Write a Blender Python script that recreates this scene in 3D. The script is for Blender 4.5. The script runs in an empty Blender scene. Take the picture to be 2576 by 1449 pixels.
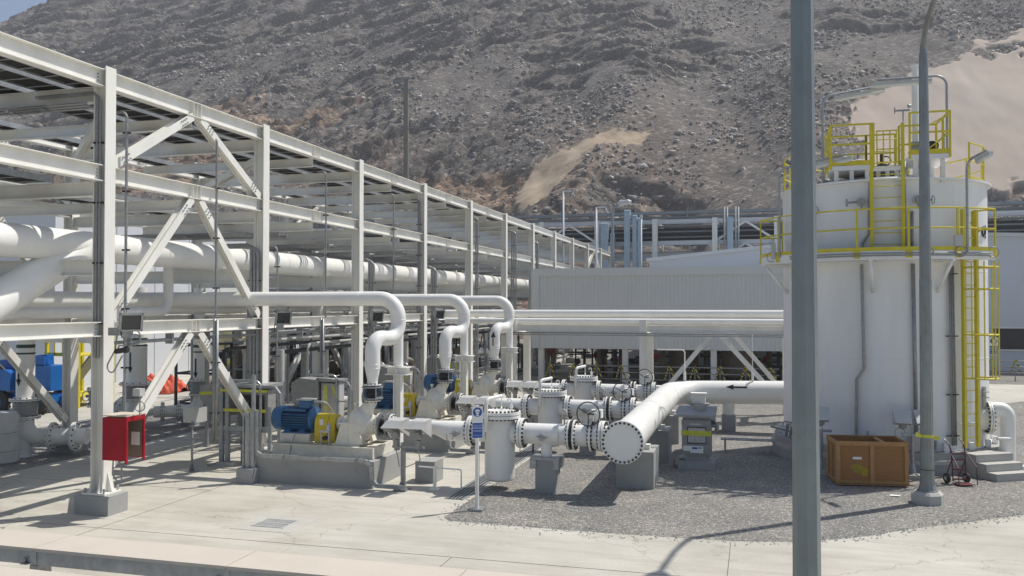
import bpy, bmesh, math, random
import numpy as np
from mathutils import Vector, Matrix
random.seed(7)
SC = bpy.context.scene
R = math.radians
# ---------------- camera, sky, sun, exposure ----------------
CAM_H, FPX, CU, CV = 4.3, 2185.0, 1288.0, 724.5       # frame units: 2576 wide
YAW, PITCH = R(15.644), R(1.114)
cam = bpy.data.cameras.new("camera"); co = bpy.data.objects.new("camera", cam); SC.collection.objects.link(co)
co.location = (0, 0, CAM_H); co.rotation_euler = (R(90) + PITCH, 0, YAW)
cam.sensor_width = 36; cam.lens = FPX / 2576 * 36; cam.clip_start = 0.1; cam.clip_end = 3000
SC.camera = co
SUN = Vector((4.83, 4.41, 10.13)).normalized()
w = bpy.data.worlds.new("World"); SC.world = w; w.use_nodes = True
nt = w.node_tree; bg = nt.nodes["Background"]
sky = nt.nodes.new("ShaderNodeTexSky"); sky.sky_type = 'NISHITA'; sky.sun_disc = False
sky.sun_elevation = math.asin(SUN.z); sky.sun_rotation = math.atan2(SUN.x, SUN.y)
sky.air_density = 1.0; sky.dust_density = 1.4; sky.ozone_density = 3.0
nt.links.new(sky.outputs[0], bg.inputs[0]); bg.inputs[1].default_value = 0.085
sl = bpy.data.lights.new("sun", 'SUN'); sl.energy = 3.7; sl.angle = R(0.5); sl.color = (1.0, 0.955, 0.88)
so = bpy.data.objects.new("sun", sl); SC.collection.objects.link(so)
so.rotation_euler = (-SUN).to_track_quat('-Z', 'Y').to_euler(); so.location = (20, 20, 60)
SC.view_settings.view_transform = 'Standard'; SC.view_settings.look = 'None'
SC.view_settings.exposure = 0.42; SC.view_settings.gamma = 1.0
try: SC.view_settings.use_curve_mapping = False
except Exception: pass

_F = Vector((-math.sin(YAW)*math.cos(PITCH), math.cos(YAW)*math.cos(PITCH), math.sin(PITCH)))
_R = Vector((math.cos(YAW), math.sin(YAW), 0)); _U = _R.cross(_F)
def at(u, v, X=None, Y=None, Z=None):
    """real-world point seen at a photo position, on the plane X, Y or Z = const"""
    d = _F + _R*((u-CU)/FPX) - _U*((v-CV)/FPX)
    t = X/d.x if X is not None else (Y/d.y if Y is not None else (Z-CAM_H)/d.z)
    return Vector((d.x*t, d.y*t, CAM_H + d.z*t))

# ---------------- materials ----------------
MATS = {}
def mat(name, col, rough=0.55, metal=0.0, var=0.12, scale=3.0, bump=0.0, bscale=40.0, spec=0.5, tint=None, streak=0):
    m = bpy.data.materials.new(name); m.use_nodes = True; t = m.node_tree; n = t.nodes; l = t.links
    b = n["Principled BSDF"]; b.inputs["Roughness"].default_value = rough; b.inputs["Metallic"].default_value = metal
    b.inputs["Specular IOR Level"].default_value = spec
    tc = n.new("ShaderNodeTexCoord"); mp = n.new("ShaderNodeMapping"); l.new(tc.outputs["Object"], mp.inputs[0])
    if streak: mp.inputs["Scale"].default_value = (1, 1, streak)
    ns = n.new("ShaderNodeTexNoise"); ns.inputs["Scale"].default_value = scale; ns.inputs["Detail"].default_value = 8
    ns.inputs["Roughness"].default_value = 0.65
    l.new(mp.outputs[0], ns.inputs["Vector"])
    cr = n.new("ShaderNodeValToRGB"); cr.color_ramp.elements[0].position = 0.3; cr.color_ramp.elements[1].position = 0.72
    t2 = tint or tuple(c*(1-var*2) for c in col)
    cr.color_ramp.elements[0].color = (*t2, 1); cr.color_ramp.elements[1].color = (*[min(1, c*(1+var*0.5)) for c in col], 1)
    l.new(ns.outputs[0], cr.inputs[0]); l.new(cr.outputs[0], b.inputs["Base Color"])
    if bump:
        n2 = n.new("ShaderNodeTexNoise"); n2.inputs["Scale"].default_value = bscale; n2.inputs["Detail"].default_value = 5
        l.new(tc.outputs["Object"], n2.inputs["Vector"])
        bp = n.new("ShaderNodeBump"); bp.inputs["Strength"].default_value = bump; bp.inputs["Distance"].default_value = 0.02
        l.new(n2.outputs[0], bp.inputs["Height"]); l.new(bp.outputs[0], b.inputs["Normal"])
    MATS[name] = m; return m
mat("cream steel paint", (.82, .805, .745), .45, var=.07, scale=1.3, streak=.25)
mat("white pipe paint", (.84, .83, .785), .36, var=.055, scale=1.1)
mat("white tank paint", (.81, .81, .795), .5, var=.065, scale=.8, streak=.2, bump=.08, bscale=25)
mat("pump cream paint", (.78, .745, .64), .45, var=.09, scale=5)
mat("galvanised steel", (.40, .42, .43), .42, metal=.55, var=.16, scale=7)
mat("conduit steel", (.33, .335, .335), .45, metal=.4, var=.15, scale=9)
mat("grey enclosure paint", (.30, .30, .29), .5, var=.10, scale=4)
mat("light grey enclosure", (.52, .52, .50), .45, var=.08, scale=4)
mat("dark cables", (.022, .021, .02), .7, var=.3, scale=20)
mat("black rubber", (.018, .018, .018), .55, var=.2, scale=10)
mat("black bolt", (.03, .028, .026), .5, metal=.3, var=.2, scale=30)
mat("black paint", (.02, .02, .02), .5)
mat("dark green paint", (.02, .07, .045), .5)
mat("yellow paint", (.66, .55, .02), .45, var=.08, scale=4)
mat("yellow guard paint", (.70, .52, .02), .4, var=.1, scale=5)
mat("spray yellow", (.42, .30, .01), .6, var=.2, scale=9)
mat("yellow tape", (.62, .60, .05), .5, var=.1, scale=12)
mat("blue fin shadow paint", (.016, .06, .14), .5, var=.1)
mat("blue motor paint", (.035, .14, .30), .42, var=.15, scale=6)
mat("blue lift paint", (.01, .13, .42), .4, var=.1, scale=3)
mat("red paint", (.36, .008, .02), .42, var=.12, scale=3, spec=.3)
mat("maroon paint", (.12, .012, .022), .5, var=.2, scale=8)
mat("orange tarp", (.75, .12, .05), .6, var=.2, scale=4)
mat("plinth grey concrete", (.35, .352, .34), .8, var=.06, scale=2.2, bump=.15, bscale=60)
mat("pale concrete", (.48, .465, .42), .85, var=.08, scale=2, bump=.15, bscale=60)
mat("tray cover beige", (.56, .50, .42), .7, var=.04, scale=1.5, bump=.1, bscale=30)
mat("plywood", (.36, .165, .05), .7, var=.12, scale=5, streak=6)
mat("timber batten", (.46, .25, .09), .7, var=.14, scale=6)
mat("wall cladding white", (.62, .64, .67), .5, var=.03, scale=.4)
mat("wall cladding grey", (.62, .625, .61), .5, var=.03, scale=.3)
mat("roof sheet grey", (.47, .49, .51), .5, var=.03, scale=.2)
mat("brown vessel", (.22, .19, .14), .6, var=.15, scale=2)
mat("rust brown steel", (.16, .085, .05), .6, var=.2, scale=4)
mat("duct blue grey", (.40, .50, .56), .4, metal=.2, var=.06, scale=1)
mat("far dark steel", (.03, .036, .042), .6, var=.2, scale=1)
mat("far steel", (.24, .27, .29), .5, var=.1, scale=1)
mat("paper", (.8, .8, .78), .6, var=.02)
mat("sign blue", (.015, .09, .36), .4, var=.03)
mat("glass dark", (.02, .025, .03), .12, var=.1, spec=.8)
mat("lamp lens", (.7, .7, .68), .2, var=.05)
mat("tyre rubber", (.05, .048, .045), .8, var=.3, scale=20)
mat("pole steel", (.265, .285, .285), .45, metal=.35, var=.16, scale=5, streak=.4)

def pole_mat():
    m = mat("blotched pole steel", (.235, .268, .275), .5, metal=.3, var=.1, scale=4, streak=.3)
    t = m.node_tree; n = t.nodes; l = t.links; b = n["Principled BSDF"]
    v = n.new("ShaderNodeTexVoronoi"); v.inputs["Scale"].default_value = 9; tc = [x for x in n if x.type == 'TEX_COORD'][0]
    l.new(tc.outputs["Object"], v.inputs["Vector"])
    mx = n.new("ShaderNodeMix"); mx.data_type = 'RGBA'; mx.blend_type = 'MULTIPLY'; mx.inputs[0].default_value = .35
    src = b.inputs["Base Color"].links[0].from_socket
    l.new(src, mx.inputs[6]); l.new(v.outputs["Color"], mx.inputs[7])
    bw = n.new("ShaderNodeRGBToBW"); l.new(v.outputs["Color"], bw.inputs[0])
    cr = n.new("ShaderNodeValToRGB"); cr.color_ramp.elements[0].color = (.75, .75, .75, 1); cr.color_ramp.elements[1].color = (1, 1, 1, 1)
    l.new(bw.outputs[0], cr.inputs[0]); l.new(cr.outputs[0], mx.inputs[7]); l.new(mx.outputs[2], b.inputs["Base Color"])
pole_mat()

def ground_mats():
    # beige concrete slab with joints, stains
    m = bpy.data.materials.new("slab concrete"); MATS["slab concrete"] = m; m.use_nodes = True
    t = m.node_tree; n = t.nodes; l = t.links; b = n["Principled BSDF"]; b.inputs["Roughness"].default_value = .85
    tc = n.new("ShaderNodeTexCoord")
    def noise(s, d=6, r=.6, scale=None):
        x = n.new("ShaderNodeTexNoise"); x.inputs["Scale"].default_value = s; x.inputs["Detail"].default_value = d; x.inputs["Roughness"].default_value = r
        if scale:
            mp = n.new("ShaderNodeMapping"); mp.inputs["Scale"].default_value = scale; mp.inputs["Rotation"].default_value = (0, 0, .25); l.new(tc.outputs["Object"], mp.inputs[0]); l.new(mp.outputs[0], x.inputs["Vector"])
        else: l.new(tc.outputs["Object"], x.inputs["Vector"])
        return x
    a = noise(.35, 9, .62); c = n.new("ShaderNodeValToRGB"); e = c.color_ramp.elements
    e[0].position = .32; e[0].color = (.41, .39, .335, 1); e[1].position = .68; e[1].color = (.545, .525, .47, 1); l.new(a.outputs[0], c.inputs[0])
    s = noise(1.4, 8, .7, (.35, 2.2, 1)); c2 = n.new("ShaderNodeValToRGB"); c2.color_ramp.elements[0].position = .30; c2.color_ramp.elements[0].color = (.80, .785, .75, 1)
    c2.color_ramp.elements[1].position = .56; c2.color_ramp.elements[1].color = (1.04, 1.03, 1.0, 1); l.new(s.outputs[0], c2.inputs[0])
    mx = n.new("ShaderNodeMix"); mx.data_type = 'RGBA'; mx.blend_type = 'MULTIPLY'; mx.inputs[0].default_value = .8
    l.new(c.outputs[0], mx.inputs[6]); l.new(c2.outputs[0], mx.inputs[7])
    st = noise(.55, 7, .7); c4 = n.new("ShaderNodeValToRGB"); c4.color_ramp.elements[0].position = .27; c4.color_ramp.elements[0].color = (.66, .64, .60, 1); c4.color_ramp.elements[1].position = .37; c4.color_ramp.elements[1].color = (1, 1, 1, 1)
    y_ = c4.color_ramp.elements.new(.70); y_.color = (1, 1, 1, 1); y_ = c4.color_ramp.elements.new(.76); y_.color = (1.14, 1.14, 1.15, 1); l.new(st.outputs[0], c4.inputs[0])
    m4 = n.new("ShaderNodeMix"); m4.data_type = 'RGBA'; m4.blend_type = 'MULTIPLY'; m4.inputs[0].default_value = .8; l.new(mx.outputs[2], m4.inputs[6]); l.new(c4.outputs[0], m4.inputs[7]); mx = m4
    k = noise(22, 4); c3 = n.new("ShaderNodeValToRGB"); c3.color_ramp.elements[0].position = .2; c3.color_ramp.elements[0].color = (.86, .86, .86, 1); c3.color_ramp.elements[1].position = .6
    l.new(k.outputs[0], c3.inputs[0]); m2 = n.new("ShaderNodeMix"); m2.data_type = 'RGBA'; m2.blend_type = 'MULTIPLY'; m2.inputs[0].default_value = .7
    l.new(mx.outputs[2], m2.inputs[6]); l.new(c3.outputs[0], m2.inputs[7]); cd = n.new("ShaderNodeTexVoronoi"); cd.feature = 'DISTANCE_TO_EDGE'; cd.inputs["Scale"].default_value = .22
    wz = noise(1.3, 6); sc_ = n.new("ShaderNodeVectorMath"); sc_.operation = 'MULTIPLY_ADD'; sc_.inputs[1].default_value = (.9,.9,.9); l.new(wz.outputs["Color"], sc_.inputs[0]); l.new(tc.outputs["Object"], sc_.inputs[2]); l.new(sc_.outputs[0], cd.inputs["Vector"])
    c5 = n.new("ShaderNodeValToRGB"); c5.color_ramp.elements[0].position = .0; c5.color_ramp.elements[0].color = (.55,.52,.48,1); c5.color_ramp.elements[1].position = .0028; c5.color_ramp.elements[1].color = (1,1,1,1); l.new(cd.outputs["Distance"], c5.inputs[0])
    m5 = n.new("ShaderNodeMix"); m5.data_type = 'RGBA'; m5.blend_type = 'MULTIPLY'; m5.inputs[0].default_value = .7; l.new(m2.outputs[2], m5.inputs[6]); l.new(c5.outputs[0], m5.inputs[7])
    l.new(m5.outputs[2], b.inputs["Base Color"])
    bp = n.new("ShaderNodeBump"); bp.inputs["Strength"].default_value = .25; bp.inputs["Distance"].default_value = .01; l.new(k.outputs[0], bp.inputs["Height"]); l.new(bp.outputs[0], b.inputs["Normal"])
    # gravel
    m = bpy.data.materials.new("gravel"); MATS["gravel"] = m; m.use_nodes = True
    t = m.node_tree; n = t.nodes; l = t.links; b = n["Principled BSDF"]; b.inputs["Roughness"].default_value = .9
    tc = n.new("ShaderNodeTexCoord")
    v = n.new("ShaderNodeTexVoronoi"); v.inputs["Scale"].default_value = 31; l.new(tc.outputs["Object"], v.inputs["Vector"])
    bw = n.new("ShaderNodeSeparateColor"); l.new(v.outputs["Color"], bw.inputs[0])
    c = n.new("ShaderNodeValToRGB"); e = c.color_ramp.elements; e[0].color = (.165, .159, .146, 1); e[1].color = (.345, .335, .312, 1); e[1].position = .9
    x = c.color_ramp.elements.new(.97); x.color = (.60, .585, .56, 1); l.new(bw.outputs[0], c.inputs[0])
    ns = n.new("ShaderNodeTexNoise"); ns.inputs["Scale"].default_value = .8; ns.inputs["Detail"].default_value = 6; l.new(tc.outputs["Object"], ns.inputs["Vector"])
    c2 = n.new("ShaderNodeValToRGB"); c2.color_ramp.elements[0].position = .35; c2.color_ramp.elements[0].color = (.84, .84, .84, 1); c2.color_ramp.elements[1].position = .65; c2.color_ramp.elements[1].color = (1.1, 1.06, 1.0, 1); l.new(ns.outputs[0], c2.inputs[0])
    mx = n.new("ShaderNodeMix"); mx.data_type = 'RGBA'; mx.blend_type = 'MULTIPLY'; mx.inputs[0].default_value = 1; l.new(c.outputs[0], mx.inputs[6]); l.new(c2.outputs[0], mx.inputs[7])
    l.new(mx.outputs[2], b.inputs["Base Color"])
    ad = n.new("ShaderNodeMath"); ad.operation = 'ADD'; l.new(v.outputs["Distance"], ad.inputs[0]); l.new(bw.outputs[1], ad.inputs[1])
    bp = n.new("ShaderNodeBump"); bp.inputs["Strength"].default_value = .9; bp.inputs["Distance"].default_value = .03; bp.invert = True; l.new(ad.outputs[0], bp.inputs["Height"]); l.new(bp.outputs[0], b.inputs["Normal"])
    # striped black and yellow
    m = bpy.data.materials.new("hazard stripes"); MATS["hazard stripes"] = m; m.use_nodes = True
    t = m.node_tree; n = t.nodes; l = t.links; b = n["Principled BSDF"]
    tc = n.new("ShaderNodeTexCoord"); sp = n.new("ShaderNodeSeparateXYZ"); l.new(tc.outputs["Object"], sp.inputs[0])
    ad = n.new("ShaderNodeMath"); ad.operation = 'ADD'; l.new(sp.outputs[0], ad.inputs[0]); l.new(sp.outputs[2], ad.inputs[1])
    mu = n.new("ShaderNodeMath"); mu.operation = 'MULTIPLY'; mu.inputs[1].default_value = 5; l.new(ad.outputs[0], mu.inputs[0])
    fr = n.new("ShaderNodeMath"); fr.operation = 'FRACT'; l.new(mu.outputs[0], fr.inputs[0])
    c = n.new("ShaderNodeValToRGB"); c.color_ramp.interpolation = 'CONSTANT'; c.color_ramp.elements[0].color = (.02, .02, .02, 1); c.color_ramp.elements[1].position = .5; c.color_ramp.elements[1].color = (.6, .47, .05, 1)
    l.new(fr.outputs[0], c.inputs[0]); l.new(c.outputs[0], b.inputs["Base Color"])
ground_mats()

# ---------------- mesh builder ----------------
class MB:
    def __init__(s, m="white pipe paint"):
        s.v = []; s.f = []; s.mi = []; s.sm = []; s.mats = []; s.use(m)
    def use(s, m):
        if m not in s.mats: s.mats.append(m)
        s.c = s.mats.index(m); return s
    def add(s, vs, fs, smooth=False):
        o = len(s.v); s.v.extend([tuple(p) for p in vs])
        for f in fs: s.f.append(tuple(i+o for i in f)); s.mi.append(s.c); s.sm.append(smooth)
    def box(s, x0, x1, y0, y1, z0, z1):
        s.add([(x0,y0,z0),(x1,y0,z0),(x1,y1,z0),(x0,y1,z0),(x0,y0,z1),(x1,y0,z1),(x1,y1,z1),(x0,y1,z1)],
              [(0,3,2,1),(4,5,6,7),(0,1,5,4),(1,2,6,5),(2,3,7,6),(3,0,4,7)]); return s
    def cbox(s, x, y, z0, sx, sy, h): return s.box(x-sx/2, x+sx/2, y-sy/2, y+sy/2, z0, z0+h)
    def frame(s, p, q, up=(0,0,1)):
        p = Vector(p); q = Vector(q); d = (q-p).normalized(); u = Vector(up)
        if abs(d.dot(u)) > .98: u = Vector((0,1,0)) if abs(d.y) < .9 else Vector((1,0,0))
        a = d.cross(u).normalized(); b = a.cross(d).normalized(); return p, q, d, a, b
    def bar(s, p, q, wa, wb, up=(0,0,1)):
        p, q, d, a, b = s.frame(p, q, up); vs = []
        for c in (p, q):
            for i, j in ((-1,-1),(1,-1),(1,1),(-1,1)): vs.append(c + a*(wa/2*i) + b*(wb/2*j))
        s.add(vs, [(3,2,1,0),(4,5,6,7),(0,1,5,4),(1,2,6,5),(2,3,7,6),(3,0,4,7)]); return s
    def hbeam(s, p, q, h, bw, tf=.02, tw=.014, up=(0,0,1)):
        """H section: flanges perpendicular to the up direction"""
        p, q, d, a, b = s.frame(p, q, up); off = b*((h-tf)/2)
        s.bar(p+off, q+off, bw, tf, up); s.bar(p-off, q-off, bw, tf, up)
        P, Q = p, q
        vs = []
        for c in (P, Q):
            for i, j in ((-1,-1),(1,-1),(1,1),(-1,1)): vs.append(c + a*(tw/2*i) + b*((h/2-tf)*j))
        s.add(vs, [(3,2,1,0),(4,5,6,7),(0,1,5,4),(1,2,6,5),(2,3,7,6),(3,0,4,7)]); return s
    def cyl(s, p, q, r, r2=None, n=16, caps=True, smooth=True):
        p, q, d, a, b = s.frame(p, q); r2 = r if r2 is None else r2; o = len(s.v)
        for c, rr in ((p, r), (q, r2)):
            for i in range(n):
                t = 2*math.pi*i/n; s.v.append(tuple(c + a*(rr*math.cos(t)) + b*(rr*math.sin(t))))
        for i in range(n):
            j = (i+1) % n; s.f.append((o+i, o+j, o+n+j, o+n+i)); s.mi.append(s.c); s.sm.append(smooth)
        if caps:
            s.f.append(tuple(o+i for i in reversed(range(n)))); s.mi.append(s.c); s.sm.append(False)
            s.f.append(tuple(o+n+i for i in range(n))); s.mi.append(s.c); s.sm.append(False)
        return s
    def tube(s, pts, r, n=12, caps=True):
        """sweep along points; r is a number or a list"""
        pts = [Vector(p) for p in pts]; k = len(pts); rs = r if isinstance(r, (list, tuple)) else [r]*k
        ts = []
        for i in range(k):
            a = pts[max(0,i-1)]; b = pts[min(k-1,i+1)]; ts.append((b-a).normalized())
        u = Vector((0,0,1)) if abs(ts[0].z) < .9 else Vector((0,1,0))
        x = (u - ts[0]*u.dot(ts[0])).normalized(); o = len(s.v)
        for i in range(k):
            x = (x - ts[i]*x.dot(ts[i])).normalized(); y = ts[i].cross(x)
            for j in range(n):
                t = 2*math.pi*j/n; s.v.append(tuple(pts[i] + x*(rs[i]*math.cos(t)) + y*(rs[i]*math.sin(t))))
        for i in range(k-1):
            for j in range(n):
                jj = (j+1) % n; s.f.append((o+i*n+j, o+i*n+jj, o+(i+1)*n+jj, o+(i+1)*n+j)); s.mi.append(s.c); s.sm.append(True)
        if caps:
            s.f.append(tuple(o+j for j in reversed(range(n)))); s.mi.append(s.c); s.sm.append(False)
            s.f.append(tuple(o+(k-1)*n+j for j in range(n))); s.mi.append(s.c); s.sm.append(False)
        return s
    def lathe(s, c, axis, prof, n=24, smooth=True):
        """prof: (distance along axis, radius)"""
        p, q, d, a, b = s.frame(c, Vector(c)+Vector(axis)); o = len(s.v); k = len(prof)
        for (h, r) in prof:
            for j in range(n):
                t = 2*math.pi*j/n; s.v.append(tuple(p + d*h + a*(r*math.cos(t)) + b*(r*math.sin(t))))
        for i in range(k-1):
            for j in range(n):
                jj = (j+1) % n; s.f.append((o+i*n+j, o+i*n+jj, o+(i+1)*n+jj, o+(i+1)*n+j)); s.mi.append(s.c); s.sm.append(smooth)
        s.f.append(tuple(o+j for j in reversed(range(n)))); s.mi.append(s.c); s.sm.append(False)
        s.f.append(tuple(o+(k-1)*n+j for j in range(n))); s.mi.append(s.c); s.sm.append(False)
        return s
    def flange(s, c, axis, R_, t, nb=16, br=.022, bl=.035, n=32, pair=True, bm="black bolt"):
        """a flange (pair with a thin joint line) with studs on both faces"""
        c = Vector(c); ax = Vector(axis).normalized(); base = s.c
        if pair:
            s.cyl(c-ax*t, c-ax*.006, R_, n=n); s.cyl(c+ax*.006, c+ax*t, R_, n=n)
            s.use("black bolt"); s.cyl(c-ax*.006, c+ax*.006, R_*.96, n=n, caps=False); s.c = base; h = t
        else:
            s.cyl(c-ax*t/2, c+ax*t/2, R_, n=n); h = t/2
        _, _, d, a, b = s.frame(c, c+ax); s.use(bm)
        for i in range(nb):
            t_ = 2*math.pi*(i+.5)/nb; o = a*math.cos(t_)*R_*.87 + b*math.sin(t_)*R_*.87
            s.cyl(c+o-ax*(h+bl), c+o-ax*h, br, n=6, smooth=False); s.cyl(c+o+ax*h, c+o+ax*(h+bl), br, n=6, smooth=False)
        s.c = base; return s
    def torus(s, c, axis, R_, r, n=28, k=8):
        p, q, d, a, b = s.frame(c, Vector(c)+Vector(axis)); o = len(s.v)
        for i in range(n):
            t = 2*math.pi*i/n; e = a*math.cos(t)+b*math.sin(t)
            for j in range(k):
                f = 2*math.pi*j/k; s.v.append(tuple(p + e*(R_+r*math.cos(f)) + d*(r*math.sin(f))))
        for i in range(n):
            for j in range(k):
                i2 = (i+1) % n; j2 = (j+1) % k; s.f.append((o+i*k+j, o+i2*k+j, o+i2*k+j2, o+i*k+j2)); s.mi.append(s.c); s.sm.append(True)
        return s
    def prism(s, poly, d, cap=True):
        """poly: 3-D outline, extruded by vector d"""
        d = Vector(d); n = len(poly); a = [Vector(p) for p in poly]; o = len(s.v)
        s.v.extend([tuple(p) for p in a]); s.v.extend([tuple(p+d) for p in a])
        fs = [tuple(o+i for i in reversed(range(n))), tuple(o+n+i for i in range(n))]
        fs += [(o+i, o+(i+1) % n, o+n+(i+1) % n, o+n+i) for i in range(n)]
        for f in fs: s.f.append(f); s.mi.append(s.c); s.sm.append(False)
        return s
    def build(s, name, parent=None, loc=None, label=None, cat=None, group=None, kind=None):
        me = bpy.data.meshes.new(name); o = bpy.data.objects.new(name, me)
        if parent is not None:
            r = parent
            while r.parent: r = r.parent
            off = Vector(r.location); o.parent = parent
        else:
            off = Vector(loc) if loc else Vector((0,0,0)); o.location = off
        me.from_pydata([(x-off.x, y-off.y, z-off.z) for x, y, z in s.v], [], s.f)
        for m in s.mats: me.materials.append(MATS[m])
        me.polygons.foreach_set("material_index", s.mi); me.polygons.foreach_set("use_smooth", s.sm)
        bm_ = bmesh.new(); bm_.from_mesh(me); bmesh.ops.recalc_face_normals(bm_, faces=bm_.faces)
        for e in bm_.edges:
            if len(e.link_faces) == 2 and e.calc_face_angle(0) > .62: e.smooth = False
        bm_.to_mesh(me); bm_.free()
        me.update(); SC.collection.objects.link(o); tag(o, label, cat, group, kind); return o
def tag(o, label=None, cat=None, group=None, kind=None):
    if label: o["label"] = label
    if cat: o["category"] = cat
    if group: o["group"] = group
    if kind: o["kind"] = kind
    return o
def thing(name, loc, label, cat, group=None):
    o = bpy.data.objects.new(name, None); SC.collection.objects.link(o); o.location = loc; o.empty_display_size = .2
    return tag(o, label, cat, group)
def dup(root, loc, label=None, group=None):
    def cp(o, par):
        c = o.copy(); SC.collection.objects.link(c); c.parent = par
        for ch in [x for x in KIDS.get(o.name, [])]: cp(ch, c)
        return c
    KIDS = {}
    for o in bpy.data.objects:
        if o.parent: KIDS.setdefault(o.parent.name, []).append(o)
    r = cp(root, None); r.location = loc
    if label: r["label"] = label
    if group: r["group"] = group
    return r
def fillet(pts, rad, n=8):
    pts = [Vector(p) for p in pts]; out = [pts[0]]
    rr = rad if isinstance(rad, (list, tuple)) else [rad]*(len(pts)-2)
    for i in range(1, len(pts)-1):
        a, b, c = pts[i-1], pts[i], pts[i+1]; u = (a-b).normalized(); v = (c-b).normalized()
        ang = u.angle(v)
        if ang > 3.12: out.append(b); continue
        r = rr[i-1]; t = r/math.tan(ang/2); t = min(t, (a-b).length*.49, (c-b).length*.49); r = t*math.tan(ang/2)
        cen = b + (u+v).normalized()*(r/math.sin(ang/2)); s0 = b+u*t-cen; s1 = b+v*t-cen; tot = s0.angle(s1)
        for k in range(n+1):
            f = k/n; out.append(cen + (s0*math.sin((1-f)*tot) + s1*math.sin(f*tot))/math.sin(tot))
    out.append(pts[-1]); return out

ORD = ["first","second","third","fourth","fifth","sixth","seventh","eighth","ninth","tenth","eleventh","twelfth","thirteenth","fourteenth","fifteenth","sixteenth","seventeenth","eighteenth","nineteenth","twentieth","twenty-first","twenty-second","twenty-third","twenty-fourth"]

def text_mesh(cu):
    """lettering as a real mesh"""
    o = bpy.data.objects.new("lettering_curve", cu); SC.collection.objects.link(o); bpy.context.view_layer.update()
    me = bpy.data.meshes.new_from_object(o.evaluated_get(bpy.context.evaluated_depsgraph_get())); r = bpy.data.objects.new("lettering", me); SC.collection.objects.link(r)
    bpy.data.objects.remove(o, do_unlink=True); return r
# ---------------- the setting ----------------
m = MB("gravel"); m.add([(-420,-60,0),(320,-60,0),(320,420,0),(-420,420,0)], [(0,1,2,3)]); m.build("ground", kind="structure")
edge = [(70,64),(30,38),(12,25),(5.28,20.05),(4.1,19.12),(2.92,18.24),(2.1,17.5),(1.37,16.98),(0.67,16.62),(-.37,16.38),(-1.6,16.33),(-2.91,16.31),(-5.9,16.38),(-6.08,16.6),(-6.1,60),(-18.4,60),(-18.4,-40),(70,-40)]
m = MB("slab concrete"); m.prism([(x, y, -.1) for x, y in edge], (0,0,.104)); m.build("concrete_pavement", kind="structure")
m = MB("slab concrete"); m.prism([(-5.6,40.2,-.1),(9,40.6,-.1),(14,46.5,-.1),(60,48.5,-.1),(60,54,-.1),(12,52.4,-.1),(6,44.6,-.1),(-5.6,43.8,-.1)], (0,0,.104)); m.build("road", kind="structure")
m = MB("slab concrete"); m.box(-60,-24.2,6,60,-.1,.004); m.build("yard_slab", kind="structure")
# saw-cut joints in the slab
m = MB("far dark steel")
for p, q in [((-18.4,14.05),(14,14.05)),((-12.2,-5),(-12.2,14.05)),((-5.0,-5),(-5.0,14.05)),((-.45,5),(-.45,16.3)),((-12.2,14.05),(-12.2,18.6)),((-18.4,17.6),(-12.2,17.6)),((5,5),(5,14.05))]:
    x0, x1 = sorted((p[0], q[0])); y0, y1 = sorted((p[1], q[1])); m.box(x0-.004, x1+.004, y0-.004, y1+.004, .0, .0075)
m.build("slab_joints", kind="structure")

# ---- mountain: one displaced sheet ----
def vnoise(x, y, seed=0):
    xi = np.floor(x).astype(np.int64); yi = np.floor(y).astype(np.int64); xf = x-xi; yf = y-yi
    def h(a, b):
        n = (a*374761393 + b*668265263 + seed*974634777) & 0xffffffff
        n = ((n ^ (n >> 13))*1274126177) & 0xffffffff; return ((n ^ (n >> 16)) & 0xffff)/65535.0
    u = xf*xf*(3-2*xf); v = yf*yf*(3-2*yf)
    return (h(xi,yi)*(1-u)+h(xi+1,yi)*u)*(1-v) + (h(xi,yi+1)*(1-u)+h(xi+1,yi+1)*u)*v
def fbm(x, y, o=5, seed=0, g=.5):
    s = 0; a = 1; t = 0
    for i in range(o): s = s + a*vnoise(x*2**i, y*2**i, seed+i*17); t += a; a *= g
    return s/t
def sst(a, b, x): t = np.clip((x-a)/(b-a), 0, 1); return t*t*(3-2*t)
FOOT, TAN = 108.0, .70
def slope_xz(u, v):
    d = _F + _R*((u-CU)/FPX) - _U*((v-CV)/FPX)
    t = (TAN*FOOT + CAM_H)/(TAN*d.y - d.z)      # meets z = TAN*(y-FOOT)
    return (d.x*t, CAM_H + d.z*t)
def inpoly(px, pz, poly):
    r = np.zeros(px.shape, bool); n = len(poly)
    for i in range(n):
        x0, y0 = poly[i]; x1, y1 = poly[(i+1) % n]
        if y0 == y1: continue
        c = ((y0 > pz) != (y1 > pz)) & (px < (x1-x0)*(pz-y0)/(y1-y0)+x0); r ^= c
    return r
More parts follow.
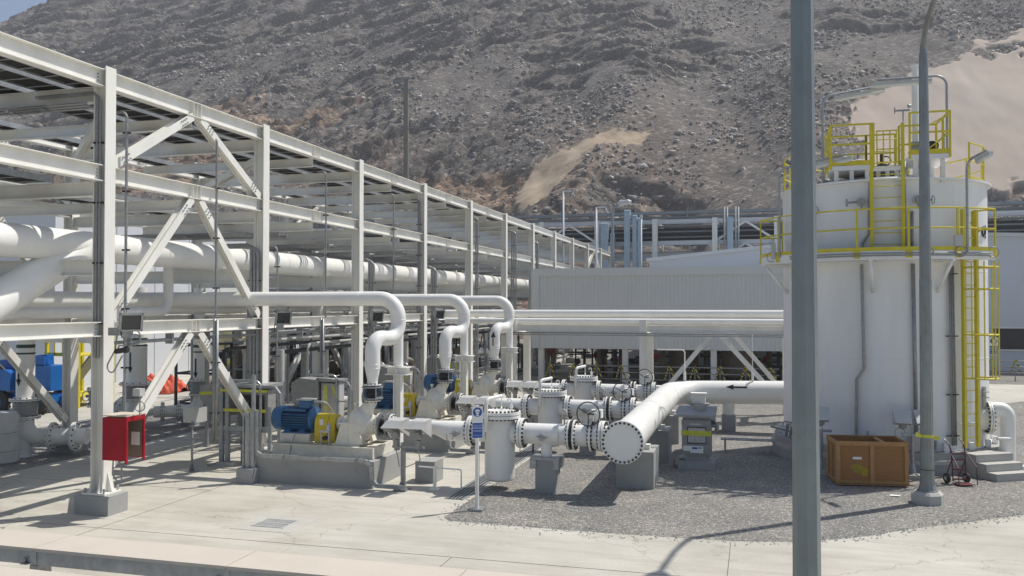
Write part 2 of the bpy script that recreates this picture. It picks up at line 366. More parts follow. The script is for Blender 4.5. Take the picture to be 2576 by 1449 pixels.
def mountain():
    xs = np.arange(-330, 140, .5); ys = np.concatenate([np.arange(92, 120, .38), np.arange(120, 265, .42), np.arange(265, 325, .7)])
    X, Y = np.meshgrid(xs, ys); Z0 = TAN*(Y-FOOT)
    pol = [(2127,300),(2140,278),(2174,253),(2231,216),(2280,195),(2329,175),(2383,162),(2404,148),(2434,125),(2491,94),(2576,61),(2700,10),(3000,-60),(3300,300),(2900,440),(2576,449),(2461,459),(2200,480),(2170,405),(2150,345)]
    cut = [(2445,128),(2500,112),(2640,75),(2720,95),(2576,118),(2500,135),(2450,140)]
    smallp = [(1296,546),(1318,490),(1333,440),(1372,410),(1440,405),(1482,388),(1530,372),(1612,342),(1630,352),(1600,384),(1540,402),(1480,440),(1440,475),(1400,520),(1370,548)]
    wx = X + (fbm(X*.35, Z0*.35, 5, 5, .65)-.5)*8; wz = Z0 + (fbm(X*.35, Z0*.35, 5, 9, .65)-.5)*7
    big = inpoly(wx, wz, [slope_xz(*p) for p in pol]) & ~inpoly(wx, wz, [slope_xz(*p) for p in cut])
    sm = inpoly(wx, wz, [slope_xz(*p) for p in smallp])
    pq = [(1590,352),(1640,344),(1618,392),(1560,432)]
    flat = (big | sm).astype(float)
    lowcut = inpoly(wx, wz, [slope_xz(*p) for p in [(1050,470),(1180,448),(1300,442),(1345,430),(1290,560),(1000,600)]])
    # broad relief
    h = (fbm(X/38, Z0/55, 4, 1)-.5)*12 + (fbm(X/13, Z0/16, 4, 2)-.5)*3.6
    spur = lambda u, v, s, a: a*np.exp(-((X-slope_xz(u,v)[0])/(s*(1+.012*(np.clip(slope_xz(u,v)[1]-Z0,0,60)))))**2)*sst(slope_xz(u,v)[1]+6, slope_xz(u,v)[1]-8, Z0)
    h += spur(2010,145,10,5) + spur(1660,110,9,4) + spur(820,90,12,3.5)
    hB = h; h = h*0
    # layered rock: left beds climb to the right, right beds lie nearly flat
    side = sst(-75, -30, X)
    L1 = Z0*.80 - X*.42 + (fbm(X/22, Z0/22, 3, 31)-.5)*7
    L2 = Z0*1.0 - X*.03 + (fbm(X/30, Z0/20, 3, 33)-.5)*8
    L = L1*(1-side) + L2*side
    def beds(per, seed):
        q = L/per + (fbm(X/9, Z0/9, 2, seed)-.5)*.5; f = q-np.floor(q); k = np.floor(q)
        amp = vnoise(k*3.7+.5, X/16, seed+3); return (sst(0,.72,f)-sst(.80,.97,f))*np.clip(amp*2-.7, 0, 1)
    crop = sst(.44-.07*(1-side), .54-.04*(1-side), fbm(X/30, Z0/17, 4, 51)); crop = np.maximum(crop, sst(62,84,Z0)*(1-side)*.9)
    along = X*.80+Z0*.42
    blocks = vnoise(np.floor(along/2.6+vnoise(L/3, L*0, 5)*3), np.floor(L/2.2), 61)
    h += -(beds(7.5,71)*(2.3+1.3*(1-side)) + beds(3.3,75)*(1.35+.9*(1-side)) + beds(1.6,79)*.5)*crop*(1-flat) + (blocks-.5)*1.0*crop*(1-flat)
    b2 = vnoise(np.floor(along/1.15+vnoise(L/2, L*0, 7)*3)+.0, np.floor(L/.95), 63); h += (b2-.45)*.65*sst(.4,.55,crop)*(1-flat)
    # scree with stones
    n1 = fbm(X/2.2, Y/2.2, 4, 91); h += (n1-.5)*.40*(1-flat)*(.5+crop) + (fbm(X/.9, Y/.9, 2, 95)-.5)*.22*(1-flat)
    st = vnoise(X/1.3, Y/1.3, 97); h += sst(.88,.96,st)*.55*(1-flat)*sst(.35,.6,fbm(X/18,Y/18,2,98))
    hB = hB*(1-.55*big)
    h = hB + h*(1-.95*flat) + flat*(fbm(X/3, Z0/6, 3, 101)-.5)*.35
    h = np.where(lowcut, h*.55 + (fbm(X/1.6, Z0/1.0, 3, 105)-.5)*2.0, h)
    fade = sst(92, 112, Y); h *= .35+.65*fade
    # haul road notch across the foot
    rd = (Z0 - (7.5+.03*(X+60)))/1.2; h -= np.where((X > -85) & (X < -25), np.exp(-rd*rd)*1.6, 0)
    Zb = np.maximum(Z0, -1.5) + 0*X
    Zr = Zb + h*.80; Yr = Y - h*.60
    # skyline falls away to the left
    cap = 131 + 1.9*(X - slope_xz(165,0)[0]) + (fbm(X/9, X*0, 4, 121)-.5)*4.5
    cap = np.where(X > slope_xz(165,0)[0]+40, 240, cap)
    over = Zr > cap; Zr = np.where(over, cap - (Zr-cap)*.35, Zr)
    near = Y < 94; Zr = np.where(near, -1.5, Zr)
    nx = len(xs); ny = len(ys)
    co_ = np.stack([X, Yr, Zr], -1).reshape(-1, 3).astype(np.float32)
    i = np.arange(nx*ny).reshape(ny, nx); q = np.stack([i[:-1,:-1], i[:-1,1:], i[1:,1:], i[1:,:-1]], -1).reshape(-1, 4)
    me = bpy.data.meshes.new("mountain"); me.vertices.add(len(co_)); me.vertices.foreach_set("co", co_.ravel())
    me.loops.add(q.size); me.loops.foreach_set("vertex_index", q.ravel().astype(np.int32)); me.polygons.add(len(q))
    me.polygons.foreach_set("loop_start", np.arange(0, q.size, 4, dtype=np.int32)); me.polygons.foreach_set("loop_total", np.full(len(q), 4, np.int32))
    me.update(calc_edges=True); me.validate()
    # rock kinds
    tan = sst(.50,.66, fbm(X/24, Z0/14, 4, 131))*sst(48, 10, Z0)*1.0
    ob = inpoly(wx, wz, [slope_xz(*p) for p in [(490,280),(560,225),(660,255),(700,330),(620,420),(480,520),(0,560),(0,400),(430,420)]])
    ob |= inpoly(wx, wz, [slope_xz(*p) for p in [(690,330),(790,265),(900,225),(960,240),(850,300),(730,345)]])
    tan = np.maximum(tan*.75, np.where(ob, .35+.65*sst(.3,.6,fbm(X/5,Z0/5,3,135)), 0)); tan = np.maximum(tan, np.where(lowcut, .85, 0))
    mid = np.exp(-((X-slope_xz(1500,300)[0])/22)**2)*sst(50,20,Z0)*.5; tan = np.maximum(tan, mid*sst(.35,.6,fbm(X/10,Z0/10,3,137)))
    col = np.zeros((nx*ny, 4), np.float32); col[:,0] = tan.ravel(); col[:,1] = big.ravel(); col[:,2] = sm.ravel(); col[:,3] = 1
    ca = me.color_attributes.new("rock_kind", 'FLOAT_COLOR', 'POINT'); ca.data.foreach_set("color", col.ravel())
    ca3 = me.attributes.new("crop", 'FLOAT', 'POINT'); ca3.data.foreach_set("value", (crop*(1-flat)).ravel().astype(np.float32))
    ca2 = me.attributes.new("bed", 'FLOAT', 'POINT'); ca2.data.foreach_set("value", (L).ravel().astype(np.float32))
    m = bpy.data.materials.new("rock"); m.use_nodes = True; t = m.node_tree; n = t.nodes; l = t.links; b = n["Principled BSDF"]; b.inputs["Roughness"].default_value = .95; b.inputs["Specular IOR Level"].default_value = .2
    tc = n.new("ShaderNodeTexCoord")
    def noise(s, d=8, r=.65):
        x = n.new("ShaderNodeTexNoise"); x.inputs["Scale"].default_value = s; x.inputs["Detail"].default_value = d; x.inputs["Roughness"].default_value = r; l.new(tc.outputs["Object"], x.inputs["Vector"]); return x
    def ramp(src, *st):
        c = n.new("ShaderNodeValToRGB"); e = c.color_ramp.elements; e[0].position, e[0].color = st[0][0], (*st[0][1],1); e[1].position, e[1].color = st[-1][0], (*st[-1][1],1)
        for p, k in st[1:-1]: x = e.new(p); x.color = (*k,1)
        l.new(src, c.inputs[0]); return c
    def mix(f, a, b_, mode='MIX'):
        x = n.new("ShaderNodeMix"); x.data_type = 'RGBA'; x.blend_type = mode
        if isinstance(f, float): x.inputs[0].default_value = f
        else: l.new(f, x.inputs[0])
        l.new(a, x.inputs[6]); l.new(b_, x.inputs[7]); return x.outputs[2]
    at_ = n.new("ShaderNodeVertexColor"); at_.layer_name = "rock_kind"; sp = n.new("ShaderNodeSeparateColor"); l.new(at_.outputs[0], sp.inputs[0])
    g = ramp(noise(.10,10,.7).outputs[0], (.3,(.112,.104,.096)), (.5,(.155,.141,.128)), (.7,(.21,.19,.17)))
    tn = ramp(noise(.25,10,.7).outputs[0], (.3,(.20,.135,.095)), (.55,(.31,.225,.16)), (.75,(.44,.345,.265)))
    c = mix(sp.outputs[0], g.outputs[0], tn.outputs[0])
    # pale broken stones
    v = n.new("ShaderNodeTexVoronoi"); v.inputs["Scale"].default_value = 1.5; l.new(tc.outputs["Object"], v.inputs["Vector"])
    vs = n.new("ShaderNodeSeparateColor"); l.new(v.outputs["Color"], vs.inputs[0])
    pal = ramp(vs.outputs[0], (.0,(.78,.78,.78)), (.84,(1.03,1.03,1.03)), (.94,(2.0,1.94,1.88))); c = mix(.75, c, pal.outputs[0], 'MULTIPLY')
    fine = ramp(noise(1.2,6,.75).outputs[0], (.32,(.66,.66,.67)), (.52,(1,1,1)), (.75,(1.28,1.27,1.25))); c = mix(.8, c, fine.outputs[0], 'MULTIPLY')
    shot = ramp(noise(.06,9,.55).outputs[0], (.35,(.41,.335,.275)), (.65,(.455,.385,.32))); c = mix(sp.outputs[1], c, shot.outputs[0])
    sand = ramp(noise(.35,10,.75).outputs[0], (.34,(.25,.19,.135)), (.46,(.36,.28,.195)), (.65,(.47,.385,.29))); c = mix(sp.outputs[2], c, sand.outputs[0])
    l.new(c, b.inputs["Base Color"])
    bp = n.new("ShaderNodeBump"); bp.inputs["Strength"].default_value = .6; bp.inputs["Distance"].default_value = .6
    sub = n.new("ShaderNodeMath"); sub.operation = 'MULTIPLY'; inv = n.new("ShaderNodeMath"); inv.operation = 'MAXIMUM'; l.new(sp.outputs[1], inv.inputs[0]); l.new(sp.outputs[2], inv.inputs[1])
    one = n.new("ShaderNodeMath"); one.operation = 'SUBTRACT'; one.inputs[0].default_value = 1.08; l.new(inv.outputs[0], one.inputs[1])
    l.new(noise(.9,8,.8).outputs[0], sub.inputs[0]); l.new(one.outputs[0], sub.inputs[1]); 
    bd = n.new("ShaderNodeAttribute"); bd.attribute_name = "bed"; cp = n.new("ShaderNodeAttribute"); cp.attribute_name = "crop"
    wn = noise(.15, 4, .5); wm = n.new("ShaderNodeMath"); wm.operation = 'MULTIPLY_ADD'; wm.inputs[1].default_value = 5; l.new(wn.outputs[0], wm.inputs[0]); l.new(bd.outputs["Fac"], wm.inputs[2])
    cx = n.new("ShaderNodeCombineXYZ"); l.new(wm.outputs[0], cx.inputs[2]); sx_ = n.new("ShaderNodeSeparateXYZ"); l.new(tc.outputs["Object"], sx_.inputs[0]); mm = n.new("ShaderNodeMath"); mm.operation = 'MULTIPLY'; mm.inputs[1].default_value = .06; l.new(sx_.outputs[0], mm.inputs[0]); l.new(mm.outputs[0], cx.inputs[0])
    sn = n.new("ShaderNodeTexNoise"); sn.inputs["Scale"].default_value = 1.25; sn.inputs["Detail"].default_value = 5; sn.inputs["Roughness"].default_value = .7; l.new(cx.outputs[0], sn.inputs["Vector"])
    bl = ramp(sn.outputs[0], (.38,(.42,.42,.42)), (.46,(.95,.95,.95)), (.58,(1.1,1.1,1.09)), (.65,(1.8,1.74,1.66)))
    cc = b.inputs["Base Color"].links[0].from_socket; cf = n.new("ShaderNodeMath"); cf.operation = 'MULTIPLY'; cf.inputs[1].default_value = .9; l.new(cp.outputs["Fac"], cf.inputs[0])
    l.new(mix(cf.outputs[0], cc, bl.outputs[0], 'MULTIPLY'), b.inputs["Base Color"])
    sv = n.new("ShaderNodeMath"); sv.operation = 'MULTIPLY'; l.new(sn.outputs[0], sv.inputs[0]); l.new(cp.outputs["Fac"], sv.inputs[1]); s2 = n.new("ShaderNodeMath"); s2.operation = 'MULTIPLY_ADD'; s2.inputs[1].default_value = 2.0; l.new(sv.outputs[0], s2.inputs[0]); l.new(sub.outputs[0], s2.inputs[2])
    v2 = n.new("ShaderNodeMath"); v2.operation = 'MULTIPLY_ADD'; v2.inputs[1].default_value = -.45; l.new(v.outputs["Distance"], v2.inputs[0]); l.new(s2.outputs[0], v2.inputs[2])
    v3 = n.new("ShaderNodeMix"); v3.data_type = 'FLOAT'; l.new(inv.outputs[0], v3.inputs[0]); l.new(v2.outputs[0], v3.inputs[2]); l.new(sub.outputs[0], v3.inputs[3])
    l.new(v3.outputs[0], bp.inputs["Height"]); l.new(bp.outputs[0], b.inputs["Normal"])
    # loose stones lying on the slope
    def scree(N):
        rg = np.random.default_rng(4); ii = rg.integers(0, nx*ny, N*4); P = co_[ii]; fl = flat.ravel()[ii]; cr_ = crop.ravel()[ii]
        dn = fbm(P[:,0]/14, P[:,2]/9, 3, 201); keep = (fl < .5) & (P[:,2] > 0) & (P[:,2] < 125) & (rg.random(len(ii)) < np.clip((dn-.38)*4, .04, 1)*(1-.6*cr_)); P = P[keep][:N]; n_ = len(P)
        sz = np.clip(rg.lognormal(-1.35, .55, n_), .14, 1.3); cube = np.array([[x, y, z] for x in (-1,1) for y in (-1,1) for z in (-1,1)], float)
        V = cube[None]*(1+rg.uniform(-.38, .38, (n_, 8, 3)))*sz[:,None,None]*np.array([1.0, .7, .55])*.55
        th = rg.uniform(0, 6.28, n_); c, s_ = np.cos(th)[:,None], np.sin(th)[:,None]; x = V[:,:,0]*c-V[:,:,1]*s_; y = V[:,:,0]*s_+V[:,:,1]*c; V = np.stack([x, y, V[:,:,2]], -1)
        ph = rg.uniform(-.6, .6, n_); c, s_ = np.cos(ph)[:,None], np.sin(ph)[:,None]; y = V[:,:,1]*c-V[:,:,2]*s_; z = V[:,:,1]*s_+V[:,:,2]*c; V = np.stack([V[:,:,0], y, z], -1)
        V = V + (P + np.array([0, -.1, .12]))[:,None,:]; F0 = np.array([[0,1,3,2],[4,6,7,5],[0,4,5,1],[2,3,7,6],[0,2,6,4],[1,5,7,3]]); F = (F0[None]+8*np.arange(n_)[:,None,None]).reshape(-1, 4)
        ms = bpy.data.meshes.new("scree"); ms.vertices.add(n_*8); ms.vertices.foreach_set("co", V.reshape(-1).astype(np.float32)); ms.loops.add(F.size); ms.loops.foreach_set("vertex_index", F.ravel().astype(np.int32)); ms.polygons.add(len(F)); ms.polygons.foreach_set("loop_start", np.arange(0, F.size, 4, dtype=np.int32)); ms.polygons.foreach_set("loop_total", np.full(len(F), 4, np.int32)); ms.update(calc_edges=True)
        k = ms.color_attributes.new("tone", 'FLOAT_COLOR', 'POINT'); t_ = np.repeat(rg.random(n_), 8); k.data.foreach_set("color", np.stack([t_, t_, t_, t_*0+1], -1).astype(np.float32).ravel())
        mm_ = bpy.data.materials.new("loose stone"); mm_.use_nodes = True; T = mm_.node_tree; B = T.nodes["Principled BSDF"]; B.inputs["Roughness"].default_value = .95; a_ = T.nodes.new("ShaderNodeVertexColor"); a_.layer_name = "tone"; r_ = T.nodes.new("ShaderNodeValToRGB"); r_.color_ramp.elements[0].color = (.16,.148,.136,1); r_.color_ramp.elements[1].color = (.50,.47,.435,1); T.links.new(a_.outputs[0], r_.inputs[0]); T.links.new(r_.outputs[0], B.inputs["Base Color"])
        ms.materials.append(mm_); so_ = bpy.data.objects.new("scree", ms); SC.collection.objects.link(so_); so_["kind"] = "stuff"
    scree(42000)
    me.materials.append(m); o = bpy.data.objects.new("mountain", me); SC.collection.objects.link(o); o["kind"] = "structure"
mountain()

def stray():
    rs = random.Random(11); m = MB("plinth grey concrete"); pts = [(12,25),(5.28,20.05),(4.1,19.12),(2.92,18.24),(2.1,17.5),(1.37,16.98),(0.67,16.62),(-.37,16.38),(-1.6,16.33),(-2.91,16.31),(-5.9,16.38),(-6.1,18),(-6.1,23)]
    for i in range(2600):
        k = rs.randrange(len(pts)-1); (x0, y0), (x1, y1) = pts[k], pts[k+1]
        if rs.random() > math.hypot(x1-x0, y1-y0)/4: continue
        f = rs.random(); d = abs(rs.gauss(0, .16))*(1 if rs.random() < .55 else -1); L = math.hypot(x1-x0, y1-y0); x = x0+(x1-x0)*f+(y1-y0)/L*-d; y = y0+(y1-y0)*f+(x1-x0)/L*d
        r = rs.uniform(.008, .024); a = rs.uniform(0, 6.28); z = .004+r*.4; c = []
        for j in range(5): t = a+2*math.pi*j/5; c.append((x+r*math.cos(t)*rs.uniform(.7,1.2), y+r*math.sin(t)*rs.uniform(.7,1.2), z-r*.3))
        top = (x+r*.2, y, z+r*.7); m.add(c+[top], [(j, (j+1) % 5, 5) for j in range(5)])
    m.build("stray_gravel", kind="stuff")
stray()
# ---------------- main pipe rack ----------------
RX, BX = -13.08, -19.4           # column rows
RY = [15.13 + 6.0*k for k in range(-1, 12)]
def rack():
    t = thing("pipe_rack", (RX, RY[0], 0), "long cream steel pipe rack carrying two decks of cable trays, receding from the left", "pipe rack")
    for row, x in ((0, RX), (1, BX)):
        for k, y in enumerate(RY):
            if row and k == 0: pass
            m = MB("cream steel paint"); m.hbeam((x, y, .44), (x, y, 9.26), .30, .30, .02, .014, up=(1,0,0))
            if k < 4:
                # flared base stiffeners and base plate
                m.box(x-.28, x+.28, y-.25, y+.25, .40, .44)
                for sx in (-1, 1):
                    m.prism([(x+sx*.15, y-.012, .44), (x+sx*.27, y-.012, .44), (x+sx*.15, y-.012, .85)], (0,.024,0))
                    for sy in (-1, 1):
                        m.prism([(x+sx*.1-.01, y+sy*.151, .44), (x+sx*.1-.01, y+sy*.245, .44), (x+sx*.1-.01, y+sy*.151, .85)], (.02,0,0))
                        m.use("galvanised steel").cyl((x+sx*.23, y+sy*.2, .44), (x+sx*.23, y+sy*.2, .53), .022, n=8).use("cream steel paint")
            m.build("column", t)
            m = MB("plinth grey concrete"); m.box(x-.45+.03, x+.41, y-.29, y+.29, -.1, .395)
            m.build("concrete_footing", t)
    bolt = lambda m, c, ax, n=3, dz=.07: [m.cyl(Vector(c)+Vector((0,0,dz*(i-(n-1)/2))), Vector(c)+Vector((0,0,dz*(i-(n-1)/2)))+Vector(ax)*.03, .016, n=6, smooth=False) for i in range(n)]
    for row, x in ((0, RX), (1, BX)):
        for z, h in ((9.01, .36), (7.03, .34), (3.80, .30)):
            for k in range(len(RY)-1):
                y0, y1 = RY[k]+.012, RY[k+1]-.012
                m = MB("cream steel paint"); m.hbeam((x, y0, z), (x, y1, z), h, .22, .018, .012)
                if k < 6 and z > 3:
                    ym = (y0+y1)/2
                    for dy in (-.14, 0, .14): m.box(x+.006, x+.10, ym+dy-.006, ym+dy+.006, z-h/2+.018, z+h/2-.018)
                    m.use("galvanised steel")
                    for yy in (y0+.22, y1-.22): bolt(m, (x+.006, yy, z), (1,0,0))
                m.build("longitudinal_beam", t)
    for k, y in enumerate(RY):
        for z, h in ((8.70, .32), (6.72, .30), (5.08, .34), (3.75, .28)):
            m = MB("cream steel paint"); m.hbeam((BX+.16, y, z), (RX-.16, y, z), h, .2, .018, .012); m.build("cross_beam", t)
        if k < len(RY)-1:
            for z in (8.70, 6.72):
                m = MB("cream steel paint"); m.hbeam((BX+.07, y+3, z), (RX-.07, y+3, z), .26, .16, .016, .012); m.build("cross_beam", t)
    # bracing: upright V pairs in the first bay of both rows and one far bay
    def brace(p, q, x):
        m = MB("cream steel paint"); p = Vector(p); q = Vector(q); d = (q-p).normalized()
        m.hbeam(p, q, .19, .19, .014, .010, up=(1,0,0)); m.use("galvanised steel")
        for e, s_ in ((p, 1), (q, -1)):
            for i in range(3):
                for j in (-1, 1):
                    c = e + d*s_*(.3+.1*i); nrm = Vector((1,0,0)); sd = d.cross(nrm)
                    m.cyl(c+sd*.05*j+nrm*.096, c+sd*.05*j+nrm*.125, .018, n=6, smooth=False)
        m.build("diagonal_brace", t)
    for x, ks in ((RX, (1, 10)), (BX, (1, 4))):
        for k in ks:
            y0, y1 = RY[k], RY[k+1]; ym = (y0+y1)/2
            for zt, zb in ((8.83, 7.25), (6.85, 4.0), (3.64, .95)):
                brace((x, ym-.16, zt), (x, y0+.2, zb), x); brace((x, ym+.16, zt), (x, y1-.2, zb), x)
    # horizontal wind braces on the mid deck
    for k in (0, 1, 2):
        brace((RX-.3, RY[k]+.3, 8.35), (BX+.3, RY[k+1]-.3, 8.35), 0)
rack()
# cable trays on the decks: each runs the length of the rack
def tray(x0, wd, z, label, y0=RY[0]-3, y1=RY[-1], step=.6):
    m = MB("galvanised steel"); t = thing("cable_tray", (x0, y0, z), label, "cable tray", "cable trays on the pipe rack")
    for x in (x0, x0+wd): m.box(x-.012, x+.012, y0, y1, z, z+.13)
    m.build("side_rail", t)
    m = MB("galvanised steel"); y = y0+.2
    while y < min(48, y1-.1): m.box(x0+.012, x0+wd-.012, y, y+.04, z+.004, z+.02); y += step
    m.build("rung", t, kind="stuff")
    m = MB("dark cables"); nn = int(wd/.075)
    for i in range(nn):
        xx = x0+.05+i*(wd-.1)/(nn-1); m.cyl((xx, y0, z+.055), (xx, y1, z+.055), .031, n=6, caps=False)
    m.box(x0+.014, x0+wd-.014, y0, y1, z+.09, z+.10)
    m.build("cable", t, kind="stuff")
    return t
deck = [("just behind the front row of columns", -13.75, .45), ("second tray from the front columns", -14.75, .75), ("third tray from the front columns", -15.85, .75), ("fourth tray from the front columns", -18.9, .5)]
for s_, x0, wd in deck: tray(x0, wd, 8.862, "dark top-deck cable tray, "+s_)
tray(-16.4, .45, 6.872, "dark middle-deck cable tray along the centre of the rack", y0=15.5)
tray(-15.0, .75, 6.872, "short dark middle-deck cable tray at the far left", y1=15.0)
tray(-16.6, .75, 6.872, "second short dark middle-deck cable tray at the far left", y1=15.0)
tray(-17.6, .45, 6.872, "long dark middle-deck cable tray nearer the rear columns", y0=27.0)

# ---------------- the big pipe and other pipes in the rack ----------------
bx, bz = -14.42, 5.60
t = thing("large_pipe", (bx, 6, 5.25), "fattest white pipe along the pipe rack, with a branch slanting down at left", "pipe")
m = MB(); m.tube([(bx, 6, bz), (bx, 86, bz)], .345, 40)
for y in (11.2, 14.2, 18.6, 24.4, 30.3, 36.2, 42.1): m.torus((bx, y, bz), (0,1,0), .346, .006, 40, 4)
m.build("pipe", t)
m = MB(); m.tube([(bx, 16.0, 5.55), (bx, 15.37, 5.22), (bx, 12.9, 3.90), (bx, 9.0, 1.82)], .36, 36); m.build("branch", t)
m = MB("cream steel paint")
for y in RY[1:]:
    m.box(bx-.1, bx+.1, y-.3, y+.3, 5.25, 5.30)
m.build("pipe_shoe", t)
def simple_pipe(pts, r, label, name="process_pipe", mt="white pipe paint", rad=.4, n=20, group=None, extra=None):
    m = MB(mt); m.tube(fillet(pts, rad) if len(pts) > 2 else pts, r, n)
    if extra: extra(m)
    loc = tuple(pts[0]); return m.build(name, loc=loc, label=label, cat="pipe", group=group)
simple_pipe([(-16.3, 6, 4.42), (-16.3, 60, 4.42)], .21, "white pipe under the fattest pipe, along the inside of the rack")
simple_pipe([(-17.4, 6, 4.16), (-17.4, 60, 4.16)], .15, "thinner white pipe low in the rack, beside the rear columns")
simple_pipe([(-15.2, 20.0, 5.3), (-15.2, 20.0, 4.12), (-15.2, 14.0, 4.12), (-15.2, 9.0, 4.12)], .13, "short white pipe dropping from the fattest pipe and bending toward the camera", rad=.35)
simple_pipe([(-15.6, 13.9, 5.3), (-15.6, 13.9, 4.25), (-19.2, 13.9, 4.25)], .24, "white pipe with an elbow bending left under the slanting branch", rad=.5)
simple_pipe([(-18.2, 24, 5.6), (-18.2, 80, 5.6)], .2, "white pipe far back in the rack, beside the rear columns at mid height")
for i, (x, z, r) in enumerate([(-16.0, 7.02, .09), (-15.3, 7.0, .07)]):
    simple_pipe([(x, 12, z), (x, 78, z)], r, ["slim white pipe lying on the middle deck between the trays", "slimmest white pipe on the middle deck near the front columns"][i])

# ---------------- conduits on the rack columns ----------------
def conduits(x, y, n, z0, z1, label, r=.026, top=None, gap=.075, side=-1):
    t = thing("conduit_bundle", (x, y, z0), label, "conduit", "steel conduits clipped to the rack columns")
    for i in range(n):
        xx = x + i*gap; m = MB("conduit steel")
        pts = [(xx, y, z0), (xx, y, z1-i*.03)]
        if top: pts.append((xx-top, y+.02, z1-i*.03))
        m.tube(fillet(pts, .16+.05*i) if top else pts, r, 10); m.build("conduit", t)
    m = MB("black bolt"); z = z0+.7
    while z < z1-.3: m.box(x-.09, x+gap*(n-1)+.07, y-.02, y+.05, z, z+.035); z += 1.25
    m.build("clamp", t)
yf = lambda k: RY[k]-.20
conduits(RX-.06, yf(1)+.06, 2, 3.2, 8.72, "pair of grey conduits up the web of the front column with the red cabinet", top=1.6)
conduits(RX+.20, RY[1]+.42, 1, 1.0, 8.42, "single grey conduit standing just right of the nearest column", r=.03, top=.4)
conduits(RX-.22, yf(2)+.06, 3, .5, 5.95, "three thick conduits up the second front column, bending over at the top", r=.045, top=.9, gap=.10)
conduits(RX+.20, RY[2]+.5, 1, .9, 5.95, "thin conduit just right of the second front column", r=.024, top=.35)
conduits(RX+.12, RY[1]+3.75, 1, 4.0, 8.5, "tall thin conduit in front of the first bay's right brace", r=.03, top=.3)
conduits(RX+.12, RY[1]+3.7, 2, .9, 3.95, "two conduits below the low beam in the first bay", r=.04)
conduits(RX+.12, RY[2]+3.5, 1, 3.9, 8.5, "tall thin conduit in the middle of the second bay", r=.028, top=.3)
conduits(RX+.12, RY[2]+3.2, 2, .9, 3.9, "two conduits hanging below the low beam in the second bay", r=.035)
conduits(RX+.20, RY[3]+.5, 3, .6, 5.9, "three conduits bending over beside the third front column", r=.04, top=.5, gap=.09)
conduits(RX+.12, RY[3]+2.8, 1, 3.9, 8.45, "tall thin conduit in the middle of the third bay", r=.028, top=.3)
conduits(RX+.18, RY[4]+.6, 3, .6, 5.9, "three conduits bending over beside the fourth front column", r=.045, top=.5, gap=.1)
conduits(RX-.12, yf(4)+.04, 2, .6, 8.6, "two conduits up the web of the fourth front column", top=.3)
conduits(RX+.18, RY[5]+.5, 2, .6, 8.5, "two conduits beside the fifth front column", r=.04, top=.3, gap=.1)
conduits(RX+.18, RY[6]+.9, 3, .6, 8.4, "three tall conduits just past the sixth front column", r=.045, top=.5, gap=.12)
conduits(RX+.18, RY[7]+.5, 2, .6, 8.2, "two conduits just past the seventh front column", r=.045, top=.4, gap=.1)
# cable bridges under the middle deck at the column bundles
for y, s_ in ((RY[1]-.35, "first"), (RY[2]-.4, "second"), (RY[3]-.4, "third"), (RY[4]-.4, "fourth")):
    z = 8.45 if y < 16 else 6.25
    m = MB("conduit steel")
    for i in range(3): m.tube([(RX-.15, y+.09*i, z-.03*i), (-17.5, y+.09*i, z-.03*i)], .028, 8)
    for x in np.arange(-17, -13.5, .9): m.bar((x, y-.1, z-.07), (x, y+.3, z-.07), .04, .03)
    m.build("conduit_run", loc=(-17.5, y, z), label="grey conduit run crossing the rack behind the %s front column" % s_, cat="conduit", group="conduit runs crossing the rack")
# conduit along the low beam
for k in (1, 2, 3):
    m = MB("conduit steel"); y0, y1 = RY[k]+.3, RY[k+1]-.3
    m.tube([(RX+.0, y0, 3.50), (RX, y1, 3.50)], .035, 8); m.tube([(RX-.1, y0, 3.47), (RX-.1, y1, 3.47)], .02, 6)
    for y in np.arange(y0+.5, y1, 1.4): m.box(RX-.14, RX+.05, y-.03, y+.03, 3.40, 3.66)
    m.build("conduit_run", loc=(RX, y0, 3.5), label="grey conduit hung under the low beam in the %s bay" % ["", "first", "second", "third"][k], cat="conduit", group="conduits under the low rack beam")

# floodlights on the columns
def floodlight(p, label, face=(.85, -.55, -.22), s=1.0, group="floodlights on the rack columns"):
    p = Vector(p); t = thing("floodlight", p, label, "floodlight", group)
    f = Vector(face).normalized(); _, _, d, a, b = MB().frame(p, p+f)
    m = MB("galvanised steel"); c = p
    q = lambda i, j, k: c + a*i*s + b*j*s + d*k*s
    fr = [q(-.24,-.18,.1), q(.24,-.18,.1), q(.24,.2,.1), q(-.24,.2,.1)]; bk = [q(-.12,-.1,-.2), q(.12,-.1,-.2), q(.12,.14,-.2), q(-.12,.14,-.2)]
    m.add(bk+fr, [(0,1,2,3),(4,5,6,7),(0,1,5,4),(1,2,6,5),(2,3,7,6),(3,0,4,7)])
    for i0, i1, j0, j1 in ((-.26,.26,.17,.22),(-.26,.26,-.2,-.16),(-.26,-.21,-.2,.22),(.21,.26,-.2,.22)):
        m.prism([q(i0,j0,.1), q(i1,j0,.1), q(i1,j1,.1), q(i0,j1,.1)], d*.05*s)
    for i in np.arange(-.22, .23, .055): m.bar(q(i,.22,.08), q(i,.25,.0), .012, .012)
    m.build("housing", t)
    m = MB("glass dark"); m.prism([q(-.205,-.155,.104), q(.205,-.155,.104), q(.205,.165,.104), q(-.205,.165,.104)], d*.012); m.build("lens", t)
    m = MB("galvanised steel"); m.tube([q(0,-.12,-.05), q(0,-.28,-.1), q(0,-.3,-.35)], .02, 8); m.box(c.x-.14, c.x-.0, c.y-.02, c.y+.12, c.z-.34, c.z-.2); m.build("bracket", t)
    m = MB("black rubber"); m.tube([q(0,0,-.2), q(-.1,-.3,-.3), q(.05,-.45,-.25), q(.1,-.3,-.2), q(0,-.2,-.25)], .013, 6); m.build("cable", t); return t
fl = floodlight(at(325, 808, Y=14.7), "nearest floodlight, clamped to the column above the red cabinet", s=.88)
